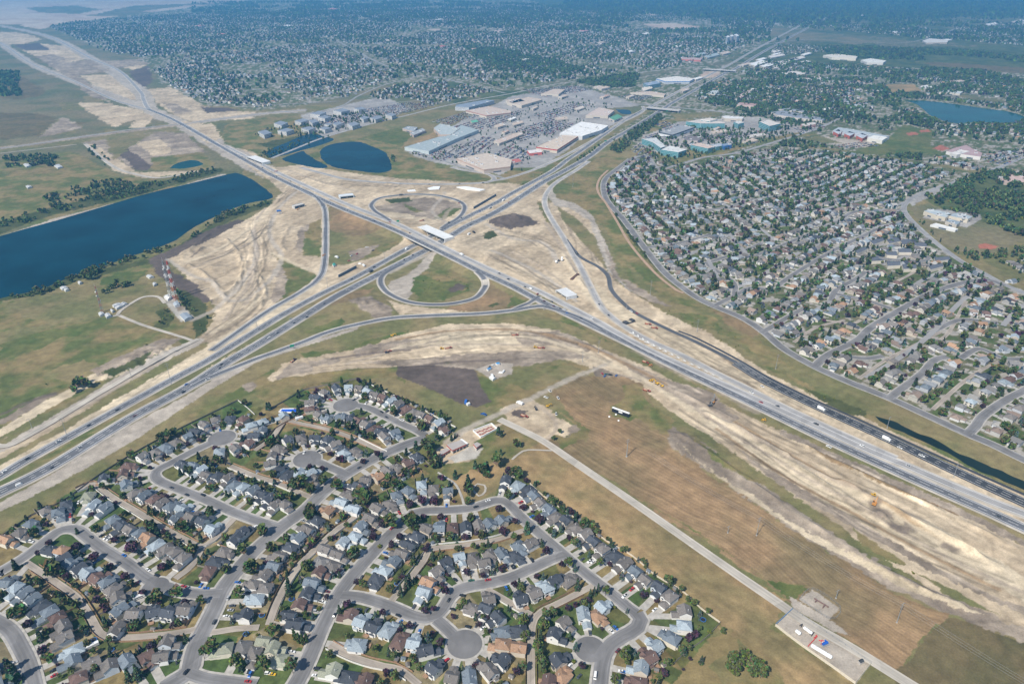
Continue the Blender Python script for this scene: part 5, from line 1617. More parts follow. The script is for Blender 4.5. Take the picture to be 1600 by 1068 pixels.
# trees and shrubs past counting: one object, many leaf sprays
def low_tree(kind, seed, n):
    (V, F, Cc), H = tree_mesh(kind, seed, n)
    # larger sprays, so that a few make a crown
    c = V.reshape(-1, 4, 3)
    m = c.mean(1, keepdims=True)
    k = 2.5 if kind != 'o' else 2.2
    c = m + (c - m) * (k * math.sqrt(60 / n) if n < 60 else k)
    return c.reshape(-1, 3), F, Cc
def build_far_trees():
    if not FAR_TREES:
        return
    A = FAR_TREES
    rng = np.random.default_rng(77)
    Vs, Fs, Cs, base = [], [], [], 0
    arr = np.array([(a[0], a[1], a[2]) for a in A])
    kinds = np.array([a[3] for a in A])
    dist = np.hypot(arr[:, 0], arr[:, 1])
    for lo, hi, n in ((0, 900, 150), (900, 1500, 40), (1500, 2600, 16), (2600, 1e9, 8)):
        for k in TREEKIND:
            for v in range(3):
                m = np.where((dist >= lo) & (dist < hi) & (kinds == k))[0][v::3]
                if not len(m):
                    continue
                V, F, Cc = low_tree(k, 300 + v + ord(k), n)
                a = rng.uniform(0, 6.28, len(m))
                s = arr[m, 2] * rng.uniform(0.85, 1.15, len(m))
                ca, sa = np.cos(a)[:, None], np.sin(a)[:, None]
                X = (V[None, :, 0] * ca - V[None, :, 1] * sa) * s[:, None] + arr[m, 0][:, None]
                Y = (V[None, :, 0] * sa + V[None, :, 1] * ca) * s[:, None] + arr[m, 1][:, None]
                Z = V[None, :, 2] * s[:, None] + height(arr[m, 0], arr[m, 1])[:, None]
                Vs.append(np.stack([X, Y, Z], -1).reshape(-1, 3))
                Fs.append((F[None] + base + (np.arange(len(m)) * len(V))[:, None, None]).reshape(-1, 4))
                Cs.append((Cc[None] * rng.uniform(0.75, 1.3, (len(m), 1, 1))).reshape(-1, 3))
                base += len(m) * len(V)
    o = mesh_np('distant_trees', np.concatenate(Vs), np.concatenate(Fs), M_LEAF, fcol=np.concatenate(Cs))
    tag(o, 'countless trees and shrubs between the houses of the farther suburbs and along the lake', 'trees', kind='stuff')

# ------------------------------------------------------------------ houses past counting: one object
FAR_HOUSES = []      # x, y, rot, scale, roof colour, wall colour, two storeys
ROOFS_FAR = [ROOFCOL[k][0] for k in 'dggbbbkklltrr'] + [(0.22, 0.17, 0.14), (0.30, 0.29, 0.27), (0.20, 0.21, 0.22)]
WALLS_FAR = [(0.70, 0.69, 0.66), (0.66, 0.62, 0.54), (0.55, 0.57, 0.60), (0.52, 0.46, 0.38), (0.62, 0.60, 0.57)]
def house_tpl(kind, detail):
    """vertices, faces, face class (0 wall, 1 roof, 2 dark glass, 3 garage door)"""
    V, F, K = [], [], []
    def add(v, f, k):
        b = len(V)
        V.extend(v)
        for q in f:
            F.append([b + i for i in q] if len(q) == 4 else [b + q[0], b + q[1], b + q[2], b + q[2]])
            K.append(k)
    def block(x0, x1, y0, y1, z, pitch, axis, over=0.5, hipped=False):
        add([(x0, y0, 0), (x1, y0, 0), (x1, y1, 0), (x0, y1, 0), (x0, y0, z), (x1, y0, z), (x1, y1, z), (x0, y1, z)],
            [(0, 1, 5, 4), (1, 2, 6, 5), (2, 3, 7, 6), (3, 0, 4, 7)], 0)
        a, b, c, d = x0 - over, x1 + over, y0 - over, y1 + over
        e = z - over * pitch
        if axis == 'y':
            h = z + (x1 - x0) / 2 * pitch
            m = (x0 + x1) / 2
            ins = (x1 - x0) / 2 if hipped else 0
            add([(a, c, e), (b, c, e), (b, d, e), (a, d, e), (m, c + ins, h), (m, d - ins, h)], [(1, 2, 5, 4), (3, 0, 4, 5)], 1)
            add([(a, c, e), (b, c, e), (m, c + ins, h), (b, d, e), (a, d, e), (m, d - ins, h)], [(0, 1, 2), (3, 4, 5)], 1 if hipped else 0)
        else:
            h = z + (y1 - y0) / 2 * pitch
            m = (y0 + y1) / 2
            ins = (y1 - y0) / 2 if hipped else 0
            add([(a, c, e), (b, c, e), (b, d, e), (a, d, e), (a + ins, m, h), (b - ins, m, h)], [(0, 1, 5, 4), (2, 3, 4, 5)], 1)
            add([(b, c, e), (b, d, e), (b - ins, m, h), (a, d, e), (a, c, e), (a + ins, m, h)], [(0, 1, 2), (3, 4, 5)], 1 if hipped else 0)
    two = kind % 2 == 0
    z = 5.4 if two else 3.3
    hipd = kind in (1, 2)
    block(-5, 5, -5.5, 3.5, z, 0.55, 'x' if kind in (0, 1) else 'y', 0.5, hipd)
    if detail:
        g = 1 if kind in (0, 3) else -1
        block(g * 1.8 - 3, g * 1.8 + 3, 3.5, 8.2, 2.7, 0.5, 'y', 0.4, hipd)
        add([(g * 1.8 - 2.4, 8.23, 0.1), (g * 1.8 + 2.4, 8.23, 0.1), (g * 1.8 + 2.4, 8.23, 2.2), (g * 1.8 - 2.4, 8.23, 2.2)], [(1, 0, 3, 2)], 3)
        if two:
            for x in (-2.4, 2.2):
                add([(x - 1, -5.53, 3.3), (x + 1, -5.53, 3.3), (x + 1, -5.53, 4.6), (x - 1, -5.53, 4.6)], [(0, 1, 2, 3)], 2)
            add([(-g * 2.6 - 1, 3.53, 3.3), (-g * 2.6 + 1, 3.53, 3.3), (-g * 2.6 + 1, 3.53, 4.6), (-g * 2.6 - 1, 3.53, 4.6)], [(1, 0, 3, 2)], 2)
        add([(1.2, -5.53, 0.5), (3.6, -5.53, 0.5), (3.6, -5.53, 2.4), (1.2, -5.53, 2.4)], [(0, 1, 2, 3)], 2)
        add([(g * 1.8 - 2.7, 8.3, 0.12), (g * 1.8 + 2.7, 8.3, 0.12), (g * 1.8 + 2.7, 15.5, 0.12), (g * 1.8 - 2.7, 15.5, 0.12)], [(0, 1, 2, 3)], 4)
        add([(-3.6, -5.53, 1.0), (-1.6, -5.53, 1.0), (-1.6, -5.53, 2.2), (-3.6, -5.53, 2.2)], [(0, 1, 2, 3)], 2)
    return np.array(V, float), np.array(F), np.array(K)

def build_far_houses():
    rng = np.random.default_rng(5)
    A = np.array([(h[0], h[1], h[2], h[3]) for h in FAR_HOUSES])
    n = len(A)
    dist = np.hypot(A[:, 0], A[:, 1])
    kind = rng.integers(0, 4, n)
    roof = np.array(ROOFS_FAR)[rng.integers(0, len(ROOFS_FAR), n)] * rng.uniform(0.8, 1.25, (n, 1))
    wall = np.array(WALLS_FAR)[rng.integers(0, len(WALLS_FAR), n)] * rng.uniform(0.55, 1.0, (n, 1))
    Vs, Q, T, CQ, base = [], [], [], [], 0
    for k in range(4):
        for det in (0, 1):
            m = np.where((kind == k) & ((dist < 2300) == bool(det)))[0]
            if not len(m):
                continue
            V, F, K = house_tpl(k, det)
            c, s = np.cos(A[m, 2])[:, None], np.sin(A[m, 2])[:, None]
            sc = A[m, 3][:, None]
            X = (V[None, :, 0] * c - V[None, :, 1] * s) * sc + A[m, 0][:, None]
            Y = (V[None, :, 0] * s + V[None, :, 1] * c) * sc + A[m, 1][:, None]
            Z = np.repeat(V[None, :, 2], len(m), 0) * sc
            Vs.append(np.stack([X, Y, Z], -1).reshape(-1, 3))
            FF = F[None] + base + (np.arange(len(m)) * len(V))[:, None, None]
            col = np.zeros((len(m), len(K), 3))
            for j, kk in enumerate(K):
                col[:, j] = wall[m] if kk == 0 else roof[m] if kk == 1 else (0.03, 0.035, 0.045) if kk == 2 else (0.36, 0.345, 0.31) if kk == 4 else (0.62, 0.61, 0.58)
            tri = F[:, 2] == F[:, 3]
            Q.append(FF[:, ~tri].reshape(-1, 4)); CQ.append((0, col[:, ~tri].reshape(-1, 3)))
            T.append(FF[:, tri][:, :, :3].reshape(-1, 3)); CQ.append((1, col[:, tri].reshape(-1, 3)))
            base += len(m) * len(V)
    cols = np.concatenate([c for t, c in CQ if t == 0] + [c for t, c in CQ if t == 1])
    o = mesh_np('distant_houses', np.concatenate(Vs), [np.concatenate(Q), np.concatenate(T)], mat_attr('far_house_paint', 0.85, 0.1, 0.4), fcol=cols)
    tag(o, 'thousands of detached houses in the suburbs beyond the highways', 'houses', kind='stuff')

# ------------------------------------------------------------------ filling the suburbs
OCC = {}
def occupied(x, y, r, add=True):
    k = 12.0
    i, j = int(x // k), int(y // k)
    for a in range(i - 2, i + 3):
        for b in range(j - 2, j + 3):
            for (u, v, q) in OCC.get((a, b), ()):
                if (u - x) ** 2 + (v - y) ** 2 < (r + q) ** 2:
                    return True
    if add:
        OCC.setdefault((i, j), []).append((x, y, r))
    return False
EXCL = []
def excluded(x, y):
    return any(a < x < b and c < y < d and inside(np.array([x]), np.array([y]), p)[0] for a, b, c, d, p in EXCL)
for _s in ('1405,154 1450,155 1500,161 1540,167 1577,172 1612,184 1580,196 1525,195 1497,197 1470,192 1445,184 1425,170', '1383,131 1430,131 1442,142 1440,146 1390,146', '1320,240 1340,222 1380,218 1410,193 1455,203 1455,225 1475,240 1380,244', '1440,86 1520,88 1700,110 1700,150 1540,112 1450,104',
           '1265,212 1300,200 1390,215 1385,232 1330,232', '1500,146 1575,154 1565,164 1500,154', '340,100 420,100 425,110 400,118 345,112', '1480,232 1540,230 1540,262 1480,250', '975,34 1110,32 1110,46 990,46', '640,42 700,42 700,50 650,52', '1210,38 1390,60 1340,72 1200,60'):
    _p = [P0(*q) for q in pts(_s)]
    _a = np.array(_p)
    EXCL.append((_a[:, 0].min(), _a[:, 0].max(), _a[:, 1].min(), _a[:, 1].max(), _p))
def block_road(d, extra=0):
    """mark the road as taken"""
    L = d['line']
    step = max(1, int(4 / max(0.5, math.hypot(*(L[1] - L[0])))))
    for q in L[::step]:
        k = 12.0
        OCC.setdefault((int(q[0] // k), int(q[1] // k)), []).append((q[0], q[1], d['w'] / 2 + extra))

_fr = random.Random(31)
def row_along(line, w, spacing=13.0, poly=None, size=1.0, trees=1.0, jit=0.0):
    """houses on both sides of a street"""
    seg = np.hypot(*np.diff(line, axis=0).T)
    s = np.concatenate([[0], np.cumsum(seg)])
    for side in (-1, 1):
        a = 6.0
        while a < s[-1] - 4:
            i = min(int(np.searchsorted(s, a)), len(line) - 1)
            i = max(i, 1)
            t = (line[i] - line[i - 1])
            t = t / max(1e-6, np.linalg.norm(t))
            n = np.array([-t[1], t[0]]) * side
            p = line[i] + n * (w / 2 + 14.5 + _fr.uniform(-1.5, 2.5)) + np.array([_fr.gauss(0, 1), _fr.gauss(0, 1)]) * jit
            a += spacing * _fr.uniform(0.92, 1.15)
            if poly is not None and not inside(np.array([p[0]]), np.array([p[1]]), poly)[0]:
                continue
            if excluded(p[0], p[1]) or (p[1] > 2300 and fbm(p[0] / 190, p[1] / 260, 97, 3) > 0.63) or occupied(p[0], p[1], 5.6):
                continue
            FAR_HOUSES.append((p[0], p[1], math.atan2(n[0], -n[1]) + _fr.uniform(-0.06, 0.06) * (1 + 2 * jit) + (1.5708 if _fr.random() < 0.12 else 0), size * _fr.uniform(0.92, 1.08)))
            for _ in range(4):
                if _fr.random() < 0.55 * trees:
                    back = _fr.random() < 0.6
                    q = p + n * (_fr.uniform(10, 15) if back else -_fr.uniform(10, 13)) + t * _fr.uniform(-6, 6)
                    if not excluded(q[0], q[1]) and not occupied(q[0], q[1], 1.2):
                        FAR_TREES.append((q[0], q[1], _fr.uniform(0.6, 1.15) * (1.0 if q[1] < 2300 else 1.1), _fr.choice('gggggccbp' if back else 'gggccbpp')))

def fill_suburb(px_poly, ang_px, period=78, spacing=13.2, trees=1.0, seed=1, roads=True, size=1.0, bend=60, jit=0.0):
    poly = [P0(*q) for q in pts(px_poly)]
    pa = np.array(poly)
    (ax, ay), (bx, by) = [P0(*q) for q in pts(ang_px)]
    ang = math.atan2(by - ay, bx - ax)
    c, s = math.cos(ang), math.sin(ang)
    u = pa[:, 0] * c + pa[:, 1] * s
    w = -pa[:, 0] * s + pa[:, 1] * c
    rr = random.Random(seed)
    wv = w.min()
    while wv < w.max():
        cur, ph, am = [], rr.uniform(0, 6), bend * rr.uniform(0.7, 1.1)
        us = np.arange(u.min(), u.max(), 12.0)
        ww = wv + bend * np.sin(us / 210 + seed) + 0.4 * bend * np.sin(us / 83 + seed * 2)
        X, Y = us * c - ww * s, us * s + ww * c
        m = inside(X, Y, poly) & ~np.array([excluded(a, b) for a, b in zip(X, Y)])
        k = 0
        while k < len(us):
            if not m[k]:
                k += 1
                continue
            e = k
            while e + 1 < len(us) and m[e + 1] and (e - k) < rr.randrange(18, 60):
                e += 1
            if e - k > 4:
                line = np.stack([X[k:e + 1], Y[k:e + 1]], 1)
                d = dict(name='street', w=7.0, mat=M_FAR, line=line, z=None, layer=_layer[0])
                _layer[0] = _layer[0] + 1 if _layer[0] < 260 else 110
                if roads and rr.random() < (0.75 if jit < 2 else 0.4):
                    SUBSTREETS.append(d)
                block_road(d, 1.0)
                row_along(line, 8.0, spacing, poly, size, trees, jit)
            k = e + rr.randrange(2, 4)
        wv += period * rr.uniform(0.92, 1.1)
SUBSTREETS = []
def build_substreets():
    V, F, b = [], [], 0
    for d in SUBSTREETS:
        line = d['line']
        t = np.gradient(line, axis=0)
        t /= np.linalg.norm(t, axis=1)[:, None]
        n = np.stack([-t[:, 1], t[:, 0]], 1) * d['w'] / 2
        z = np.full((len(line), 1), 0.15 + (d['layer'] % 120) * 0.004)
        V += [np.hstack([line - n, z]), np.hstack([line + n, z])]
        k = len(line)
        i = np.arange(k - 1)
        F.append(np.stack([b + i, b + i + 1, b + k + i + 1, b + k + i], 1))
        b += 2 * k
    o = mesh_np('street', np.concatenate(V), np.concatenate(F), mat('suburb_asphalt', (0.27, 0.265, 0.26), 0.9, 0.12, 0.03))
    o['kind'] = 'structure'

def scatter(px_poly, per_ha, kinds='gggc', smin=0.7, smax=1.3, seed=1, clump=0.0):
    poly = [P0(*q) for q in pts(px_poly)]
    pa = np.array(poly)
    area = 0.5 * abs(np.dot(pa[:, 0], np.roll(pa[:, 1], -1)) - np.dot(pa[:, 1], np.roll(pa[:, 0], -1)))
    n = int(area / 1e4 * per_ha)
    rng = np.random.default_rng(seed)
    lo, hi = pa.min(0), pa.max(0)
    k = min(400000, int(n * (2.4 if clump else 1.2) * (hi[0] - lo[0]) * (hi[1] - lo[1]) / area) + 8)
    x, y = rng.uniform(lo[0], hi[0], k), rng.uniform(lo[1], hi[1], k)
    m = inside(x, y, poly)
    if clump:
        m &= fbm(x / clump, y / clump, seed, 3) > 0.5
    x, y = x[m][:n], y[m][:n]
    for a, b in zip(x, y):
        if not excluded(a, b) and not occupied(a, b, 0.8, False):
            FAR_TREES.append((a, b, rng.uniform(smin, smax), kinds[rng.integers(len(kinds))]))

def suburbs():
    for d in ROADS:
        block_road(d, 1.0)
    for q in ('1367,650 1385,654 1415,667 1460,686 1500,708 1550,730 1610,756',):
        pass
    for d in EAST:
        row_along(d['line'], d['w'], 12.6)
    # the suburb east of the interchange
    east = '975,262 1000,246 1060,264 1210,232 1300,238 1440,258 1505,276 1420,310 1408,325 1420,350 1465,392 1535,432 1570,452 1620,470 1680,520 1680,742 1600,708 1450,640 1275,562 1170,495 1095,462 1015,384 950,302'
    # houses facing the perimeter street from its inner side
    pe = [P0(*q) for q in pts(east)]
    row_along(PERIM['line'], 11, 13, pe)
    fill_suburb('975,262 1000,246 1060,264 1210,232 1250,340 1180,420 1095,462 1015,384 950,302', '960,300 1090,450', 64, 12.4, 1.6, 33, bend=18, jit=1.2)
    fill_suburb('1210,232 1300,238 1440,258 1505,276 1420,310 1408,325 1420,350 1440,372 1250,340', '1250,345 1440,262', 62, 12.4, 1.6, 34, bend=26, jit=1.2)
    fill_suburb(east, '1272,572 1480,448', 64, 12.2, 1.7, 3, bend=34, jit=1.2)
    scatter(east, 24, 'gggggcbp', 0.8, 1.4, 70)
    scatter('78,42 155,78 213,90 262,92 292,150 400,168 530,160 690,125 790,138 1000,112 1180,68 980,52 780,14 400,17 120,34', 3.5, 'gggc', 1.0, 1.7, 71, 150)
    scatter('1200,95 1560,122 1700,136 1700,236 1480,215 1240,215 1100,160', 16, 'gggc', 1.0, 1.6, 72, 110)
    scatter('300,4 700,2 1200,20 1700,10 1700,70 1400,60 1100,70 900,50 300,20', 3.5, 'gggc', 1.3, 2.4, 73, 250)
    fill_suburb('1440,255 1520,268 1600,250 1700,262 1700,230 1480,240', '1440,250 1600,240', 70, 13, 1.6, 5, bend=20)
    fill_suburb('1580,395 1640,380 1700,400 1700,470 1620,450 1575,430', '1580,400 1640,430', 66, 13, 1.6, 8, bend=10)
    # the suburbs to the north
    fill_suburb('78,42 155,78 213,90 300,84 400,66 470,60 520,58 640,112 700,118 790,138 870,126 1000,112 1080,102 1180,68 1150,60 1080,56 980,52 900,28 780,14 600,12 400,17 250,24 120,34', '300,86 600,40', 84, 14, 1.15, 4, roads=True, bend=50, jit=7)
    fill_suburb('235,105 262,92 330,84 420,76 500,66 575,94 634,117 600,128 560,146 530,160 470,162 400,168 330,162 292,150 255,130', '260,110 470,100', 72, 12, 0.7, 6, bend=40, jit=6)
    fill_suburb('560,160 610,135 690,125 775,142 740,152 640,172 600,170', '560,160 740,146', 72, 12, 1.3, 9, bend=20, jit=5)
    fill_suburb('1210,70 1330,72 1290,82 1200,88', '1210,72 1320,74', 84, 14, 1.6, 12, bend=20, jit=8)
    fill_suburb('1200,95 1330,102 1460,112 1560,122 1700,136 1700,236 1600,236 1580,212 1480,215 1440,190 1400,186 1390,165 1408,155 1340,150 1370,170 1320,185 1250,180 1200,165 1100,160 1080,150 1140,118', '1200,130 1500,140', 66, 12, 1.9, 14, bend=40, jit=5)
    fill_suburb('1430,140 1560,150 1700,166 1700,176 1590,170 1500,160 1440,150', '1430,145 1580,160', 60, 14, 2.0, 15, bend=5, jit=4)
    fill_suburb('1240,40 1420,58 1580,70 1700,82 1700,40 1560,36 1480,46 1300,34', '1240,40 1600,60', 90, 15, 2.0, 16, bend=40, jit=9)
    fill_suburb('700,6 1000,16 1280,34 1200,55 980,48 900,26', '700,6 1000,16', 130, 17, 2.0, 17, roads=False, bend=60, jit=12)
    # belts, woods and parks
    scatter('0,364 85,334 225,302 340,268 340,262 220,290 90,320 0,344', 110, 'ggy', 0.5, 0.9, 21, 25)
    scatter('60,315 110,295 170,282 240,285 230,300 150,312 90,328', 90, 'gggc', 0.6, 1.0, 22, 22)
    scatter('5,248 50,240 90,244 85,260 40,262 10,262', 90, 'gggc', 0.7, 1.2, 23, 18); scatter('130,232 150,230 175,256 165,260', 90, 'gg', 0.6, 1, 24, 15)
    scatter('0,470 62,452 100,438 130,428 200,404 240,391 290,376 350,334 400,320 425,313 424,318 400,326 350,342 300,372 240,400 200,414 130,436 62,462', 240, 'gggy', 0.5, 0.95, 25, 14)
    scatter('128,432 150,420 153,432 140,442 130,440', 260, 'g', 0.9, 1.4, 26); scatter('160,460 170,448 200,440 206,446 180,455', 260, 'gyg', 0.7, 1.1, 27)
    scatter('274,456 282,460 306,488 302,494 288,480', 330, 'gc', 0.6, 1.0, 28); scatter('248,492 258,484 272,500 262,510 248,512', 150, 'gy', 0.5, 0.9, 29); scatter('300,515 325,495 335,500 320,520', 90, 'gy', 0.4, 0.7, 30)
    scatter('1440,310 1515,276 1560,268 1700,284 1700,400 1600,372 1530,345 1465,325', 115, 'ggggcy', 0.8, 1.5, 31, 26); scatter('1470,384 1530,398 1600,385 1600,400 1520,408', 120, 'ggc', 0.7, 1.1, 32)
    scatter('1440,345 1475,384 1530,402 1525,408 1468,390 1432,350', 60, 'gc', 0.5, 0.8, 33); scatter('945,300 955,300 975,340 1010,386 1040,424 1066,446 1062,455 1030,428 1000,396 968,350', 130, 'gyg', 0.5, 0.9, 34, 14)
    scatter('722,72 780,76 870,96 920,112 860,116 790,112 760,104', 55, 'gggc', 1.0, 1.5, 35); scatter('870,14 1200,36 1280,40 1400,32 1700,22 1700,-20 900,-20', 4, 'gc', 1.5, 3.0, 36)
    scatter('1280,72 1480,78 1700,98 1700,108 1480,96 1300,90', 30, 'gcg', 1.0, 1.6, 37); scatter('1440,122 1700,142 1700,128 1560,112 1440,106', 40, 'ggc', 1.0, 1.5, 38)
    scatter('1490,190 1500,193 1600,190 1700,200 1700,215 1600,212 1500,208', 110, 'gggc', 0.9, 1.4, 39); scatter('1400,152 1420,146 1600,168 1600,178 1440,158', 60, 'gcc', 0.8, 1.2, 40)
    scatter('1440,176 1480,192 1470,205 1420,196 1400,180', 90, 'ggc', 0.8, 1.3, 41); scatter('1205,230 1300,232 1440,252 1440,242 1380,242 1320,236 1240,216', 110, 'ggc', 0.8, 1.2, 42)
    scatter('1000,240 1030,205 1100,196 1200,205 1260,210 1200,222 1110,240 1060,262', 45, 'ggc', 0.6, 1.1, 43); scatter('950,235 985,205 1030,180 1040,184 1000,215 970,240', 130, 'ggc', 0.7, 1.1, 44)
    scatter('900,128 960,118 1000,116 990,136 940,138', 120, 'ggc', 0.9, 1.4, 45); scatter('640,240 700,215 800,170 900,150 960,165 900,210 820,270 760,275', 9, 'gc', 0.5, 0.8, 46)
    scatter('390,210 450,195 560,175 620,178 600,192 500,212 420,216', 30, 'gc', 0.6, 1.0, 47); scatter('1100,128 1200,150 1290,165 1330,190 1250,198 1150,172 1090,150', 60, 'ggc', 0.8, 1.2, 48)
    scatter('400,240 430,232 500,213 520,214 450,236 410,252', 60, 'gy', 0.5, 0.9, 49); scatter('612,242 618,246 616,256 611,252', 80, 'gc', 0.8, 1.1, 50); scatter('-20,112 30,112 34,150 -20,152', 40, 'g', 0.9, 1.4, 51)
    scatter('900,250 955,215 960,220 905,256', 90, 'g', 0.6, 0.9, 52); scatter('812,292 850,270 900,240 896,248 840,284', 40, 'gy', 0.5, 0.8, 53)
    scatter('0,620 100,590 280,520 300,538 110,622 0,665', 2, 'yg', 0.3, 0.6, 54); scatter('1260,606 1350,640 1352,650 1262,616', 120, 'y', 0.3, 0.5, 55)
    scatter('1330,832 1420,880 1560,958 1550,966 1400,890', 40, 'y', 0.25, 0.45, 56); scatter('1080,686 1200,758 1190,764 1080,700', 50, 'y', 0.25, 0.45, 57); scatter('650,435 730,440 735,455 660,466', 30, 'y', 0.3, 0.6, 58)
    scatter('1020,480 1110,500 1180,540 1150,545 1060,500', 40, 'y', 0.3, 0.5, 59); scatter('500,600 690,640 720,668 700,664 600,610', 6, 'gy', 0.4, 0.8, 60)

# ------------------------------------------------------------------ vehicles
CARCOL = {'w': ((0.72, 0.72, 0.70), 'white'), 'k': ((0.02, 0.022, 0.026), 'black'), 'd': ((0.07, 0.075, 0.085), 'dark grey'), 's': ((0.40, 0.41, 0.42), 'silver'), 'r': ((0.38, 0.025, 0.03), 'red'),
          'b': ((0.03, 0.13, 0.42), 'blue'), 'm': ((0.13, 0.03, 0.035), 'maroon'), 'y': ((0.68, 0.42, 0.02), 'yellow'), 'g': ((0.03, 0.12, 0.08), 'dark green')}
M_TYRE = mat('tyre_rubber', (0.02, 0.02, 0.02), 0.9, 0.1, 3)
def paint(k):
    m = mat('car_paint_' + CARCOL[k][1].replace(' ', '_'), CARCOL[k][0], 0.35, 0.03, 1, spec=0.5)
    return m
CARS = {}
def car_proto(kind, ck):
    if (kind, ck) in CARS:
        return CARS[kind, ck]
    P = paint(ck)
    b, g = MB(), MB()
    L, W, H = {'c': (4.7, 1.85, 1.48), 'v': (4.8, 1.95, 1.8), 'p': (5.6, 2.0, 1.85), 'n': (5.6, 2.05, 2.2), 't': (8.5, 2.5, 3.3), 'R': (8.2, 2.5, 3.0)}[kind]
    h, w = L / 2, W / 2
    belt = 0.55 * H if kind in 'cvp' else 0.5 * H
    def loft(prof, w0, w1, m, mb):
        """side profile (x, z) with half widths w0 at the bottom and w1 at the top edge"""
        zs = [q[1] for q in prof]
        lo, hi = min(zs), max(zs)
        f = lambda z: w0 + (w1 - w0) * (z - lo) / (hi - lo)
        n = len(prof)
        v = [(x, -f(z), z) for x, z in prof] + [(x, f(z), z) for x, z in prof]
        mb.add(v, [tuple(range(n)), tuple(range(2 * n - 1, n - 1, -1))] + [((i + 1) % n, i, n + i, n + (i + 1) % n) for i in range(n)], m)
    if kind in 'tR':
        body = [(-h, 0.7), (h - 2.2, 0.7), (h - 2.2, H), (-h, H)] if kind == 't' else [(-h, 0.6), (h, 0.6), (h, 1.6), (h - 0.5, H), (-h, H)]
        loft(body, w, w, P, b)
        if kind == 't':
            loft([(h - 2.0, 0.5), (h, 0.5), (h, 1.4), (h - 0.5, 2.4), (h - 2.0, 2.4)], w * 0.95, w * 0.9, P, b)
            loft([(h - 0.45, 1.5), (h + 0.01, 1.42), (h - 0.46, 2.25), (h - 0.6, 2.25)], w * 0.85, w * 0.8, M_GLASS, g)
        else:
            loft([(h - 0.02, 1.6), (h + 0.02, 1.6), (h - 0.42, H - 0.3), (h - 0.5, H - 0.3)], w * 0.9, w * 0.9, M_GLASS, g)
            g.box(-h + 1, h - 1.5, -w - 0.02, -w + 0.02, 1.5, 2.2, M_GLASS)
            b.box(-1.2, -0.3, -0.5, 0.5, H, H + 0.25, M_VENT)
    else:
        low = [(-h, 0.32), (h, 0.32), (h + 0.05, 0.62), (h - 0.25, belt * 0.88), (h * 0.42, belt), (-h + 0.1, belt), (-h - 0.03, 0.7)]
        loft(low, w, w * 0.97, P, b)
        cab = {'c': (-h * 0.72, -h * 0.38, h * 0.1, h * 0.44), 'v': (-h * 0.97, -h * 0.85, h * 0.18, h * 0.46), 'p': (-h * 0.12, -h * 0.05, h * 0.28, h * 0.48), 'n': (-h * 0.99, -h * 0.96, h * 0.55, h * 0.85)}[kind]
        loft([(cab[0], belt), (cab[3], belt), (cab[2], H - 0.06), (cab[1], H - 0.06)], w * 0.94, w * 0.76, M_GLASS if kind != 'n' else P, g if kind != 'n' else b)
        if kind == 'n':
            loft([(cab[3] + 0.03, belt + 0.1), (cab[3] + 0.04, belt + 0.1), (cab[2] + 0.06, H - 0.2), (cab[2] + 0.05, H - 0.2)], w * 0.88, w * 0.74, M_GLASS, g)
        b.box(cab[1] - 0.02, cab[2] + 0.02, -w * 0.76, w * 0.76, H - 0.06, H, P)
        if kind == 'p':
            b.box(-h + 0.12, cab[0] - 0.1, -w + 0.12, w - 0.12, belt, belt + 0.01, M_TYRE)
            b.box(-h + 0.05, cab[0] - 0.05, -w, -w + 0.12, belt, belt + 0.3, P); b.box(-h + 0.05, cab[0] - 0.05, w - 0.12, w, belt, belt + 0.3, P)
            b.box(-h, -h + 0.1, -w, w, belt, belt + 0.3, P)
    wm = MB()
    r = 0.34 if kind in 'cvpn' else 0.5
    wm.tube((0, -0.11, 0), (0, 0.11, 0), r, n=10, m=M_TYRE)
    wm.tube((0, -0.12, 0), (0, 0.12, 0), r * 0.55, n=8, m=M_VENT)
    CARS[kind, ck] = (b.mesh('body'), g.mesh('cabin_glass') if g.v else None, wm.mesh('wheel'), [(sx * h * 0.62, sy * (w - 0.1), r) for sx in (-1, 1) for sy in (-1, 1)])
    return CARS[kind, ck]
KINDN = {'c': 'car', 'v': 'suv', 'p': 'pickup truck', 'n': 'van', 't': 'box truck', 'R': 'motorhome'}
def vehicle(x, y, z, ang, kind, ck, label, group=None, wheels=False):
    body, win, wheel, wp = car_proto(kind, ck)
    root = empty(KINDN[kind].replace(' ', '_'), (x, y, z), ang)
    part('body', body, root)
    if win:
        part('cabin_glass', win, root)
    if wheels:
        for q in wp:
            w = part('wheel', wheel, root)
            w.location = q
    else:
        pass
    tag(root, label, KINDN[kind], group)
    return root

def road_dir(x, y, names=None):
    best = (1e9, 0, None)
    for d in ROADS:
        if names and d['name'] not in names:
            continue
        L = d['line']
        k = int(np.hypot(L[:, 0] - x, L[:, 1] - y).argmin())
        dd = math.hypot(L[k][0] - x, L[k][1] - y)
        if dd < best[0]:
            t = L[min(k + 1, len(L) - 1)] - L[max(k - 1, 0)]
            best = (dd, math.atan2(t[1], t[0]), d)
    return best

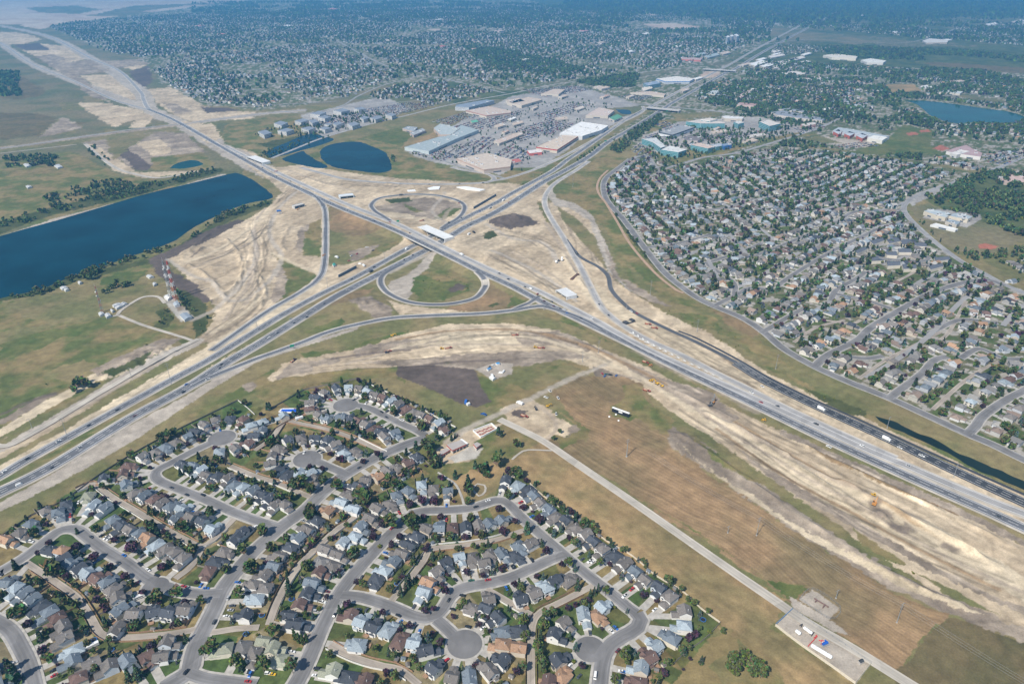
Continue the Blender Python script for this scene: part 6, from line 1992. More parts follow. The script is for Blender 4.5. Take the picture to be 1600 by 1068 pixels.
HIGHWAY_CARS = {     # road phrase: where to count from, entries: px,py + kind + colour
 'north-south highway, southern approach': '30,757nw 82,730cd 125,698cs 211,649cm 287,612vk 291,600cb 344,575cd 346,569ck 325,592pw 420,527cw 434,519.5cd 460,504cd 480,495ck 507,474cd',
 'western carriageway of north-south highway': '7,736cw 43,716vd 92,689pw 139,664cd 184,640vd 550,436cd 585,417ck 580,424td 636,389tw 454,498cs',
 'highway around the overpass': '645,398cd 632,405cd 701,347ck 721,340cd 730,353cs 736,351vd 750,330cb 760,336cd 766,325ts 787,313tw 812,309cw 838,291vd 850,283ck 868,262cd 795,316cr',
 'east-west highway west of the overpass': '609,347cr 662,371cd 640,364cm 542,327cs 454,283cd 432,275cd 515,312cw 585,345cd 470,293cw 410,262vd',
 'east-west highway east of the overpass': '721,398tw 780,427cd 794,436vd 820,448cd 829,451nw 840,459cr 850,470cm 862,471cd 865,478cm 875,482ck 882,483pw 886,489cb 908,497cd 925,498vw 1174,613pw 1189,628cr 1215,634cd 1275,662pd 1347,696vw 1419,727cs 1560,806cd',
 'north ramp and new lanes': '854,306cs 936,475cd 951,492ck 1283,639tw 1385,686tw 1406,699cw 986,486pw 995,489cr',
 'north-west loop and ramp': '627,305td 671,288cd 718,287cd 625,287cs 717,317cr 702,348cd 755,286vd',
 'far highway towards the malls': '905,244cw 925,231cd 938,222cw 955,214vd 972,202cw 986,196cd 1001,186cs 1015,181cd 1060,153cw 1080,143cd 1100,131cs 1120,120cw',
 'far western highway': '322,220cd 330,223cw 300,206cw 282,195cd 362,240cw 378,245cd 262,186cs 180,158cw 150,140cd 240,196cw 350,183cw',
}
def highway_cars():
    for phr, s in HIGHWAY_CARS.items():
        cnt = {}
        for n, w in enumerate(s.split()):
            a, kc = w[:-2], w[-2:]
            px, py = (float(v) for v in a.split(','))
            x, y = P0(px, py, 0.8)
            far_ = y > 1900
            for _ in range(3):
                dd, ang, d = road_dir(x, y, ('highway', 'ramp', 'loop_ramp', 'new_highway', 'avenue'))
                z = hw_z(x, y) if d['z'] == 'hw' else float(height(x, y))
                x, y = P0(px, py, z + 0.9)
            z += 0.10 + d['layer'] * 0.005 + 0.3 + (0.15 if z > 0.2 else 0)
            key = CARCOL[kc[1]][1] + ' ' + KINDN[kc[0]]
            cnt[key] = cnt.get(key, 0) + 1
            lab = '%s %s on %s, counting from left' % (ordinal(cnt[key]), key.replace('pickup truck', 'pickup').replace('dark ', 'dark-'), phr)
            o = vehicle(x, y, z, ang, kc[0], kc[1], lab, 'traffic on the highways', wheels=not far_)
            if far_:
                o.scale = (1, 1, 1)

PARKED_T = {
 (0, 3): '570,150cd 775,265cb 740,312cd 875,322vk 925,355cw 980,390ck 1148,458cr 1288,470cb 1485,432cb 1425,530cs 1340,680vd 1165,992vk 1550,1052cr 525,545ck 0,383cd 1450,578cd 1415,643cw 850,438cr 635,140ck 665,152pw 1440,605cs 1555,990vk 455,40cd 870,528Rw 580,832Rw 245,725ck 335,980ck',
 (1, 3): '850,95cr 1345,422cg 1450,418cr 1290,515vk 1205,545ck 1230,600ck 1245,415ck 1325,710vk 380,970vk 75,1000vw 102,1005cy 1565,468cb 1490,375cd 415,555pw 1190,40cr 490,640ck 445,490cm 1380,700cd 1060,470cd 660,400cd 890,640ck 1020,740cb 45,285cd 290,45cs 640,600cd 690,605cd 810,248cb',
 (2, 3): '648,716cb 622,737cw 661,860cm 520,1018nw 432,252ck 488,300pw 440,288cd 705,518pw 892,602cw 125,295vk 12,335vk 145,82cs 192,258cd 45,60cd 125,20cb 420,1018cd 700,992cb',
 (0, 2): '1072,910cd 1168,955ck 1270,957vk 1430,760cd 735,885cs 1375,550cb 490,1000cw 460,1040cd',
 (1, 2): '1450,992cw 1375,1030ck 645,785cd 1428,452pb 690,380pw 785,437ck 912,488pw 815,470cd 615,360ck 1190,1020cb 395,680ck 300,690cw 895,1065cr 1010,520cw 885,1000cd 270,480Rw 520,330cd',
}
def parked_cars():
    used = {}
    for (c, r), s in PARKED_T.items():
        for w in s.split():
            a, kc = w[:-2], w[-2:]
            tx, ty = (float(v) for v in a.split(','))
            px, py = c * 400 + tx / 4, r * 267 + ty / 4
            x, y = P0(px, py, 0.8)
            dd, ang, d = road_dir(x, y, ('street', 'alley'))
            h = house_near(x, y)
            onst = dd < d['w'] / 2 + 1.5
            if onst:
                z = 0.10 + d['layer'] * 0.005 + 0.12
                where = 'kerbside by'
            else:
                ang = h[2] + math.pi / 2
                z = 0.26
                where = 'parked by'
            key = '%s %s %s' % (CARCOL[kc[1]][1], KINDN[kc[0]], where) + h[12]
            used[key] = used.get(key, 0) + 1
            lab = '%s %s %s %s' % (CARCOL[kc[1]][1].replace(' ', '-'), KINDN[kc[0]].replace('pickup truck', 'pickup'), where, h[12].replace(' house', ' one').replace(' one', ''))
            if used[key] > 1:
                lab = 'second ' + lab
            vehicle(x, y, z, ang, kc[0], kc[1], lab, 'cars parked among the near houses', wheels=True)
    rr = random.Random(13)
    for h in YARDS[::4]:                                # a few more on the drives
        if h[13] < 5:
            continue
        c, s = math.cos(h[2]), math.sin(h[2])
        a, b = HTYPES[h[4]]['gx'] + rr.choice((-1.25, 1.25)), HTYPES[h[4]]['front'] + 3.2
        x, y = h[0] + a * c - b * s, h[1] + a * s + b * c
        kk, cc = rr.choice('cccvvp'), rr.choice('kddswwrb')
        key = '%s %s parked by' % (CARCOL[cc][1], KINDN[kk]) + h[12]
        if key in used or on_street(x, y) < 1:
            continue
        used[key] = 1
        vehicle(x, y, 0.27, h[2] + math.pi / 2, kk, cc, '%s %s parked by %s' % (CARCOL[cc][1].replace(' ', '-'), KINDN[kk].replace('pickup truck', 'pickup'), h[12].replace(' house', '')), 'cars parked among the near houses', wheels=True)

def site_vehicles():
    for w, lab in (('859,610pw', 'white pickup on the dirt road nearest the brown field corner'), ('853,620pw', 'white pickup beside the spoil heap at the dig'), ('872,621pw', 'white pickup parked off the track in brown grass'),
                   ('869,646pw', 'white pickup at the lower end of the dig'), ('812,630tw', 'white tank truck at the left edge of the dig'), ('941,583cr', 'red car at the head of the row by the dirt road'),
                   ('947,584cg', 'dark green car in the row by the dirt road'), ('953,585pk', 'black pickup in the row by the dirt road'), ('945,587cb', 'blue car behind the row by the dirt road'), ('963,586cb', 'bright blue car at the end of the row by the dirt road'),
                   ('1295,697pw', 'white pickup on the gravel verge of the east-west highway'), ('782,582nw', 'white van in the middle of the gravel compound'), ('787,580nw', 'white van at the right of the gravel compound'), ('769,588tw', 'white truck at the lower corner of the gravel compound'),
                   ('765,573pd', 'dark pickup at the upper edge of the gravel compound'), ('771,570cw', 'white car at the upper edge of the gravel compound'), ('755,646pb', 'dark blue pickup on the dirt road by the dry verge'), ('728,628tb', 'blue and white truck on the dark soil plot'),
                   ('568,415tw', 'white truck on the verge above the highway'), ('562,412nw', 'white van on the verge above the highway'), ('545,407cr', 'red car in the equipment yard on the triangle'), ('558,396pr', 'red pickup in the equipment yard on the triangle'),
                   ('573,386pw', 'white pickup at the top of the equipment yard'), ('583,391pd', 'dark pickup at the right of the equipment yard'), ('526,402tw', 'white truck at the left of the equipment yard'), ('549,399pw', 'white pickup amid the equipment yard'),
                   ('740,363tk', 'dark truck beside the sandy track east of the overpass'), ('733,366tw', 'white truck on the sand by the new bridge'), ('436,330tb', 'blue truck at the bridge works by the lake'), ('438,333pw', 'white pickup at the bridge works by the lake'),
                   ('901,396td', 'road roller lorry on the fresh black ramp'), ('1191,603cw', 'white car on the fresh black lanes'), ('1440,712pw', 'white pickup on the fresh black lanes')):
        a, kc = w[:-2], w[-2:]
        px, py = (float(v) for v in a.split(','))
        x, y, z = G(px, py, 0.8)
        rr = random.Random(int(px * 7))
        dd, ang, d = road_dir(x, y)
        vehicle(x, y, z + (0.75 if dd < 6 else 0.05), ang if dd < 15 else rr.uniform(0, 3), kc[0], kc[1], lab, 'work vehicles on the construction site', wheels=True)

# ------------------------------------------------------------------ construction machines
M_YEL = mat('machine_yellow', (0.62, 0.36, 0.03), 0.5, 0.1, 1)
M_ORA = mat('machine_orange', (0.48, 0.22, 0.06), 0.5, 0.1, 1)
M_RED = mat('machine_red', (0.36, 0.07, 0.045), 0.5, 0.1, 1)
M_DARK = mat('dark_steel', (0.06, 0.06, 0.065), 0.6, 0.15, 1)
M_STEEL = mat('galvanised_steel', (0.24, 0.255, 0.265), 0.5, 0.1, 1)
M_WHITE = mat('white_paint', (0.75, 0.75, 0.73), 0.5, 0.05, 0.5)
def excavator(x, y, z, a, m, label, s=1.0):
    r = empty('excavator', (x, y, z), a); r.scale = (s,) * 3
    for sy in (-1, 1):
        t = MB()
        prof = [(-2.0, 0.25), (-1.7, 0.0), (1.7, 0.0), (2.0, 0.25), (2.0, 0.65), (1.7, 0.9), (-1.7, 0.9), (-2.0, 0.65)]
        n = len(prof)
        t.add([(q[0], sy * 1.0 - 0.3 + 0.0, q[1]) for q in prof] + [(q[0], sy * 1.0 + 0.3, q[1]) for q in prof], [tuple(range(n))[::-1], tuple(range(n, 2 * n))] + [(i, (i + 1) % n, n + (i + 1) % n, n + i) for i in range(n)], M_DARK)
        t.build('track', r)
    b = MB(); b.tube((0, 0, 0.7), (0, 0, 1.05), 0.8, n=12, m=M_DARK); b.box(-2.3, 1.4, -1.3, 1.3, 1.05, 1.9, m); b.box(-2.4, -1.0, -1.3, 1.3, 1.9, 2.3, m); b.build('body', r)
    c = MB(); c.box(0.0, 1.5, 0.3, 1.3, 1.9, 3.0, M_GLASS); c.box(-0.05, 1.45, 0.28, 1.32, 3.0, 3.1, m); c.build('cab', r)
    d = MB(); d.bar((1.2, -0.3, 1.8), (3.4, -0.3, 4.4), 0.5, 0.7, m); d.bar((3.3, -0.3, 4.4), (5.6, -0.3, 3.6), 0.45, 0.55, m); d.build('boom', r)
    e = MB(); e.bar((5.3, -0.3, 4.0), (6.2, -0.3, 1.2), 0.4, 0.5, m); e.build('arm', r)
    f = MB(); f.add([(5.4, -1.0, 1.3), (5.4, 0.4, 1.3), (6.5, 0.4, 1.2), (6.5, -1.0, 1.2), (5.5, -1.0, 0.2), (5.5, 0.4, 0.2), (6.1, 0.4, 0.1), (6.1, -1.0, 0.1)], [(0, 1, 5, 4), (1, 2, 6, 5), (2, 3, 7, 6), (3, 0, 4, 7), (4, 5, 6, 7)], M_DARK); f.build('bucket', r)
    tag(r, label, 'excavator', 'earthmoving machines')
    r.scale = (0.8 * s,) * 3
def dozer(x, y, z, a, m, label, s=1.0):
    r = empty('bulldozer', (x, y, z), a); r.scale = (s,) * 3
    for sy in (-1, 1):
        t = MB(); prof = [(-1.9, 0.2), (-1.6, 0), (1.5, 0), (1.9, 0.3), (1.8, 0.8), (-1.3, 1.1), (-1.9, 0.8)]; n = len(prof)
        t.add([(q[0], sy * 1.1 - 0.3, q[1]) for q in prof] + [(q[0], sy * 1.1 + 0.3, q[1]) for q in prof], [tuple(range(n))[::-1], tuple(range(n, 2 * n))] + [(i, (i + 1) % n, n + (i + 1) % n, n + i) for i in range(n)], M_DARK); t.build('track', r)
    b = MB(); b.box(-1.8, 2.0, -0.8, 0.8, 0.5, 1.7, m); b.tube((1.2, 0.4, 1.7), (1.2, 0.4, 2.6), 0.08, n=6, m=M_DARK); b.build('body', r)
    c = MB(); c.box(-1.2, 0.2, -0.75, 0.75, 1.7, 2.9, M_GLASS); c.box(-1.3, 0.3, -0.8, 0.8, 2.9, 3.0, m); c.build('cab', r)
    d = MB(); d.box(2.6, 2.75, -1.9, 1.9, 0.05, 1.3, m); d.bar((0, 1.5, 0.5), (2.6, 1.5, 0.5), 0.2, 0.25, m); d.bar((0, -1.5, 0.5), (2.6, -1.5, 0.5), 0.2, 0.25, m); d.build('blade', r)
    tag(r, label, 'bulldozer', 'earthmoving machines')
def scraper(x, y, z, a, m, label, load=True):
    r = empty('tractor_scraper', (x, y, z), a)
    b = MB(); b.box(0.8, 4.6, -0.9, 0.9, 1.2, 2.2, m); b.build('tractor', r)
    c = MB(); c.box(0.8, 2.2, -0.8, 0.8, 2.2, 3.4, M_GLASS); c.box(0.7, 2.3, -0.85, 0.85, 3.4, 3.5, m); c.build('cab', r)
    d = MB(); d.bar((-0.8, 0, 1.3), (1.0, 0, 1.3), 0.4, 0.4, m); d.add([(-7, -1.5, 0.7), (-1, -1.5, 0.7), (-1, 1.5, 0.7), (-7, 1.5, 0.7), (-7.5, -1.7, 2.5), (-0.6, -1.7, 2.3), (-0.6, 1.7, 2.3), (-7.5, 1.7, 2.5)], [(0, 1, 5, 4), (1, 2, 6, 5), (2, 3, 7, 6), (3, 0, 4, 7), (3, 2, 1, 0)], m)
    d.add([(-7.2, -1.5, 2.2), (-0.9, -1.5, 2.0), (-0.9, 1.5, 2.0), (-7.2, 1.5, 2.2), (-4, 0, 2.9)], [(0, 1, 4), (1, 2, 4), (2, 3, 4), (3, 0, 4)], mat('loaded_soil', (0.42, 0.33, 0.22), 0.95, 0.2, 1)); d.build('bowl', r)
    for px_, py_ in ((1.6, 1.2), (1.6, -1.2), (3.9, 1.2), (3.9, -1.2), (-6.6, 1.2), (-6.6, -1.2)):
        w = MB(); w.tube((px_, py_ - 0.35, 0.85), (px_, py_ + 0.35, 0.85), 0.85, n=12, m=M_TYRE); w.build('wheel', r)
    tag(r, label, 'scraper', 'earthmoving machines')
    r.scale = (0.75,) * 3
def machines():
    E = [(1026, 599, 2.4, M_YEL, 'yellow excavator in the middle of the bright sand strip', 1.3), (1034, 603.5, 2.6, M_YEL, 'yellow excavator at the lower end of the bright pair', 1.1), (856, 635, 0.4, M_YEL, 'yellow excavator digging the trench beside the dirt road', 1.0),
         (1366, 788, 0.9, M_ORA, 'orange excavator beside the dark wet patch on the sand', 1.6), (613, 525, 0.2, M_YEL, 'yellow excavator on the dark spoil under the south ramp', 1.1), (1115, 629, 1.0, M_ORA, 'orange excavator at the tall drill masts', 1.2),
         (838, 640, 2.0, M_DARK, 'dark excavator on the spoil heap at the dig', 1.0), (505, 400, 0.5, M_ORA, 'orange excavator at the left of the triangle yard', 1.0), (465, 328, 1.2, M_ORA, 'orange excavator by the bridge works near the lake', 1.0)]
    for px, py, a, m, lab, s in E:
        x, y, z = G(px, py)
        excavator(x, y, z, a, m, lab, s)
    D = [(1365, 774, 2.5, M_YEL, 'yellow bulldozer pushing sand above the orange excavator'), (690, 545, 0.2, M_YEL, 'tan bulldozer beside the red scraper on the ramp earthworks'), (1018, 595, 2.5, M_YEL, 'yellow bulldozer at the upper end of the bright sand strip'),
         (604, 551, 0.3, M_DARK, 'small dark bulldozer close to the left red scraper'), (1017, 571.5, 2.5, M_ORA, 'orange bulldozer beside the red scraper near the highway edge'), (836, 543, 0.1, M_YEL, 'tan bulldozer beside the pair of red scrapers'), (1194, 657, 2.5, M_YEL, 'yellow bulldozer alone on the sand below the highway'),
         (873, 408, 1.0, M_DARK, 'dark bulldozer on the sand by the white silo'), (460, 562.5, 1.2, M_DARK, 'dark bulldozer at the tip of the grey soil')]
    for px, py, a, m, lab in D:
        x, y, z = G(px, py)
        dozer(x, y, z, a, m, lab, 1.0)
    S = [(608, 549, 0.2, M_RED, 'red tractor scraper on the left of the ramp earthworks'), (702, 544, 0.3, M_RED, 'red tractor scraper in the middle of the ramp earthworks'), (847, 544, -0.2, M_RED, 'red tractor scraper on the right of the ramp earthworks'), (459, 563.5, 1.2, M_RED, 'red tractor scraper at the tip of the grey soil'),
         (1010, 567, -0.7, M_RED, 'red tractor scraper near the highway edge'), (1012, 611, -0.6, M_RED, 'red tractor scraper with tan load beside the green field'), (806, 524, 0.0, M_RED, 'red tractor scraper high on the brown earthworks'), (821, 651, -0.5, M_RED, 'red tractor scraper in the dig beside the dirt road'),
         (1014, 507, -0.5, M_RED, 'red tractor scraper beside the fresh black ramp'), (1024, 513, -0.5, M_RED, 'red tractor scraper behind the one at the black ramp'), (660, 345, 0.5, M_RED, 'red tractor scraper at the end of the new bridge'), (432, 268, 0.4, M_RED, 'red tractor scraper on the sand by the lake corner')]
    for px, py, a, m, lab in S:
        x, y, z = G(px, py)
        scraper(x, y, z, a, m, lab)
    # drill masts
    for k, (px, py, hgt) in enumerate(((1112, 630, 12), (1109, 634, 9))):
        x, y, z = G(px, py)
        r = empty('drill_rig', (x, y, z), 0.4)
        b = MB(); b.box(-2, 2, -1.2, 1.2, 0.4, 1.8, M_DARK); b.box(-2.2, 2.2, -1.5, -1.0, 0, 0.7, M_DARK); b.box(-2.2, 2.2, 1.0, 1.5, 0, 0.7, M_DARK); b.build('carrier', r)
        b = MB(); b.bar((2.2, 0, 0.2), (2.2, 0, hgt), 0.6, 0.6, M_STEEL); b.bar((0.5, 0, 1.8), (2.1, 0, hgt * 0.6), 0.2, 0.2, M_STEEL); b.build('mast', r)
        tag(r, ('taller' if k == 0 else 'shorter') + ' drill rig with upright mast on the sand beside the orange excavator', 'drill rig')
    # silos beside the ramp
    for k, (px, py, hh) in enumerate(((878, 408, 7), (869, 411, 4))):
        x, y, z = G(px, py)
        r = empty('silo', (x, y, z))
        b = MB(); b.tube((0, 0, 1.5), (0, 0, hh), 1.8, n=14, m=M_WHITE); b.tube((0, 0, hh), (0, 0, hh + 1.0), 1.8, 0.3, 14, M_WHITE); b.tube((0, 0, 1.5), (0, 0, 0.4), 1.8, 0.5, 14, M_WHITE); b.build('tank', r)
        for a in range(4):
            q = MB(); q.tube((1.5 * math.cos(a * 1.57), 1.5 * math.sin(a * 1.57), 0), (1.5 * math.cos(a * 1.57), 1.5 * math.sin(a * 1.57), 2), 0.12, n=6, m=M_DARK); q.build('leg', r)
        tag(r, ('taller' if k == 0 else 'shorter') + ' white silo on the sand beside the haul road', 'silo')
    # black bitumen mat stack
    x, y, z = G(982.5, 503)
    r = empty('equipment_pad', (x, y, z), 0.6)
    b = MB(); b.box(-9, 9, -4.5, 4.5, 0, 0.5, M_DARK); b.build('base', r)
    b = MB(); b.box(-8, -3, -3.5, 3.5, 0.5, 2.2, M_DARK); b.box(3.5, 8, -3.5, 3.5, 0.5, 2.6, M_DARK); b.build('stack', r)
    b = MB(); b.box(-2.5, 3, -2.5, 2.5, 0.5, 1.3, mat('tan_tarp', (0.42, 0.36, 0.26), 0.9, 0.2, 1)); b.build('tarp', r)
    tag(r, 'black pad with stacked dark material on the sand below the new ramp', 'material pad')
    a_, b_ = G(891, 437), G(902, 428)
    r = MB(); u = Vector(b_) - Vector(a_)
    for k in range(4):
        o = u.cross(Vector((0, 0, 1))).normalized() * (k * 1.1)
        r.bar(Vector(a_) + o + Vector((0, 0, 0.9)), Vector(b_) + o + Vector((0, 0, 0.9)), 0.7, 1.6, mat('rusty_steel', (0.17, 0.10, 0.07), 0.8, 0.2, 1))
    tag(r.build('girder_stack'), 'brown girders lying side by side on the sand near the small new bridge', 'girders')

# ------------------------------------------------------------------ poles
def power_pole(px, py, h, label, arms=2, r=0.45):
    x, y, z = G(px, py)
    o = empty('power_pole', (x, y, z), 0.5)
    b = MB(); b.tube((0, 0, -0.3), (0, 0, h), r, r * 0.4, 10, M_STEEL); b.build('pole', o)
    b = MB(); b.tube((0, 0, -0.2), (0, 0, 0.5), r * 2.2, n=10, m=M_CONC); b.build('footing', o)
    for k in range(arms):
        b = MB(); zz = h - 1.0 - 2.4 * k
        b.bar((-2.2, 0, zz), (2.2, 0, zz + 0.01), 0.18, 0.22, M_STEEL)
        for q in (-2.1, 2.1):
            b.tube((q, 0, zz - 0.9), (q, 0, zz), 0.12, n=6, m=M_DARK)
        b.build('crossarm', o)
    tag(o, label, 'power pole', 'steel poles')
def poles():
    for px, py, h, lab in ((979, 713, 21, 'thick grey steel pole standing alone in the brown mown field'), (1182, 836, 20, 'slender steel pole on the dark part of the brown field'), (1137, 832, 8, 'short dark pole left of the slender one in the brown field'),
                           (1401, 972, 20, 'steel pole with white footing in the curved mowing marks'), (1306, 934, 9, 'short pole beside the small fenced gravel pad'), (935, 551, 18, 'wooden pole on the curve of the ramp earthworks'), (910, 565, 16, 'wooden pole at the head of the dirt road'),
                           (1016, 461, 24, 'pole on the dry grass beside the shale path'), (1089, 518, 18, 'pole where the sand meets the dry grass'), (1212, 576, 20, 'pole at the corner of the perimeter street'), (895, 292, 22, 'pole on the bright green field by the ramp'),
                           (268, 600, 28, 'pole on the highway median by the left carriageway, third from the left edge'), (107, 687, 27, 'pole on the highway median opposite the crossing of verge and sand'), (50, 668, 12, 'short pole on the gravel service track at the left'), (205, 588, 12, 'short pole on the verge by the grey mound'),
                           (513, 456, 24, 'pole on the median below the triangle, left of the trucks'), (602, 414, 24, 'pole on the median just left of the overpass'), (403, 517, 26, 'pole on the median near the ramp merge'), (737, 349, 24, 'pole between the carriageways right of the overpass'), (833, 288, 24, 'pole by the highway above the sand field'),
                           (850, 484, 8, 'short post on the gore of the south ramp'), (1490, 745, 16, 'pole by the fresh black lanes at the right'), (979, 484, 12, 'pole in the sand by the black ramp'), (1386, 668, 14, 'pole standing at the upper end of the water ditch')):
        power_pole(px, py, h, lab, 2 if h > 15 else 1, 0.5 if px == 979 and py == 713 else 0.3)

def lattice(px, py, h, w, label, legs=4, cols=(None, None), n=9):
    x, y, z = G(px, py)
    o = empty('lattice_tower', (x, y, z), 0.3)
    for k in range(n):
        b = MB()
        m = cols[k % 2]
        f0, f1 = 1 - 0.75 * k / n, 1 - 0.75 * (k + 1) / n
        z0, z1 = h * k / n, h * (k + 1) / n
        for i in range(legs):
            a0, a1 = 2 * math.pi * i / legs, 2 * math.pi * (i + 1) / legs
            p = lambda a, f, zz: (w * f * math.cos(a), w * f * math.sin(a), zz)
            b.bar(p(a0, f0, z0), p(a0, f1, z1), 0.3, 0.3, m)
            b.bar(p(a0, f0, z0), p(a1, f1, z1), 0.16, 0.16, m)
            b.bar(p(a1, f0, z0), p(a0, f1, z1), 0.16, 0.16, m)
            b.bar(p(a0, f1, z1), p(a1, f1, z1), 0.16, 0.16, m)
        b.build('lattice_section', o)
    for k, (zz, a) in enumerate(((0.45, 0.5), (0.62, 2.6), (0.8, 4.2))):
        d = MB(); q = Vector((w * 0.7 * math.cos(a), w * 0.7 * math.sin(a), h * zz)); u = Vector((math.cos(a), math.sin(a), 0))
        d.tube(q, q + u * 0.9, 0.75, 0.75, 14, M_WHITE); d.build('dish_antenna', o)
    b = MB(); b.tube((0, 0, h), (0, 0, h + 5), 0.12, 0.05, 6, M_WHITE); b.build('aerial', o)
    tag(o, label, 'lattice tower', 'telecom towers')
M_TRED = mat('tower_red', (0.50, 0.09, 0.06), 0.6, 0.08, 1)
def telecom():
    lattice(274.5, 468, 60, 3.3, 'red and white lattice tower nearest the fenced roof by the lake', 4, (M_TRED, M_WHITE))
    lattice(267.5, 466, 58, 3.0, 'grey and red lattice tower just left of its taller twin', 4, (M_STEEL, M_WHITE))
    lattice(160, 488, 40, 2.2, 'thin lattice tower with pale upper half by the white sheds', 3, (mat('faded_red', (0.38, 0.17, 0.14), 0.7, 0.1, 1), M_STEEL))
    small_building('256,463 262,459 268,463 262,467', 3.5, 'equipment_shed', 'white equipment shed at the foot of the lattice towers', (0.6, 0.6, 0.58), (0.62, 0.61, 0.58))
    small_building('270,473 277,469 281,475 273,477', 3.5, 'equipment_shed', 'grey equipment shed below the red tower', (0.33, 0.37, 0.40), (0.5, 0.5, 0.5))
    small_building('280,491 292,487 300,494 288,499', 4, 'equipment_shed', 'grey flat-roofed building in the corner of the tower compound', (0.25, 0.29, 0.33), (0.55, 0.55, 0.53))
    for s, lab in (('175,476 186,472 193,476 182,481', 'long white shed beside the access lane loop'), ('188,473 195,471 199,473 192,476', 'small white shed right of the long shed'), ('153,488 160,486 163,489 156,492', 'white cabin at the foot of the thin tower'), ('163,490 170,488 174,492 166,495', 'pale cabin right of the thin tower'),
                   ('172,483 175,482 178,484 175,486', 'tiny white hut below the long shed'), ('93,448 102,446 106,448 97,451', 'white shed on the shore left of the grass circle'), ('99,451 105,449 108,451 102,453', 'second white shed on the shore'), ('121,440 125,438 128,440 124,442', 'small grey hut beside the shore trees'), ('228,430 235,428 240,431 233,433', 'brown hut on the track above the grass circle'), ('238,442 242,440 245,442 240,445', 'small pale hut on the slope left of the towers'),
                   ('40,290 47,289 50,291 43,293', 'white farm shed on the green field beyond the lake'), ('36,256 44,255 50,258 41,260', 'white farmhouse among the trees at the far field'), ('84,258 92,256 98,260 90,262', 'pale farm building right of the wooded yard')):
        small_building(s, 3.2, 'shed', lab, (0.42, 0.43, 0.43), (0.55, 0.55, 0.52))

# ------------------------------------------------------------------ buildings
def colmat(c, nm, var=0.08, rough=0.8, spec=0.3):
    return mat('%s_%d_%d_%d' % (nm, int(c[0] * 99), int(c[1] * 99), int(c[2] * 99)), c, rough, var, 0.12, spec=spec)
def world_poly(s, z, tile=None):
    p = tl(tile[0], tile[1], s) if tile else pts(s)
    return [P0(q[0], q[1], z) for q in p]
def small_building(s, h, name, label, rc, wc, tile=None, gable_=True):
    P = world_poly(s, h, tile)
    cx, cy = sum(p[0] for p in P) / len(P), sum(p[1] for p in P) / len(P)
    Q = [(p[0] - cx, p[1] - cy) for p in P]
    o = empty(name, (cx, cy, 0))
    w = MB(); w.prism(Q, -0.2, h * 0.85, colmat(wc, 'wall_paint'), bottom=False); w.build('wall', o)
    r = MB()
    if len(Q) == 4 and gable_:
        e0 = math.hypot(Q[1][0] - Q[0][0], Q[1][1] - Q[0][1]); e1 = math.hypot(Q[2][0] - Q[1][0], Q[2][1] - Q[1][1])
        if e1 > e0:
            Q = Q[1:] + Q[:1]
        m1 = ((Q[1][0] + Q[2][0]) / 2, (Q[1][1] + Q[2][1]) / 2); m0 = ((Q[0][0] + Q[3][0]) / 2, (Q[0][1] + Q[3][1]) / 2)
        z = h * 0.85
        v = [(a, b, z) for a, b in Q] + [(m0[0], m0[1], h * 1.15), (m1[0], m1[1], h * 1.15)]
        r.add(v, [(0, 1, 5, 4), (2, 3, 4, 5), (1, 2, 5), (3, 0, 4)], colmat(rc, 'roof_sheet'))
    else:
        r.prism(Q, h * 0.85, h * 0.85 + 0.4, colmat(rc, 'roof_sheet'))
    r.build('roof', o)
    k = MB(); c = ((Q[0][0] + Q[1][0]) / 2, (Q[0][1] + Q[1][1]) / 2); n = Vector((Q[1][1] - Q[0][1], Q[0][0] - Q[1][0], 0)).normalized()
    if n.x * c[0] + n.y * c[1] < 0:
        n = -n
    t = Vector((-n.y, n.x, 0))
    p0 = Vector((c[0], c[1], 0)) + n * 0.03
    k.add([p0 - t * 0.9, p0 + t * 0.9, p0 + t * 0.9 + Vector((0, 0, 2.1)), p0 - t * 0.9 + Vector((0, 0, 2.1))], [(0, 1, 2, 3)], M_DARK)
    k.build('door', o)
    tag(o, label, 'building' if name != 'shed' else 'shed')
    return o

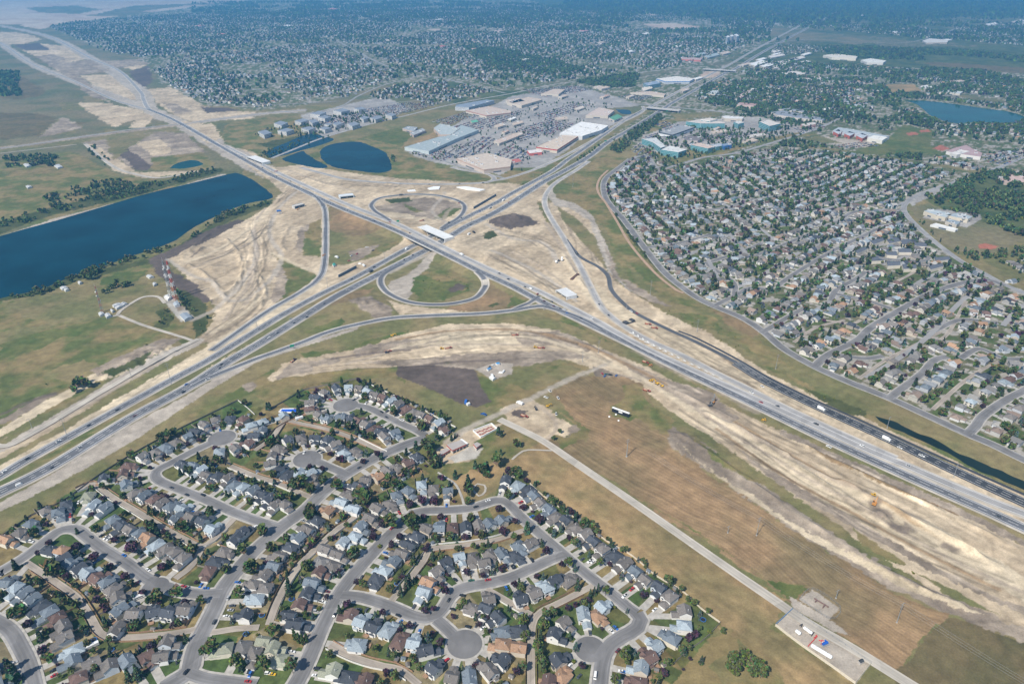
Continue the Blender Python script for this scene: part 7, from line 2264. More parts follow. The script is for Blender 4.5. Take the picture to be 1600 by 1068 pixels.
def bigbox(s, h, label, rc, wc, tile=None, band=None, units=6, glass=0, cat='store', name='store_building', seed=0):
    """flat-roofed building from its roof outline"""
    P = world_poly(s, h, tile)
    cx, cy = sum(p[0] for p in P) / len(P), sum(p[1] for p in P) / len(P)
    Q = [(p[0] - cx, p[1] - cy) for p in P]
    if sum(Q[i][0] * Q[(i + 1) % len(Q)][1] - Q[(i + 1) % len(Q)][0] * Q[i][1] for i in range(len(Q))) < 0:
        Q = Q[::-1]
    o = empty(name, (cx, cy, 0))
    wm, rm = colmat(wc, 'facade'), colmat(rc, 'membrane', 0.14)
    n = len(Q)
    w = MB(); w.add([(x, y, -0.2) for x, y in Q] + [(x, y, h) for x, y in Q], [(i, (i + 1) % n, n + (i + 1) % n, n + i) for i in range(n)], wm); w.build('wall', o)
    r = MB(); r.add([(x, y, h - 0.5) for x, y in Q], [tuple(range(n))], rm)
    ins = [(x * 0.99, y * 0.99) for x, y in Q]
    r.add([(x, y, h) for x, y in Q] + [(x, y, h) for x, y in ins] + [(x, y, h - 0.5) for x, y in ins], [(i, (i + 1) % n, n + (i + 1) % n, n + i) for i in range(n)] + [(n + i, n + (i + 1) % n, 2 * n + (i + 1) % n, 2 * n + i) for i in range(n)], rm)
    rf = r.build('roof', o)
    if band:
        b = MB()
        bm = colmat(band, 'fascia')
        for i in range(n):
            a, c = Vector((*Q[i], 0)), Vector((*Q[(i + 1) % n], 0))
            nn = Vector((c.y - a.y, a.x - c.x, 0)).normalized() * 0.15
            b.add([a + nn + Vector((0, 0, h * 0.7)), c + nn + Vector((0, 0, h * 0.7)), c + nn + Vector((0, 0, h + 0.05)), a + nn + Vector((0, 0, h + 0.05))], [(0, 1, 2, 3)], bm)
        b.build('fascia', o)
    gm = mat('teal_glass', (0.05, 0.19, 0.22), 0.2, 0.15, 0.3, spec=0.5) if glass > 0 else mat('blue_window', (0.08, 0.10, 0.13), 0.3, 0.3, 0.6)
    teal, glass = glass > 0, abs(glass)
    floors = max(1, glass)
    for i in range(n):
        a, c = Vector((*Q[i], 0)), Vector((*Q[(i + 1) % n], 0))
        L = (c - a).length
        if L < 6:
            continue
        u = (c - a) / L
        nn = Vector((u.y, -u.x, 0)) * 0.08
        fh = h / floors
        q0, q1 = a + u * (1.0 if glass else L * 0.35) + nn, c - u * (1.0 if glass else L * 0.35) + nn
        zs = [0.3, 3.0]
        if glass:
            zs = []
            for f in range(floors):
                zs += [f * fh + fh * (0.25 if teal else 0.42), f * fh + fh * (0.85 if teal else 0.72)]
        g = MB()
        for m_ in (gm, wm):
            g.mi(m_)
        g.v = [tuple(q + Vector((0, 0, z))) for z in zs for q in (q0, q1)]
        for j in range(len(zs) - 1):
            g.f.append((2 * j, 2 * j + 1, 2 * j + 3, 2 * j + 2))
            g.m.append(j % 2)
        g.build('window', o)
    rr = random.Random(int(cx) + seed)
    k = 0
    for _ in range(units * 8):
        if k >= units:
            break
        x, y = rr.uniform(min(q[0] for q in Q), max(q[0] for q in Q)) * 0.8, rr.uniform(min(q[1] for q in Q), max(q[1] for q in Q)) * 0.8
        if inside(np.array([x]), np.array([y]), Q)[0]:
            b = MB(); e = rr.uniform(0.9, 1.9); b.box(x - 2 * e, x + 2 * e, y - 1.5 * e, y + 1.5 * e, h - 0.5, h + 1.1 * e, M_VENT); b.box(x - e, x + e, y - e, y + e, h + 1.1 * e, h + 1.1 * e + 0.3, M_DARK); b.build('roof_unit', rf)
            k += 1
    tag(o, label, cat)
    return o

def commercial():
    TAN, GREY, WHT, TERR = (0.46, 0.38, 0.31), (0.30, 0.35, 0.36), (0.66, 0.66, 0.64), (0.42, 0.28, 0.22)
    W1 = (0.5, 0.45, 0.38)
    t = (1, 0)
    bigbox('928,918 1080,945 1250,868 1392,812 1280,782 1190,850 1140,855', 9, 'long grey-roofed mall building stretching beside the round pond', GREY, (0.42, 0.47, 0.47), t, units=12)
    bigbox('1110,800 1150,772 1275,802 1215,842 1150,840', 10, 'grey stepped mall block behind the long grey roof', (0.36, 0.40, 0.40), (0.45, 0.36, 0.30), t, units=5)
    bigbox('915,802 950,788 1010,795 985,822', 7, 'small grey-roofed block at the edge of the sports field', (0.28, 0.31, 0.33), (0.42, 0.34, 0.3), t, units=2)
    bigbox('960,830 1040,800 1060,815 985,845', 7, 'low grey annexe behind the sports field block', (0.30, 0.32, 0.33), (0.42, 0.34, 0.3), t, units=2)
    bigbox('1252,990 1440,955 1600,998 1590,1040 1425,1060', 10, 'tan-roofed big store beside the ramp bend', (0.48, 0.41, 0.34), (0.5, 0.42, 0.36), t, band=(0.42, 0.30, 0.24), units=14)
    bigbox('1312,690 1450,664 1590,692 1595,704 1440,722', 9, 'tan-roofed store behind the far car park', (0.46, 0.38, 0.32), W1, t, band=(0.38, 0.2, 0.17), units=8)
    bigbox('1245,668 1250,655 1440,622 1490,628 1330,672', 12, 'blue-roofed apartment strip above the far stores', (0.20, 0.24, 0.29), (0.55, 0.56, 0.57), t, units=2, glass=-3, cat='apartments', name='apartment_building')
    bigbox('1485,880 1600,838 1640,850 1520,896', 7, 'narrow tan store row between the car parks', (0.46, 0.37, 0.31), W1, t, units=3)
    bigbox('1490,782 1540,766 1560,780 1510,796', 7, 'small tan shop by the green kiosk', TAN, W1, t, units=2)
    bigbox('1340,755 1380,748 1392,760 1350,768', 6, 'tiny shop with green roof between the car parks', (0.12, 0.35, 0.24), W1, t, units=0)
    bigbox('1560,625 1640,612 1680,630 1600,645', 9, 'tan-roofed hall near the rail-side avenue', TAN, W1, t, units=4)
    t = (2, 0)
    bigbox('298,832 430,760 602,785 560,812 440,850', 11, 'large white-roofed store beside the highway', WHT, (0.55, 0.56, 0.56), t, units=16)
    bigbox('150,918 312,845 412,852 282,936', 9, 'tan-roofed store with red fascia beside the highway', (0.50, 0.42, 0.34), (0.5, 0.44, 0.36), t, band=(0.40, 0.06, 0.06), units=8)
    bigbox('95,940 180,932 188,950 110,958', 7, 'small red and white shop in front of the red-fascia store', (0.6, 0.56, 0.54), (0.55, 0.15, 0.13), t, units=1)
    bigbox('-20,1000 40,990 60,1008 0,1020', 6, 'red-roofed restaurant at the corner of the car park', (0.40, 0.13, 0.11), W1, t, units=1)
    bigbox('-30,640 100,606 190,622 60,660', 9, 'long tan-roofed store at the far end of the car park', TAN, W1, t, units=5)
    bigbox('460,720 540,672 640,690 600,722', 9, 'pink-tan roofed store near the little pond', (0.48, 0.40, 0.35), W1, t, units=5)
    bigbox('180,586 260,556 330,560 290,590', 8, 'tan shop row beyond the avenue', TAN, W1, t, units=3)
    bigbox('510,540 560,530 615,545 560,556', 8, 'tan cinema block beyond the car park', TAN, W1, t, units=2)
    bigbox('900,492 1030,476 1140,492 1110,508 960,510', 10, 'white warehouse store with blue corners near the far interchange', (0.60, 0.58, 0.54), (0.5, 0.52, 0.55), t, band=(0.08, 0.2, 0.45), units=6)
    bigbox('820,520 900,505 930,520 850,535', 14, 'blue-grey office block beside the white warehouse store', (0.22, 0.28, 0.36), (0.35, 0.4, 0.45), t, units=2, glass=3, cat='office', name='office_building')
    bigbox('810,550 870,538 880,550 820,570', 8, 'cream hall below the blue-grey office block', (0.55, 0.50, 0.42), W1, t, units=2)
    bigbox('740,578 860,570 962,586 950,598', 7, 'long tan strip of shops by the far car park', TAN, W1, t, units=4)
    bigbox('1050,560 1090,550 1110,558 1070,572', 7, 'small tan shop by the highway edge', TAN, W1, t, units=1)
    bigbox('0,770 60,752 72,766 10,784', 6, 'tan restaurant left of the parking lane', TAN, W1, t, units=1); bigbox('0,836 60,822 70,838 5,860', 6, 'tan shop row end beside the parked cars', TAN, W1, t, units=1)
    bigbox('390,675 440,660 455,672 405,690', 6, 'small cream shop by the trees', (0.5, 0.44, 0.38), W1, t, units=1); bigbox('270,735 340,728 350,742 285,750', 7, 'low tan shop behind the white-roofed store', TAN, W1, t, units=1)
    bigbox('605,735 660,712 690,730 640,752', 7, 'green-roofed restaurant beside the little pond', (0.10, 0.26, 0.17), (0.5, 0.45, 0.4), t, units=0)
    TE = (0.22, 0.36, 0.37)
    OF = dict(cat='office', name='office_building')
    bigbox('1088,760 1190,742 1330,764 1332,772 1180,772', 15, 'long teal glass office block with pale penthouse', (0.5, 0.46, 0.42), TE, t, units=4, glass=4, **OF)
    bigbox('1180,745 1230,736 1285,744 1240,754', 19, 'pale penthouse block behind the long teal office', (0.52, 0.48, 0.43), (0.6, 0.58, 0.54), t, units=1, glass=1, **OF)
    bigbox('918,825 1050,780 1142,794 1005,842', 11, 'white office block with dark roof edge', (0.26, 0.27, 0.28), (0.62, 0.63, 0.63), t, band=(0.07, 0.08, 0.09), units=5, **OF)
    bigbox('812,868 900,860 940,895 960,915 930,925 880,890', 14, 'angled teal office wing at the left of the office park', (0.48, 0.50, 0.49), TE, t, units=3, glass=4, **OF)
    bigbox('930,935 985,910 1092,935 1040,952', 14, 'square teal office block joined to the angled wing', (0.54, 0.55, 0.53), TE, t, units=3, glass=4, **OF)
    bigbox('1118,905 1160,892 1272,915 1225,928', 13, 'teal office block with pinkish roof', (0.50, 0.40, 0.34), TE, t, units=3, glass=4, **OF)
    bigbox('1240,905 1290,895 1340,905 1275,918', 10, 'grey office wing behind the pinkish roof', (0.34, 0.38, 0.42), TE, t, units=2, glass=3, **OF)
    bigbox('1310,900 1365,892 1375,902 1325,912', 11, 'small deep blue office cube', (0.2, 0.26, 0.34), (0.06, 0.17, 0.42), t, units=1, **OF)
    bigbox('1065,860 1110,845 1200,862 1160,880 1090,876', 8, 'dark-roofed building inside the curved drive', (0.17, 0.15, 0.15), (0.4, 0.36, 0.34), t, units=2, **OF)
    bigbox('1310,728 1340,722 1450,732 1440,742 1330,740', 9, 'long white-roofed building above the teal cube', (0.58, 0.58, 0.57), W1, t, units=3)
    bigbox('1385,762 1420,754 1452,766 1415,774', 14, 'teal office cube at the middle of the office park', (0.5, 0.5, 0.48), TE, t, units=1, glass=4, **OF)
    bigbox('1545,760 1600,748 1680,772 1610,788', 17, 'teal office block at the right end of the office park', (0.52, 0.49, 0.45), TE, t, units=3, glass=4, **OF)
    bigbox('1240,820 1330,806 1350,820 1260,836', 7, 'tan low building beside the hedges', TAN, W1, t, units=2); bigbox('1440,880 1500,862 1540,875 1480,892', 6, 'pinkish low building with cars around', TAN, W1, t, units=1)
    bigbox('1470,845 1570,830 1590,842 1490,858', 8, 'pale low office near the right teal block', (0.5, 0.46, 0.42), W1, t, units=2)
    bigbox('1410,600 1480,560 1500,570 1430,612', 9, 'red and white school-like block among trees', (0.46, 0.36, 0.33), (0.45, 0.2, 0.17), t, units=2); bigbox('1215,585 1260,560 1310,565 1270,590', 8, 'grey-roofed block beside the far highway', (0.4, 0.44, 0.45), W1, t, units=2)
    bigbox('1405,655 1420,640 1530,648 1520,662', 9, 'long reddish apartment block among trees', (0.36, 0.24, 0.22), (0.5, 0.4, 0.36), t, units=1, cat='apartments', name='apartment_building')
    for k, s in enumerate(('1338,228 1352,222 1362,230 1348,236', '1362,222 1376,216 1388,224 1374,230', '1388,216 1402,212 1420,222 1406,228')):
        bigbox(s, 38, '%s white high-rise tower near the far horizon' % ('leftmost', 'middle', 'rightmost')[k], (0.6, 0.6, 0.6), (0.66, 0.66, 0.66), t, units=1, glass=-9, cat='high-rise', name='apartment_tower')
    bigbox('1050,358 1190,362 1180,376 1060,370', 8, 'red-brick strip mall far up the highway', (0.40, 0.3, 0.28), (0.45, 0.16, 0.14), t, units=2)
    for k, (s, c) in enumerate((('1130,340 1200,325 1215,335 1145,352', GREY), ('1200,350 1280,330 1300,342 1220,362', GREY), ('1480,400 1560,375 1600,385 1520,412', WHT), ('1300,330 1350,318 1370,328 1320,340', TAN), ('1550,410 1600,395 1640,405 1580,420', WHT))):
        bigbox(s, 8, '%s long low roof in the far strip beside the highway' % ordinal(k + 1), c, W1, t, units=2)
    for k, s in enumerate(('300,30 360,24 380,30 320,36', '100,268 130,262 132,268 105,274')):
        pass
    for k, (px, py, w_, c) in enumerate(((1090, 122, 9, WHT), (1165, 100, 10, TAN), (1190, 92, 9, WHT), (1215, 84, 10, WHT), (1240, 92, 9, TAN), (1225, 100, 8, WHT), (1260, 84, 9, WHT), (985, 150, 7, TAN), (945, 150, 8, TERR), (1140, 130, 7, TAN), (1175, 140, 8, WHT), (1205, 150, 8, TAN), (1245, 158, 8, TERR), (1290, 170, 9, WHT), (880, 150, 8, TAN), (835, 168, 6, TAN), (800, 185, 7, WHT), (1120, 200, 6, TAN), (1080, 225, 6, GREY), (790, 205, 6, TERR))):
        bigbox('%f,%f %f,%f %f,%f %f,%f' % (px - w_, py + 1, px + w_ * .3, py - 2.2, px + w_, py - 1, px - w_ * .3, py + 2.4), 7, '%s small flat commercial roof beside the far highway and malls' % ordinal(k + 1), c, W1, units=2, seed=k)
    t = (3, 0)
    bigbox('345,345 420,336 560,352 550,366 400,358', 12, 'long cream hospital-like block above the wooded suburb', (0.58, 0.54, 0.46), (0.6, 0.56, 0.48), t, units=4)
    bigbox('580,375 640,365 740,380 720,392 620,390', 11, 'white stepped block right of the long cream one', (0.6, 0.6, 0.56), (0.6, 0.58, 0.54), t, units=3)
    for k, s in enumerate(('0,350 90,335 110,345 20,362', '60,385 150,365 170,375 80,398', '140,365 210,350 235,360 170,376', '30,412 70,405 80,420 40,428', '70,455 150,445 240,452 230,462 90,466', '150,490 330,485 350,497 180,500', '20,320 60,310 80,318 40,330')):
        bigbox(s, 7, '%s pale roof in the shops left of the cream block, counted from far' % ordinal(k + 1), (0.55, 0.52, 0.48), W1, t, units=1)
    bigbox('965,255 1010,240 1130,250 1120,265 990,268', 9, 'long pale store by the far curving avenue', (0.52, 0.50, 0.47), W1, t, units=3); bigbox('1360,150 1420,140 1440,150 1380,160', 9, 'white block near the far interchange at the right', WHT, W1, t, units=1)
    bigbox('1520,135 1580,122 1640,135 1600,150', 9, 'pale store at the far right edge', (0.55, 0.5, 0.46), W1, t, units=2); bigbox('950,540 990,532 1035,542 990,556', 9, 'white domed arena on the yellow park', (0.62, 0.62, 0.6), W1, t, units=0, cat='arena')
    bigbox('1070,575 1100,562 1220,572 1200,586', 7, 'grey school beyond the lake', (0.42, 0.45, 0.44), W1, t, units=2, cat='school', name='school_building')
    # the two schools and the church-like school
    S = dict(cat='school', name='school_building')
    RED = (0.45, 0.13, 0.09)
    bigbox('405,815 440,795 540,810 690,838 760,850 700,862 560,835 470,825', 9, 'long grey spine of the school with red gables', (0.34, 0.38, 0.40), (0.4, 0.42, 0.46), t, units=5, **S)
    for k, s in enumerate(('408,822 440,808 470,820 440,838', '478,835 510,820 545,832 512,850', '552,848 590,832 625,846 590,865')):
        bigbox(s, 9, '%s red-fronted wing of the school, counted from the left' % ordinal(k + 1), (0.40, 0.44, 0.48), RED, t, units=1, **S)
    bigbox('622,860 660,845 748,858 715,878', 10, 'white gymnasium at the right of the red-gabled school', (0.62, 0.62, 0.58), (0.6, 0.58, 0.52), t, units=1, **S)
    bigbox('1115,945 1160,925 1240,905 1280,930 1340,955 1330,980 1200,962', 8, 'maroon and white roofed school beside the red diamond', (0.36, 0.26, 0.26), (0.6, 0.58, 0.55), t, units=4, **S)
    bigbox('1140,955 1200,935 1260,945 1180,968', 9, 'white roof part in front of the maroon school', (0.58, 0.56, 0.53), (0.6, 0.58, 0.55), t, units=1, **S)
    bigbox('205,775 290,762 300,775 225,790', 8, 'red and white low store by the avenue', (0.5, 0.46, 0.42), (0.5, 0.3, 0.26), t, units=2)
    for k, s in enumerate(('20,700 90,690 360,740 340,752 200,738 60,718', '60,682 120,676 240,690 220,700')):
        bigbox(s, 9, '%s grey-roofed townhouse row above the office park' % ordinal(k + 1), (0.22, 0.24, 0.27), (0.5, 0.46, 0.42), t, units=0, cat='townhouses', name='townhouse_row')
    t = (3, 1)
    bigbox('975,250 1010,238 1130,260 1150,272 1110,290 1050,275', 8, 'grey-roofed left wing of the school in the yellow field', (0.36, 0.41, 0.43), (0.52, 0.47, 0.38), t, units=5, **S)
    bigbox('1110,275 1180,262 1280,285 1250,300 1180,290', 8, 'grey-roofed right wing of the school in the yellow field', (0.30, 0.35, 0.38), (0.52, 0.47, 0.38), t, units=4, **S)
    bigbox('1110,312 1140,300 1205,318 1180,335', 7, 'small dark-roofed block in front of the yellow field school', (0.24, 0.29, 0.33), (0.5, 0.46, 0.4), t, units=2, **S)
    bigbox('1015,335 1050,325 1190,362 1170,370', 4, 'long white portable row beside the yellow field school', (0.6, 0.6, 0.58), (0.6, 0.6, 0.58), t, units=0, **S)
    bigbox('1440,40 1500,20 1640,40 1640,70 1480,65', 8, 'flat brown-pink roofed plaza at the right edge above the wood', (0.46, 0.34, 0.30), (0.5, 0.4, 0.35), t, units=4)
    # townhouse crescent in the east suburb, apartment blocks by the left ponds
    for k, s in enumerate(('640,435 700,412 730,430 660,455', '740,425 800,410 830,435 760,450', '830,430 900,425 910,455 840,455', '910,440 985,448 995,470 920,465', '730,505 800,498 810,525 745,522', '810,480 890,480 900,505 820,505', '640,535 700,530 730,555 650,560', '740,560 820,560 830,585 750,590', '840,580 920,575 930,605 850,610', '1000,590 1080,572 1100,590 1020,612', '1040,535 1130,530 1140,550 1050,560', '540,495 600,470 620,485 560,512')):
        small_building(s, 6.5, 'townhouse', '%s charcoal-roofed townhouse in the crescent below the bus road' % ordinal(k + 1), (0.10, 0.11, 0.13), (0.6, 0.55, 0.46), t)
    t = (1, 0)
    for k, s in enumerate(('325,712 385,690 450,700 400,722', '375,730 430,715 480,730 430,745', '470,690 540,672 600,690 530,705', '600,675 660,665 700,680 640,690', '700,735 770,715 800,735 745,752', '800,715 840,700 885,715 850,732', '640,735 680,720 720,735 670,750', '560,770 620,755 660,775 600,795', '470,770 520,755 550,770 500,790', '385,800 430,785 480,800 430,815', '230,755 290,735 340,750 280,770', '320,750 370,740 400,760 350,775', '100,770 150,750 210,765 160,790', '0,820 60,805 110,830 50,850', '120,815 190,795 250,810 190,830', '270,800 330,785 380,800 330,820', '420,775 450,765 480,775 455,785')):
        q = pts(s); mx, my = sum(v[0] for v in q) / 4, sum(v[1] for v in q) / 4
        s = ' '.join('%f,%f' % (mx + (v[0] - mx) * 0.8, my + (v[1] - my) * 0.75) for v in q)
        bigbox(s, 11, '%s white apartment block in the cluster above the left ponds' % ordinal(k + 1), (0.20, 0.23, 0.27), (0.58, 0.57, 0.54), t, units=0, cat='apartments', name='apartment_building', glass=-3)
    # white roofs in the far suburb
    for k, (s, c) in enumerate((('300,32 340,28 355,34 315,38', WHT), ('1225,165 1300,155 1310,165 1240,172', (0.45, 0.22, 0.2)))):
        pass
    for k, (px, py, c) in enumerate(((320, 31, WHT), (345, 53, (0.5, 0.2, 0.18)), (312, 40, (0.5, 0.22, 0.2)), (690, 72, (0.42, 0.14, 0.13)), (742, 76, (0.48, 0.3, 0.25)), (685, 30, WHT), (860, 67, WHT), (912, 48, (0.5, 0.25, 0.25)), (520, 14, (0.5, 0.22, 0.22)), (985, 80, WHT), (780, 48, (0.42, 0.34, 0.3)), (535, 122, TAN), (300, 102, TAN), (1010, 52, WHT), (450, 40, WHT), (610, 62, TAN), (820, 92, WHT), (940, 66, TAN), (1060, 72, WHT), (1260, 96, WHT), (1400, 50, WHT), (1480, 62, WHT), (1350, 24, WHT), (1210, 22, (0.5, 0.3, 0.3)), (1500, 126, TAN), (1280, 120, TAN))):
        bigbox('%f,%f %f,%f %f,%f %f,%f' % (px - 8, py, px, py - 1.3, px + 8, py, px, py + 1.3), 8, '%s wide public roof among the far northern houses' % ordinal(k + 1), c, (0.55, 0.5, 0.46), units=0, cat='public building', name='public_building')

M_PARKED = None
def parking_lots():
    """parked cars past counting in the shopping and office lots"""
    rng = np.random.default_rng(3)
    lots = ['812,255 838,238 800,225 770,240', '690,245 720,225 760,212 780,220 735,250', '800,225 870,205 900,195 860,185 800,205', '640,240 690,232 715,245 690,252', '675,190 740,172 760,178 700,196',
            '700,200 770,178 820,172 800,190 740,205', '830,180 900,160 925,165 860,186', '965,152 1010,142 1040,146 1000,158', '850,195 880,186 875,205 850,212', '1005,215 1040,205 1055,212 1015,232', '985,235 1000,225 1030,245 1010,252',
            '1090,215 1150,206 1160,214 1110,222', '1240,200 1280,192 1290,200 1250,210', '1300,228 1345,222 1375,228 1330,232', '1530,250 1560,240 1600,246 1570,258', '480,195 560,175 600,178 520,200', '560,172 640,160 680,165 620,180',
            '815,140 900,134 930,140 850,152', '1025,195 1040,190 1070,198 1050,208', '1150,214 1200,200 1215,204 1180,216']
    V, F, Cc, b = [], [], [], 0
    cols = np.array([CARCOL[k][0] for k in 'wwwsskkddbrm'])
    tv = np.array([(-2.2, -0.9, 0.3), (2.2, -0.9, 0.3), (2.2, 0.9, 0.3), (-2.2, 0.9, 0.3), (-2.2, -0.9, 0.9), (2.2, -0.9, 0.8), (2.2, 0.9, 0.8), (-2.2, 0.9, 0.9), (-1.5, -0.75, 1.45), (0.6, -0.75, 1.45), (0.6, 0.75, 1.45), (-1.5, 0.75, 1.45)])
    tf = np.array([(0, 1, 5, 4), (1, 2, 6, 5), (2, 3, 7, 6), (3, 0, 4, 7), (4, 5, 9, 8), (5, 6, 10, 9), (6, 7, 11, 10), (7, 4, 8, 11), (8, 9, 10, 11)])
    for s in lots:
        P = [P0(*q) for q in pts(s)]
        pa = np.array(P)
        e = pa[1] - pa[0]
        ang = math.atan2(e[1], e[0])
        c, sn = math.cos(ang), math.sin(ang)
        u, w = pa[:, 0] * c + pa[:, 1] * sn, -pa[:, 0] * sn + pa[:, 1] * c
        for r, wv in enumerate(v_ + e_ for v_ in np.arange(w.min(), w.max(), 17.4) for e_ in (0, 5.2)):
            for uv in np.arange(u.min(), u.max(), 2.9):
                if rng.random() > 0.62:
                    continue
                x, y = uv * c - wv * sn, uv * sn + wv * c
                if not inside(np.array([x]), np.array([y]), P)[0]:
                    continue
                a = ang + math.pi / 2
                V.append(np.stack([tv[:, 0] * math.cos(a) - tv[:, 1] * math.sin(a) + x, tv[:, 0] * math.sin(a) + tv[:, 1] * math.cos(a) + y, tv[:, 2]], 1))
                F.append(tf + b)
                k = cols[rng.integers(len(cols))]
                Cc.append(np.array([k] * 4 + [(0.03, 0.035, 0.04)] * 4 + [k]))
                b += 12
    o = mesh_np('lot_cars', np.concatenate(V), np.concatenate(F), mat_attr('lot_car_paint', 0.4, 0.02, 1), fcol=np.concatenate(Cc))
    tag(o, 'hundreds of cars parked in rows on the shopping and office lots', 'cars', kind='stuff')

# ------------------------------------------------------------------ bridges
def deck_bridge(a, b, w, z, label, rc=(0.50, 0.50, 0.48), piers=2, name='road_bridge', thick=1.6, abut=True):
    """a, b: ends of the deck centre line (world xy)"""
    a, b = Vector((a[0], a[1], 0)), Vector((b[0], b[1], 0))
    L = (b - a).length
    o = empty(name, ((a + b) / 2), math.atan2(b.y - a.y, b.x - a.x))
    m = colmat(rc, 'bridge_concrete')
    d = MB(); d.box(-L / 2, L / 2, -w / 2, w / 2, z - 0.5, z, m); d.build('deck', o)
    g = MB()
    for k in range(4):
        y = -w / 2 + 1.2 + k * (w - 2.4) / 3
        g.box(-L / 2, L / 2, y - 0.3, y + 0.3, z - thick - 0.4, z - 0.5, M_DARK)
    g.build('girder', o)
    for s in (-1, 1):
        q = MB(); q.box(-L / 2, L / 2, s * w / 2 - 0.2 if s > 0 else -w / 2, w / 2 if s > 0 else -w / 2 + 0.2, z, z + 0.9, colmat((0.46, 0.46, 0.45), 'bridge_concrete')); q.build('parapet', o)
    for k in range(piers):
        x = -L / 2 + L * (k + 1) / (piers + 1)
        q = MB(); q.box(x - 0.6, x + 0.6, -w / 2 + 0.6, w / 2 - 0.6, z - thick - 1.2, z - thick - 0.4, m)
        for y in (-w / 3, 0, w / 3):
            q.tube((x, y, -0.3), (x, y, z - thick - 1.2), 0.6, n=10, m=m)
        q.build('pier', o)
    if abut:
        for s in (-1, 1):
            q = MB(); q.box(min(s * L / 2, s * (L / 2 - 1.2)), max(s * L / 2, s * (L / 2 - 1.2)), -w / 2 + 0.1, w / 2 - 0.1, -0.3, z - 0.55, m); q.build('abutment', o)
    tag(o, label, 'bridge')
    return o
def bridges():
    z = 7.0
    # the highway overpass, under both carriageways of the road sheet
    c = HW_LINE
    s = np.concatenate([[0], np.cumsum(np.hypot(*np.diff(c, axis=0).T))])
    d, _, _ = seg_dist(c[:, 0], c[:, 1], M_LINE)
    near_ = np.where(d < 48)[0]
    p0, p1 = P0(624, 360.5, z), P0(699, 396.5, z)
    t = Vector((p1[0] - p0[0], p1[1] - p0[1], 0)).normalized()
    n = Vector((-t.y, t.x, 0)) * (6.0 if True else 0)
    deck_bridge((p0[0] + n.x * 0.7, p0[1] + n.y * 0.7), (p1[0] + n.x * 0.7, p1[1] + n.y * 0.7), 27, z - 0.02, 'highway overpass carrying the east-west road over the north-south highway', (0.34, 0.335, 0.33), 3)
    q0, q1 = P0(659, 353.5, z), P0(702, 372, z)
    deck_bridge(q0, q1, 20, z + 0.6, 'new pale concrete bridge under construction beside the overpass', (0.62, 0.63, 0.62), 2)
    q0, q1 = P0(876, 451.5, 5), P0(893.5, 462.5, 5)
    deck_bridge(q0, q1, 18, 5.5, 'small unfinished bridge standing alone on the sand by the north ramp', (0.56, 0.57, 0.57), 1)
    q0, q1 = P0(530, 306, 5), P0(552, 303.5, 5)
    deck_bridge(q0, q1, 16, 5, 'small pale bridge deck beside the highway on the sand', (0.56, 0.60, 0.62), 1)
    q0, q1 = P0(458, 322, 5), P0(474, 318, 5)
    deck_bridge(q0, q1, 10, 5, 'half-built bridge pier deck beside the bend of the ramp', (0.52, 0.5, 0.46), 1)
    q0, q1 = P0(392, 244, 6), P0(416, 253, 6)
    deck_bridge(q0, q1, 22, 6, 'pale new bridge deck where the highway passes the left ponds', (0.60, 0.61, 0.60), 1)
    q0, q1 = P0(1012, 168, 6), P0(1062, 173, 6)
    deck_bridge(q0, q1, 24, 6.2, 'avenue bridge crossing the far highway beside the office park', (0.40, 0.38, 0.36), 2)
    q0, q1 = P0(1098, 108, 6), P0(1150, 111, 6)
    deck_bridge(q0, q1, 24, 6.5, 'farthest bridge crossing the highway below the white towers', (0.42, 0.40, 0.38), 2)
    # covered concrete under white sheets
    for s, lab in (('668,294 678,291 688,291 686,295 672,296', 'shorter white sheeted slab along the north ramp'), ('713,292 728,291 758,296 750,298 730,296', 'longer white sheeted slab along the north ramp'), ('636,297 648,296 650,298 638,299', 'small white sheeted slab left of the longer ones')):
        P = world_poly(s, 1.5)
        b = MB(); b.prism(P, -0.1, 1.6, M_WHITE)
        tag(b.build('sheeted_slab'), lab, 'sheeted slab')
    for s, lab in (('529,433.5 557,418.5', 'dark retaining wall in the cutting left of the overpass'), ('740,326.5 775,306', 'dark retaining wall in the cutting right of the overpass')):
        a, c_ = [P0(*q) for q in pts(s)]
        o = empty('retaining_wall', (0, 0, 0))
        b = MB(); b.bar((a[0], a[1], 2.2), (c_[0], c_[1], 2.2), 0.8, 4.6, colmat((0.12, 0.14, 0.17), 'wall_block')); b.build('wall', o)
        b = MB(); b.bar((a[0], a[1], 4.7), (c_[0], c_[1], 4.7), 1.1, 0.35, M_CONC); b.build('coping', o)
        tag(o, lab, 'retaining wall')

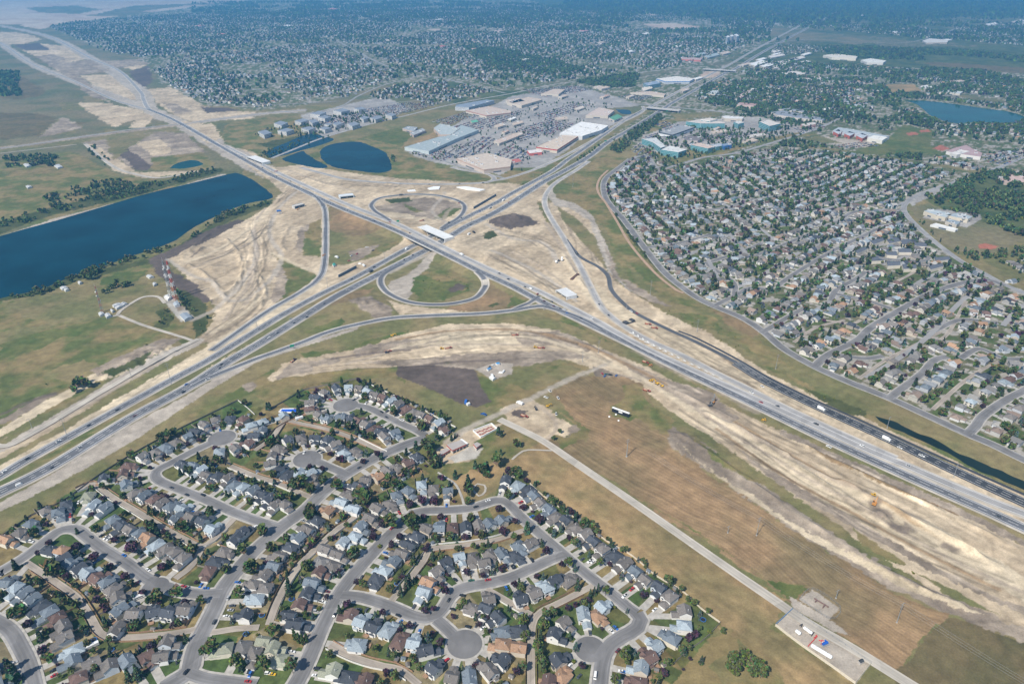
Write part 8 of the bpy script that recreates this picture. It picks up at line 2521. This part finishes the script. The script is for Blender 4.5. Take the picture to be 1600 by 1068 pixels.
# ------------------------------------------------------------------ fences
def fence(line, h, m, label, name='fence', post=3.0, group='garden fences'):
    line = catmull(line, 6)
    o = empty(name, (line[0][0], line[0][1], 0))
    b, p = MB(), MB()
    ox, oy = line[0]
    for a, c in zip(line[:-1], line[1:]):
        b.bar((a[0] - ox, a[1] - oy, h / 2), (c[0] - ox, c[1] - oy, h / 2), 0.08, h, m)
        p.bar((a[0] - ox, a[1] - oy, -0.1), (a[0] - ox, a[1] - oy, h + 0.15), 0.16, 0.16, m)
    b.build('fence_panel', o)
    p.build('fence_post', o)
    tag(o, label, 'fence', group)
def fences():
    MW = mat('white_fence', (0.66, 0.65, 0.62), 0.7, 0.08, 1)
    MC = mat('cream_fence', (0.58, 0.52, 0.42), 0.8, 0.1, 1)
    for s, h, m, lab in (('558,592 600,611 637,629 662,641 692,658 712,668', 1.9, MW, 'white fence stepping along the grass beside the earthworks cul-de-sac'), ('828,756 850,776 900,811 950,847 988,869 1025,900 1065,923 1095,951 1125,973', 1.9, MC, 'long cream fence between the gardens and the straw field'),
                         ('48,806 100,782 150,746 200,714 250,686 300,661 372,626', 1.9, M_GREYWOOD, 'long grey fence between the gardens and the highway verge'), ('372,626 386,637 398,648', 1.6, MW, 'short pale fence at the corner by the highway verge'), ('425,638 450,624 475,610 500,604 520,600 558,592', 1.9, M_GREYWOOD, 'grey fence behind the upper left of the earthworks cul-de-sac'),
                         ('1125,973 1110,990 1095,1003 1072,1018 1050,1040', 1.7, M_GREYWOOD, 'dark fence along the green slope at the lower right'), ('560,684 580,694 605,706', 1.8, MW, 'white fence beside the alley end near the collector street'), ('0,840 20,826 48,806', 1.9, M_GREYWOOD, 'grey fence piece at the left edge by the verge')):
        fence([P0(*q) for q in pts(s)], h, m, lab)
    ad = ('the alley behind the crescent', 'the alley under the highway street', 'the short alley near the crescent end', 'the alley round the middle court', 'the alley below the middle court', 'the straight alley left of the central street', 'the alley mouth by the poplars', 'the alley below the winding street', 'the curved alley above the winding street', 'the alley in the lower right block', 'the alley stub below the court houses', 'the alley by the sage roofs')
    for k, d in enumerate(ALLEYS):
        L = d['line'][::3]
        if len(L) < 4:
            continue
        t = np.gradient(L, axis=0)
        t /= np.linalg.norm(t, axis=1)[:, None]
        n = np.stack([-t[:, 1], t[:, 0]], 1)
        for s in (-1, 1):
            q = L + n * s * 3.9
            keep = [p for p in q if on_street(p[0], p[1]) > 3 and min((h[0] - p[0]) ** 2 + (h[1] - p[1]) ** 2 for h in YARDS) > 40 and min(float(np.hypot(e['line'][:, 0] - p[0], e['line'][:, 1] - p[1]).min()) for e in ALLEYS) > 3.2]
            if len(keep) > 3:
                a, b = to_px(*keep[len(keep) // 2]), to_px(*L[len(L) // 2])
                sd = ('lower' if a[1] > b[1] else 'upper') if abs(a[1] - b[1]) > abs(a[0] - b[0]) else ('right' if a[0] > b[0] else 'left')
                fence(keep, 1.8, M_WOOD if (k + s) % 3 else MW, '%s fence on the %s side of %s' % ('brown board' if (k + s) % 3 else 'white board', sd, ad[k]))
    # side fences between back gardens
    n = 0
    for h in YARDS:
        if n >= 150:
            break
        c, s = math.cos(h[2]), math.sin(h[2])
        back = HTYPES[h[4]]['back'] + 1.5
        pl = []
        for b in np.arange(back, back - 14, -2.0):
            x, y = h[0] + 5.6 * c - b * s, h[1] + 5.6 * s + b * c
            if on_alley(x, y) < 4.2 or on_street(x, y) < 3 or any((q[0] - x) ** 2 + (q[1] - y) ** 2 < 36 for q in YARDS if q is not h):
                break
            pl.append((x, y))
        if len(pl) >= 3:
            n += 1
            fence([pl[0], pl[-1]], 1.7, M_WOOD if n % 3 else M_GREYWOOD, 'side fence behind %s' % h[12])

# ------------------------------------------------------------------ gas station yard, storage yard, pool and other single things
def pressure_vessel(a, b, r, label):
    (x0, y0), (x1, y1) = P0(*a, r), P0(*b, r)
    L = math.hypot(x1 - x0, y1 - y0)
    o = empty('pressure_vessel', ((x0 + x1) / 2, (y0 + y1) / 2, 0), math.atan2(y1 - y0, x1 - x0))
    b_ = MB(); zc = r + 0.7
    b_.tube((-L / 2 + r * 0.5, 0, zc), (L / 2 - r * 0.5, 0, zc), r, n=18, m=M_WHITE)
    for s in (-1, 1):
        b_.tube((s * (L / 2 - r * 0.5), 0, zc), (s * (L / 2 - r * 0.15), 0, zc), r, r * 0.75, 18, M_WHITE)
        b_.tube((s * (L / 2 - r * 0.15), 0, zc), (s * L / 2, 0, zc), r * 0.75, r * 0.3, 18, M_WHITE)
    b_.build('vessel', o)
    for s in (-1, 1):
        q = MB(); q.box(s * L / 4 - 0.3, s * L / 4 + 0.3, -r * 0.8, r * 0.8, 0, 0.95, M_CONC); q.build('saddle', o)
    q = MB()
    for k in range(3):
        q.tube((-L / 4 + k * L / 4, 0, zc + r * 0.9), (-L / 4 + k * L / 4, 0, zc + r + 0.7), 0.15, n=8, m=M_STEEL)
    q.build('valve', o)
    tag(o, label, 'tank', 'tanks in the gas yard')
def pipe_run(name, segs, r, m, label, up=0.8):
    b = MB()
    for s in segs:
        p = [P0(q[0], q[1], up) for q in pts(s)]
        for a, c in zip(p[:-1], p[1:]):
            b.tube((a[0], a[1], up), (c[0], c[1], up), r, n=8, m=m)
            b.tube((a[0], a[1], 0), (a[0], a[1], up), r * 0.8, n=8, m=m)
        b.tube((p[-1][0], p[-1][1], 0), (p[-1][0], p[-1][1], up), r * 0.8, n=8, m=m)
    tag(b.build(name), label, 'piping')
def gas_yard():
    pressure_vessel((1267, 1008), (1300, 1028), 1.5, 'longest white tank beside the cream wall of the gas yard')
    pressure_vessel((1255, 980), (1269, 990), 1.2, 'white tank between dark pipe ends near the gate')
    pressure_vessel((1243, 985), (1251, 991), 1.4, 'short white tank nearest the blue fence of the gas yard')
    pipe_run('pipework', ['1263,1008 1277,993', '1272,995 1277,993 1275,991', '1280,999 1287,1003 1283,1005', '1284,999 1288,1001'], 0.3, mat('pipe_red', (0.50, 0.04, 0.04), 0.5, 0.05, 1), 'red pipework crossing the gas yard between the tanks')
    pipe_run('pipework', ['1252,978 1254,974 1250,976', '1268,992 1272,987 1266,990'], 0.35, M_DARK, 'dark pipe ends around the middle white tank')
    o = empty('pump_skid', (*P0(1289, 1006), 0), 0.4)
    bm = mat('pump_blue', (0.02, 0.10, 0.42), 0.45, 0.05, 1)
    b = MB(); b.box(-3, 3, -1.6, 1.6, 0, 0.4, M_STEEL); b.build('base', o)
    b = MB(); b.tube((-2.4, 0, 1.4), (2.0, 0, 1.4), 1.0, n=14, m=bm); b.tube((1, 1.2, 0.4), (1, 1.2, 2.6), 0.6, n=12, m=bm); b.build('pump', o)
    b = MB(); b.tube((-1.5, 1.2, 0.4), (-1.5, 1.2, 2.0), 0.3, n=8, m=M_WHITE); b.bar((-1.5, 1.2, 2.0), (1, 1.2, 2.0), 0.2, 0.2, M_WHITE); b.build('pipe', o)
    tag(o, 'blue pump skid at the middle of the gas yard', 'pump')
    small_building('1341,1030 1347,1027 1351,1032 1345,1035', 2.6, 'shed', 'dark hut beside the far fence of the gas yard', (0.05, 0.055, 0.06), (0.45, 0.42, 0.38))
    MC = MATS['cream_fence']
    fence([P0(*q) for q in pts('1211,977 1250,1007 1300,1042 1336,1068')], 2.4, MC, 'cream screen wall along the near side of the gas yard', 'screen_wall', group='gas yard fences')
    fence([P0(*q) for q in pts('1336,1068 1361,1037')], 2.4, MC, 'cream screen wall at the lower end of the gas yard', 'screen_wall', group='gas yard fences')
    fence([P0(*q) for q in pts('1211,977 1225,964 1238,952')], 2.4, mat('blue_slat', (0.20, 0.32, 0.48), 0.6, 0.1, 1), 'blue slatted fence at the upper end of the gas yard', 'slat_fence', group='gas yard fences')
    for s, lab in (('1238,952 1262,969 1300,995 1330,1015 1361,1037', 'thin wire fence along the road side of the gas yard'), ('1249,936 1269,920 1312,949 1297,967 1249,936', 'thin wire fence round the small gravel pad')):
        p = catmull([P0(*q) for q in pts(s)], 4)
        o = empty('wire_fence', (p[0][0], p[0][1], 0))
        b, r = MB(), MB()
        for a, c in zip(p[:-1], p[1:]):
            b.tube((a[0] - p[0][0], a[1] - p[0][1], 0), (a[0] - p[0][0], a[1] - p[0][1], 2.4), 0.06, n=6, m=M_STEEL)
            for z in (0.3, 1.0, 1.7, 2.35):
                r.bar((a[0] - p[0][0], a[1] - p[0][1], z), (c[0] - p[0][0], c[1] - p[0][1], z), 0.05, 0.06, M_STEEL)
        b.build('fence_post', o); r.build('wire', o)
        tag(o, lab, 'fence', 'gas yard fences')
    pipe_run('valve_station', ['1273,934 1277,937 1274,939', '1277,937 1289,944 1286,948', '1289,944 1294,947'], 0.5, mat('pipe_brown', (0.16, 0.10, 0.09), 0.6, 0.1, 1), 'brown valve pipework on the small gravel pad')
def shed_open(s, h, label):
    """workshop with red fascia on the yard side"""
    P = world_poly(s, h)
    cx, cy = sum(p[0] for p in P) / 4, sum(p[1] for p in P) / 4
    Q = [(p[0] - cx, p[1] - cy) for p in P]
    o = empty('workshop', (cx, cy, 0))
    RD = mat('fascia_red', (0.42, 0.07, 0.05), 0.6, 0.08, 1)
    w = MB(); w.prism(Q, -0.1, h - 0.3, colmat((0.55, 0.50, 0.44), 'wall_paint'), bottom=False); w.build('wall', o)
    r = MB(); r.prism(Q, h - 0.3, h, colmat((0.36, 0.33, 0.31), 'roof_sheet'), bottom=False); r.build('roof', o)
    f = MB(); n = len(Q)
    a = sum(Q[i][0] * Q[(i + 1) % n][1] - Q[(i + 1) % n][0] * Q[i][1] for i in range(n))
    for i in range(n):
        u, v = Vector((*Q[i], 0)), Vector((*Q[(i + 1) % n], 0))
        nn = Vector((v.y - u.y, u.x - v.x, 0)).normalized() * (0.12 if a > 0 else -0.12)
        if nn.y < 0.02:
            f.add([u + nn + Vector((0, 0, h - 1.3)), v + nn + Vector((0, 0, h - 1.3)), v + nn + Vector((0, 0, h + 0.1)), u + nn + Vector((0, 0, h + 0.1))], [(0, 1, 2, 3)], RD)
    f.build('fascia', o)
    u, v = Vector((*Q[3], 0)), Vector((*Q[2], 0))
    for k in range(4):
        p, q = u + (v - u) * (0.06 + k * 0.24), u + (v - u) * (0.24 + k * 0.24)
        nn = Vector(((v - u).y, -(v - u).x, 0)).normalized()
        if nn.y > 0:
            nn = -nn
        d = MB(); d.add([p + nn * 0.06, q + nn * 0.06, q + nn * 0.06 + Vector((0, 0, h - 1.6)), p + nn * 0.06 + Vector((0, 0, h - 1.6))], [(0, 1, 2, 3)], M_DARK); d.build('bay_door', o)
    tag(o, label, 'workshop', 'red-fronted sheds')
def yard_things():
    shed_open('697.5,694.5 720,686.5 728.5,693.5 707,703', 4.5, 'larger red-fronted workshop in the middle of the sandy yard')
    shed_open('687.5,704.5 697,699.5 703.5,702 688,711.5', 3.5, 'lower red-fronted workshop at the left of the sandy yard')
    shed_open('739.5,693 745.5,690 752,693.5 744.5,699', 4.0, 'small red-fronted shed standing apart on the sandy yard')
    b = MB(); p, q = P0(720, 687, 1), P0(730, 694, 1); b.bar((*p, 1.1), (*q, 1.1), 2.5, 2.2, M_WHITE)
    o = empty('cargo_container', (0, 0, 0)); b.build('box', o); k = MB(); k.bar((*q, 1.1), (q[0] + 0.1, q[1] - 0.1, 1.1), 2.3, 2.0, M_VENT); k.build('door', o); tag(o, 'long white cargo container beside the larger red-fronted workshop', 'container')
    # walled storage pen
    P = [P0(*c) for c in pts('739,673.5 768,662.5 777,670.5 751,684')]
    o = empty('storage_pen', (0, 0, 0))
    for i in range(4):
        a, c = P[i], P[(i + 1) % 4]
        w = MB(); w.bar((*a, 0.9), (*c, 0.9), 0.5, 1.9, M_WHITE); w.build('wall', o)
    g = MB(); g.add([(x, y, 0.12) for x, y in P], [(3, 2, 1, 0)], colmat((0.5, 0.42, 0.34), 'pen_sand')); ob = g.build('floor', o)
    if ob.data.polygons[0].normal.z < 0:
        ob.data.flip_normals()
    tag(o, 'white-walled storage pen on the grass right of the sandy yard', 'storage pen')
    rr = random.Random(4)
    k = 0
    for u in np.linspace(0.12, 0.85, 7):
        for v in (0.35, 0.68):
            k += 1
            a = Vector((*P[0], 0)).lerp(Vector((*P[1], 0)), u); c = Vector((*P[3], 0)).lerp(Vector((*P[2], 0)), u)
            p = a.lerp(c, v + rr.uniform(-0.06, 0.06))
            b = MB(); b.box(-1.0, 1.0, -0.6, 0.6, 0, 0.9, mat('brick_red', (0.36, 0.07, 0.05), 0.8, 0.2, 2)); b.box(-0.9, 0.9, -0.5, 0.5, 0.9, 1.0, M_GREYWOOD)
            ob = b.build('pallet_stack'); ob.location = (p.x, p.y, 0.13); ob.rotation_euler.z = rr.uniform(0, 0.5)
            tag(ob, 'red stack of materials inside the white-walled storage pen', 'stack', 'red stacks in the storage pen')
    # the blue pool between the houses
    P = [P0(*c) for c in tl(1, 2, '145,438 162,420 268,418 270,444')]
    o = empty('swimming_pool', (0, 0, 0))
    w = MB(); w.add([(x, y, 0.5) for x, y in P], [(0, 1, 2, 3)], mat('pool_blue', (0.01, 0.09, 0.52), 0.3, 0.06, 0.3)); ob = w.build('cover', o)
    if ob.data.polygons[0].normal.z < 0:
        ob.data.flip_normals()
    r = MB()
    for i in range(4):
        r.bar((*P[i], 0.35), (*P[(i + 1) % 4], 0.35), 1.6, 0.7, M_WHITE)
    r.build('rim', o)
    tag(o, 'bright blue covered swimming pool with white rim between the gardens', 'pool')
    # long sign seen from the back, in the green patch of the field
    a, c = P0(956, 643, 0), P0(982, 652.5, 0)
    L = math.hypot(c[0] - a[0], c[1] - a[1])
    o = empty('billboard', ((a[0] + c[0]) / 2, (a[1] + c[1]) / 2, 0), math.atan2(c[1] - a[1], c[0] - a[0]))
    b = MB(); b.box(-L / 2, L / 2, -0.2, 0.2, 0.6, 5.0, mat('sign_black', (0.018, 0.02, 0.028), 0.6, 0.1, 1)); b.build('board', o)
    b = MB(); b.box(-L / 2 - 0.3, L / 2 + 0.3, -0.2, 2.2, 5.0, 5.5, M_WHITE); b.build('top_panel', o)
    b = MB(); b.box(-2.0, 2.6, -0.26, -0.2, 2.6, 4.3, M_WHITE); b.build('white_plate', o)
    for k in range(6):
        x = -L / 2 + 1 + k * (L - 2) / 5
        b = MB(); b.tube((x, 1.2, 0), (x, 0.3, 4.8), 0.18, n=6, m=M_DARK); b.build('strut', o)
    tag(o, 'long black billboard with white top in the green patch of the mown field', 'billboard')
    for k, (px, py) in enumerate(((952, 651), (966.5, 657), (962.5, 647.5))):
        x, y = P0(px, py)
        b = MB(); b.tube((0, 0, 0), (0, 0, 0.9), 1.1, 0.9, 12, M_WHITE); b.tube((0, 0, 0.9), (0, 0, 1.3), 0.5, 0.3, 10, M_WHITE)
        ob = b.build('light_housing'); ob.location = (x, y, 0)
        tag(ob, ('white light housing left of the black billboard', 'white light housing in front of the black billboard', 'white light housing closest to the black billboard')[k], 'light housing')
    # highway signs (green, no readable wording)
    SG = mat('sign_green', (0.01, 0.22, 0.13), 0.5, 0.04, 1)
    for px, py, lab, w in ((622, 349, 'green road sign beside the highway left of the new bridge', 5), (457, 545, 'green road sign beside the south ramp curve', 5), (1042, 176, 'green sign gantry board under the avenue bridge', 7), (1139, 113, 'green sign near the farthest bridge', 8), (946, 223, 'blue-green sign over the far highway', 7)):
        x, y, z = G(px, py)
        o = empty('road_sign', (x, y, z), 0.3)
        b = MB(); b.box(-w / 2, w / 2, -0.06, 0.06, 3.2, 6.2, SG); b.build('sign_board', o)
        for s in (-1, 1):
            b = MB(); b.tube((s * w * 0.35, 0.15, 0), (s * w * 0.35, 0.15, 6), 0.12, n=6, m=M_STEEL); b.build('post', o)
        tag(o, lab, 'road sign')
    # site cabins
    for s, lab, rc in (('764,588 769,586 775,589 770,592', 'white site cabin at the lower corner of the gravel compound', (0.6, 0.6, 0.58)), ('760,575 765,573 768,574 763,577', 'blue site cabin at the left of the gravel compound', (0.08, 0.22, 0.42)), ('774,566 779,565 781,567 777,568', 'bright blue cabin at the back of the gravel compound', (0.03, 0.25, 0.55)), ('728,629 732,627 735,629 731,631', 'small white cabin on the dark soil plot', (0.6, 0.6, 0.58)),
                       ('519,412 523,410 525,413 521,415', 'green site cabin at the left of the triangle yard', (0.05, 0.25, 0.2))):
        small_building(s, 2.8, 'site_cabin', lab, rc, (0.6, 0.6, 0.58))
    # power lines over the dark field
    for k, dx in enumerate((0, 3.2, 6.4)):
        b = MB()
        A, B_ = P0(1182, 836), P0(1401, 972)
        end = (B_[0] + (B_[0] - A[0]) * 1.2, B_[1] + (B_[1] - A[1]) * 1.2)
        pp = [(A[0] - (B_[0] - A[0]) * 1.0, A[1] - (B_[1] - A[1]) * 1.0), A, B_, end]
        for a, c in zip(pp[:-1], pp[1:]):
            prev = None
            for i in range(17):
                t = i / 16
                q = (a[0] + (c[0] - a[0]) * t + dx - 3.2, a[1] + (c[1] - a[1]) * t, 18.6 - 3.0 * 4 * t * (1 - t))
                if prev:
                    b.tube(prev, q, 0.05, n=5, m=M_STEEL, caps=False)
                prev = q
        tag(b.build('power_line'), ('left', 'middle', 'right')[k] + ' wire of the power line slung across the brown field', 'power line', 'wires of the power line')

# ------------------------------------------------------------------ assemble
suburbs()
build_ground()
build_houses()
traced_trees()
build_far_trees()
build_far_houses()
build_substreets()
highway_cars()
parked_cars()
site_vehicles()
machines()
poles()
bridges()
fences()
gas_yard()
telecom()
commercial()
parking_lots()
yard_things()

# ------------------------------------------------------------------ the air: pale haze between the ground and the flying height
def haze(density=1.1e-4, colour=(0.14, 0.46, 0.84)):
    m = bpy.data.materials.new('haze')
    m.use_nodes = True
    t = m.node_tree
    t.nodes.clear()
    out = t.nodes.new('ShaderNodeOutputMaterial')
    v = t.nodes.new('ShaderNodeVolumePrincipled')
    v.inputs['Color'].default_value = (*colour, 1)
    v.inputs['Density'].default_value = density
    v.inputs['Anisotropy'].default_value = 0.2
    t.links.new(v.outputs[0], out.inputs['Volume'])
    b = MB()
    b.box(-17500, 17500, -1200, 24500, -1.6, 446, m)
    o = b.build('haze')
    o['kind'] = 'stuff'
    o['label'] = 'blue summer haze thickening towards the far suburbs'
haze()
print('COUNTS houses', len(YARDS), 'far houses', len(FAR_HOUSES), 'far trees', len(FAR_TREES), 'objects', len(SC.objects))
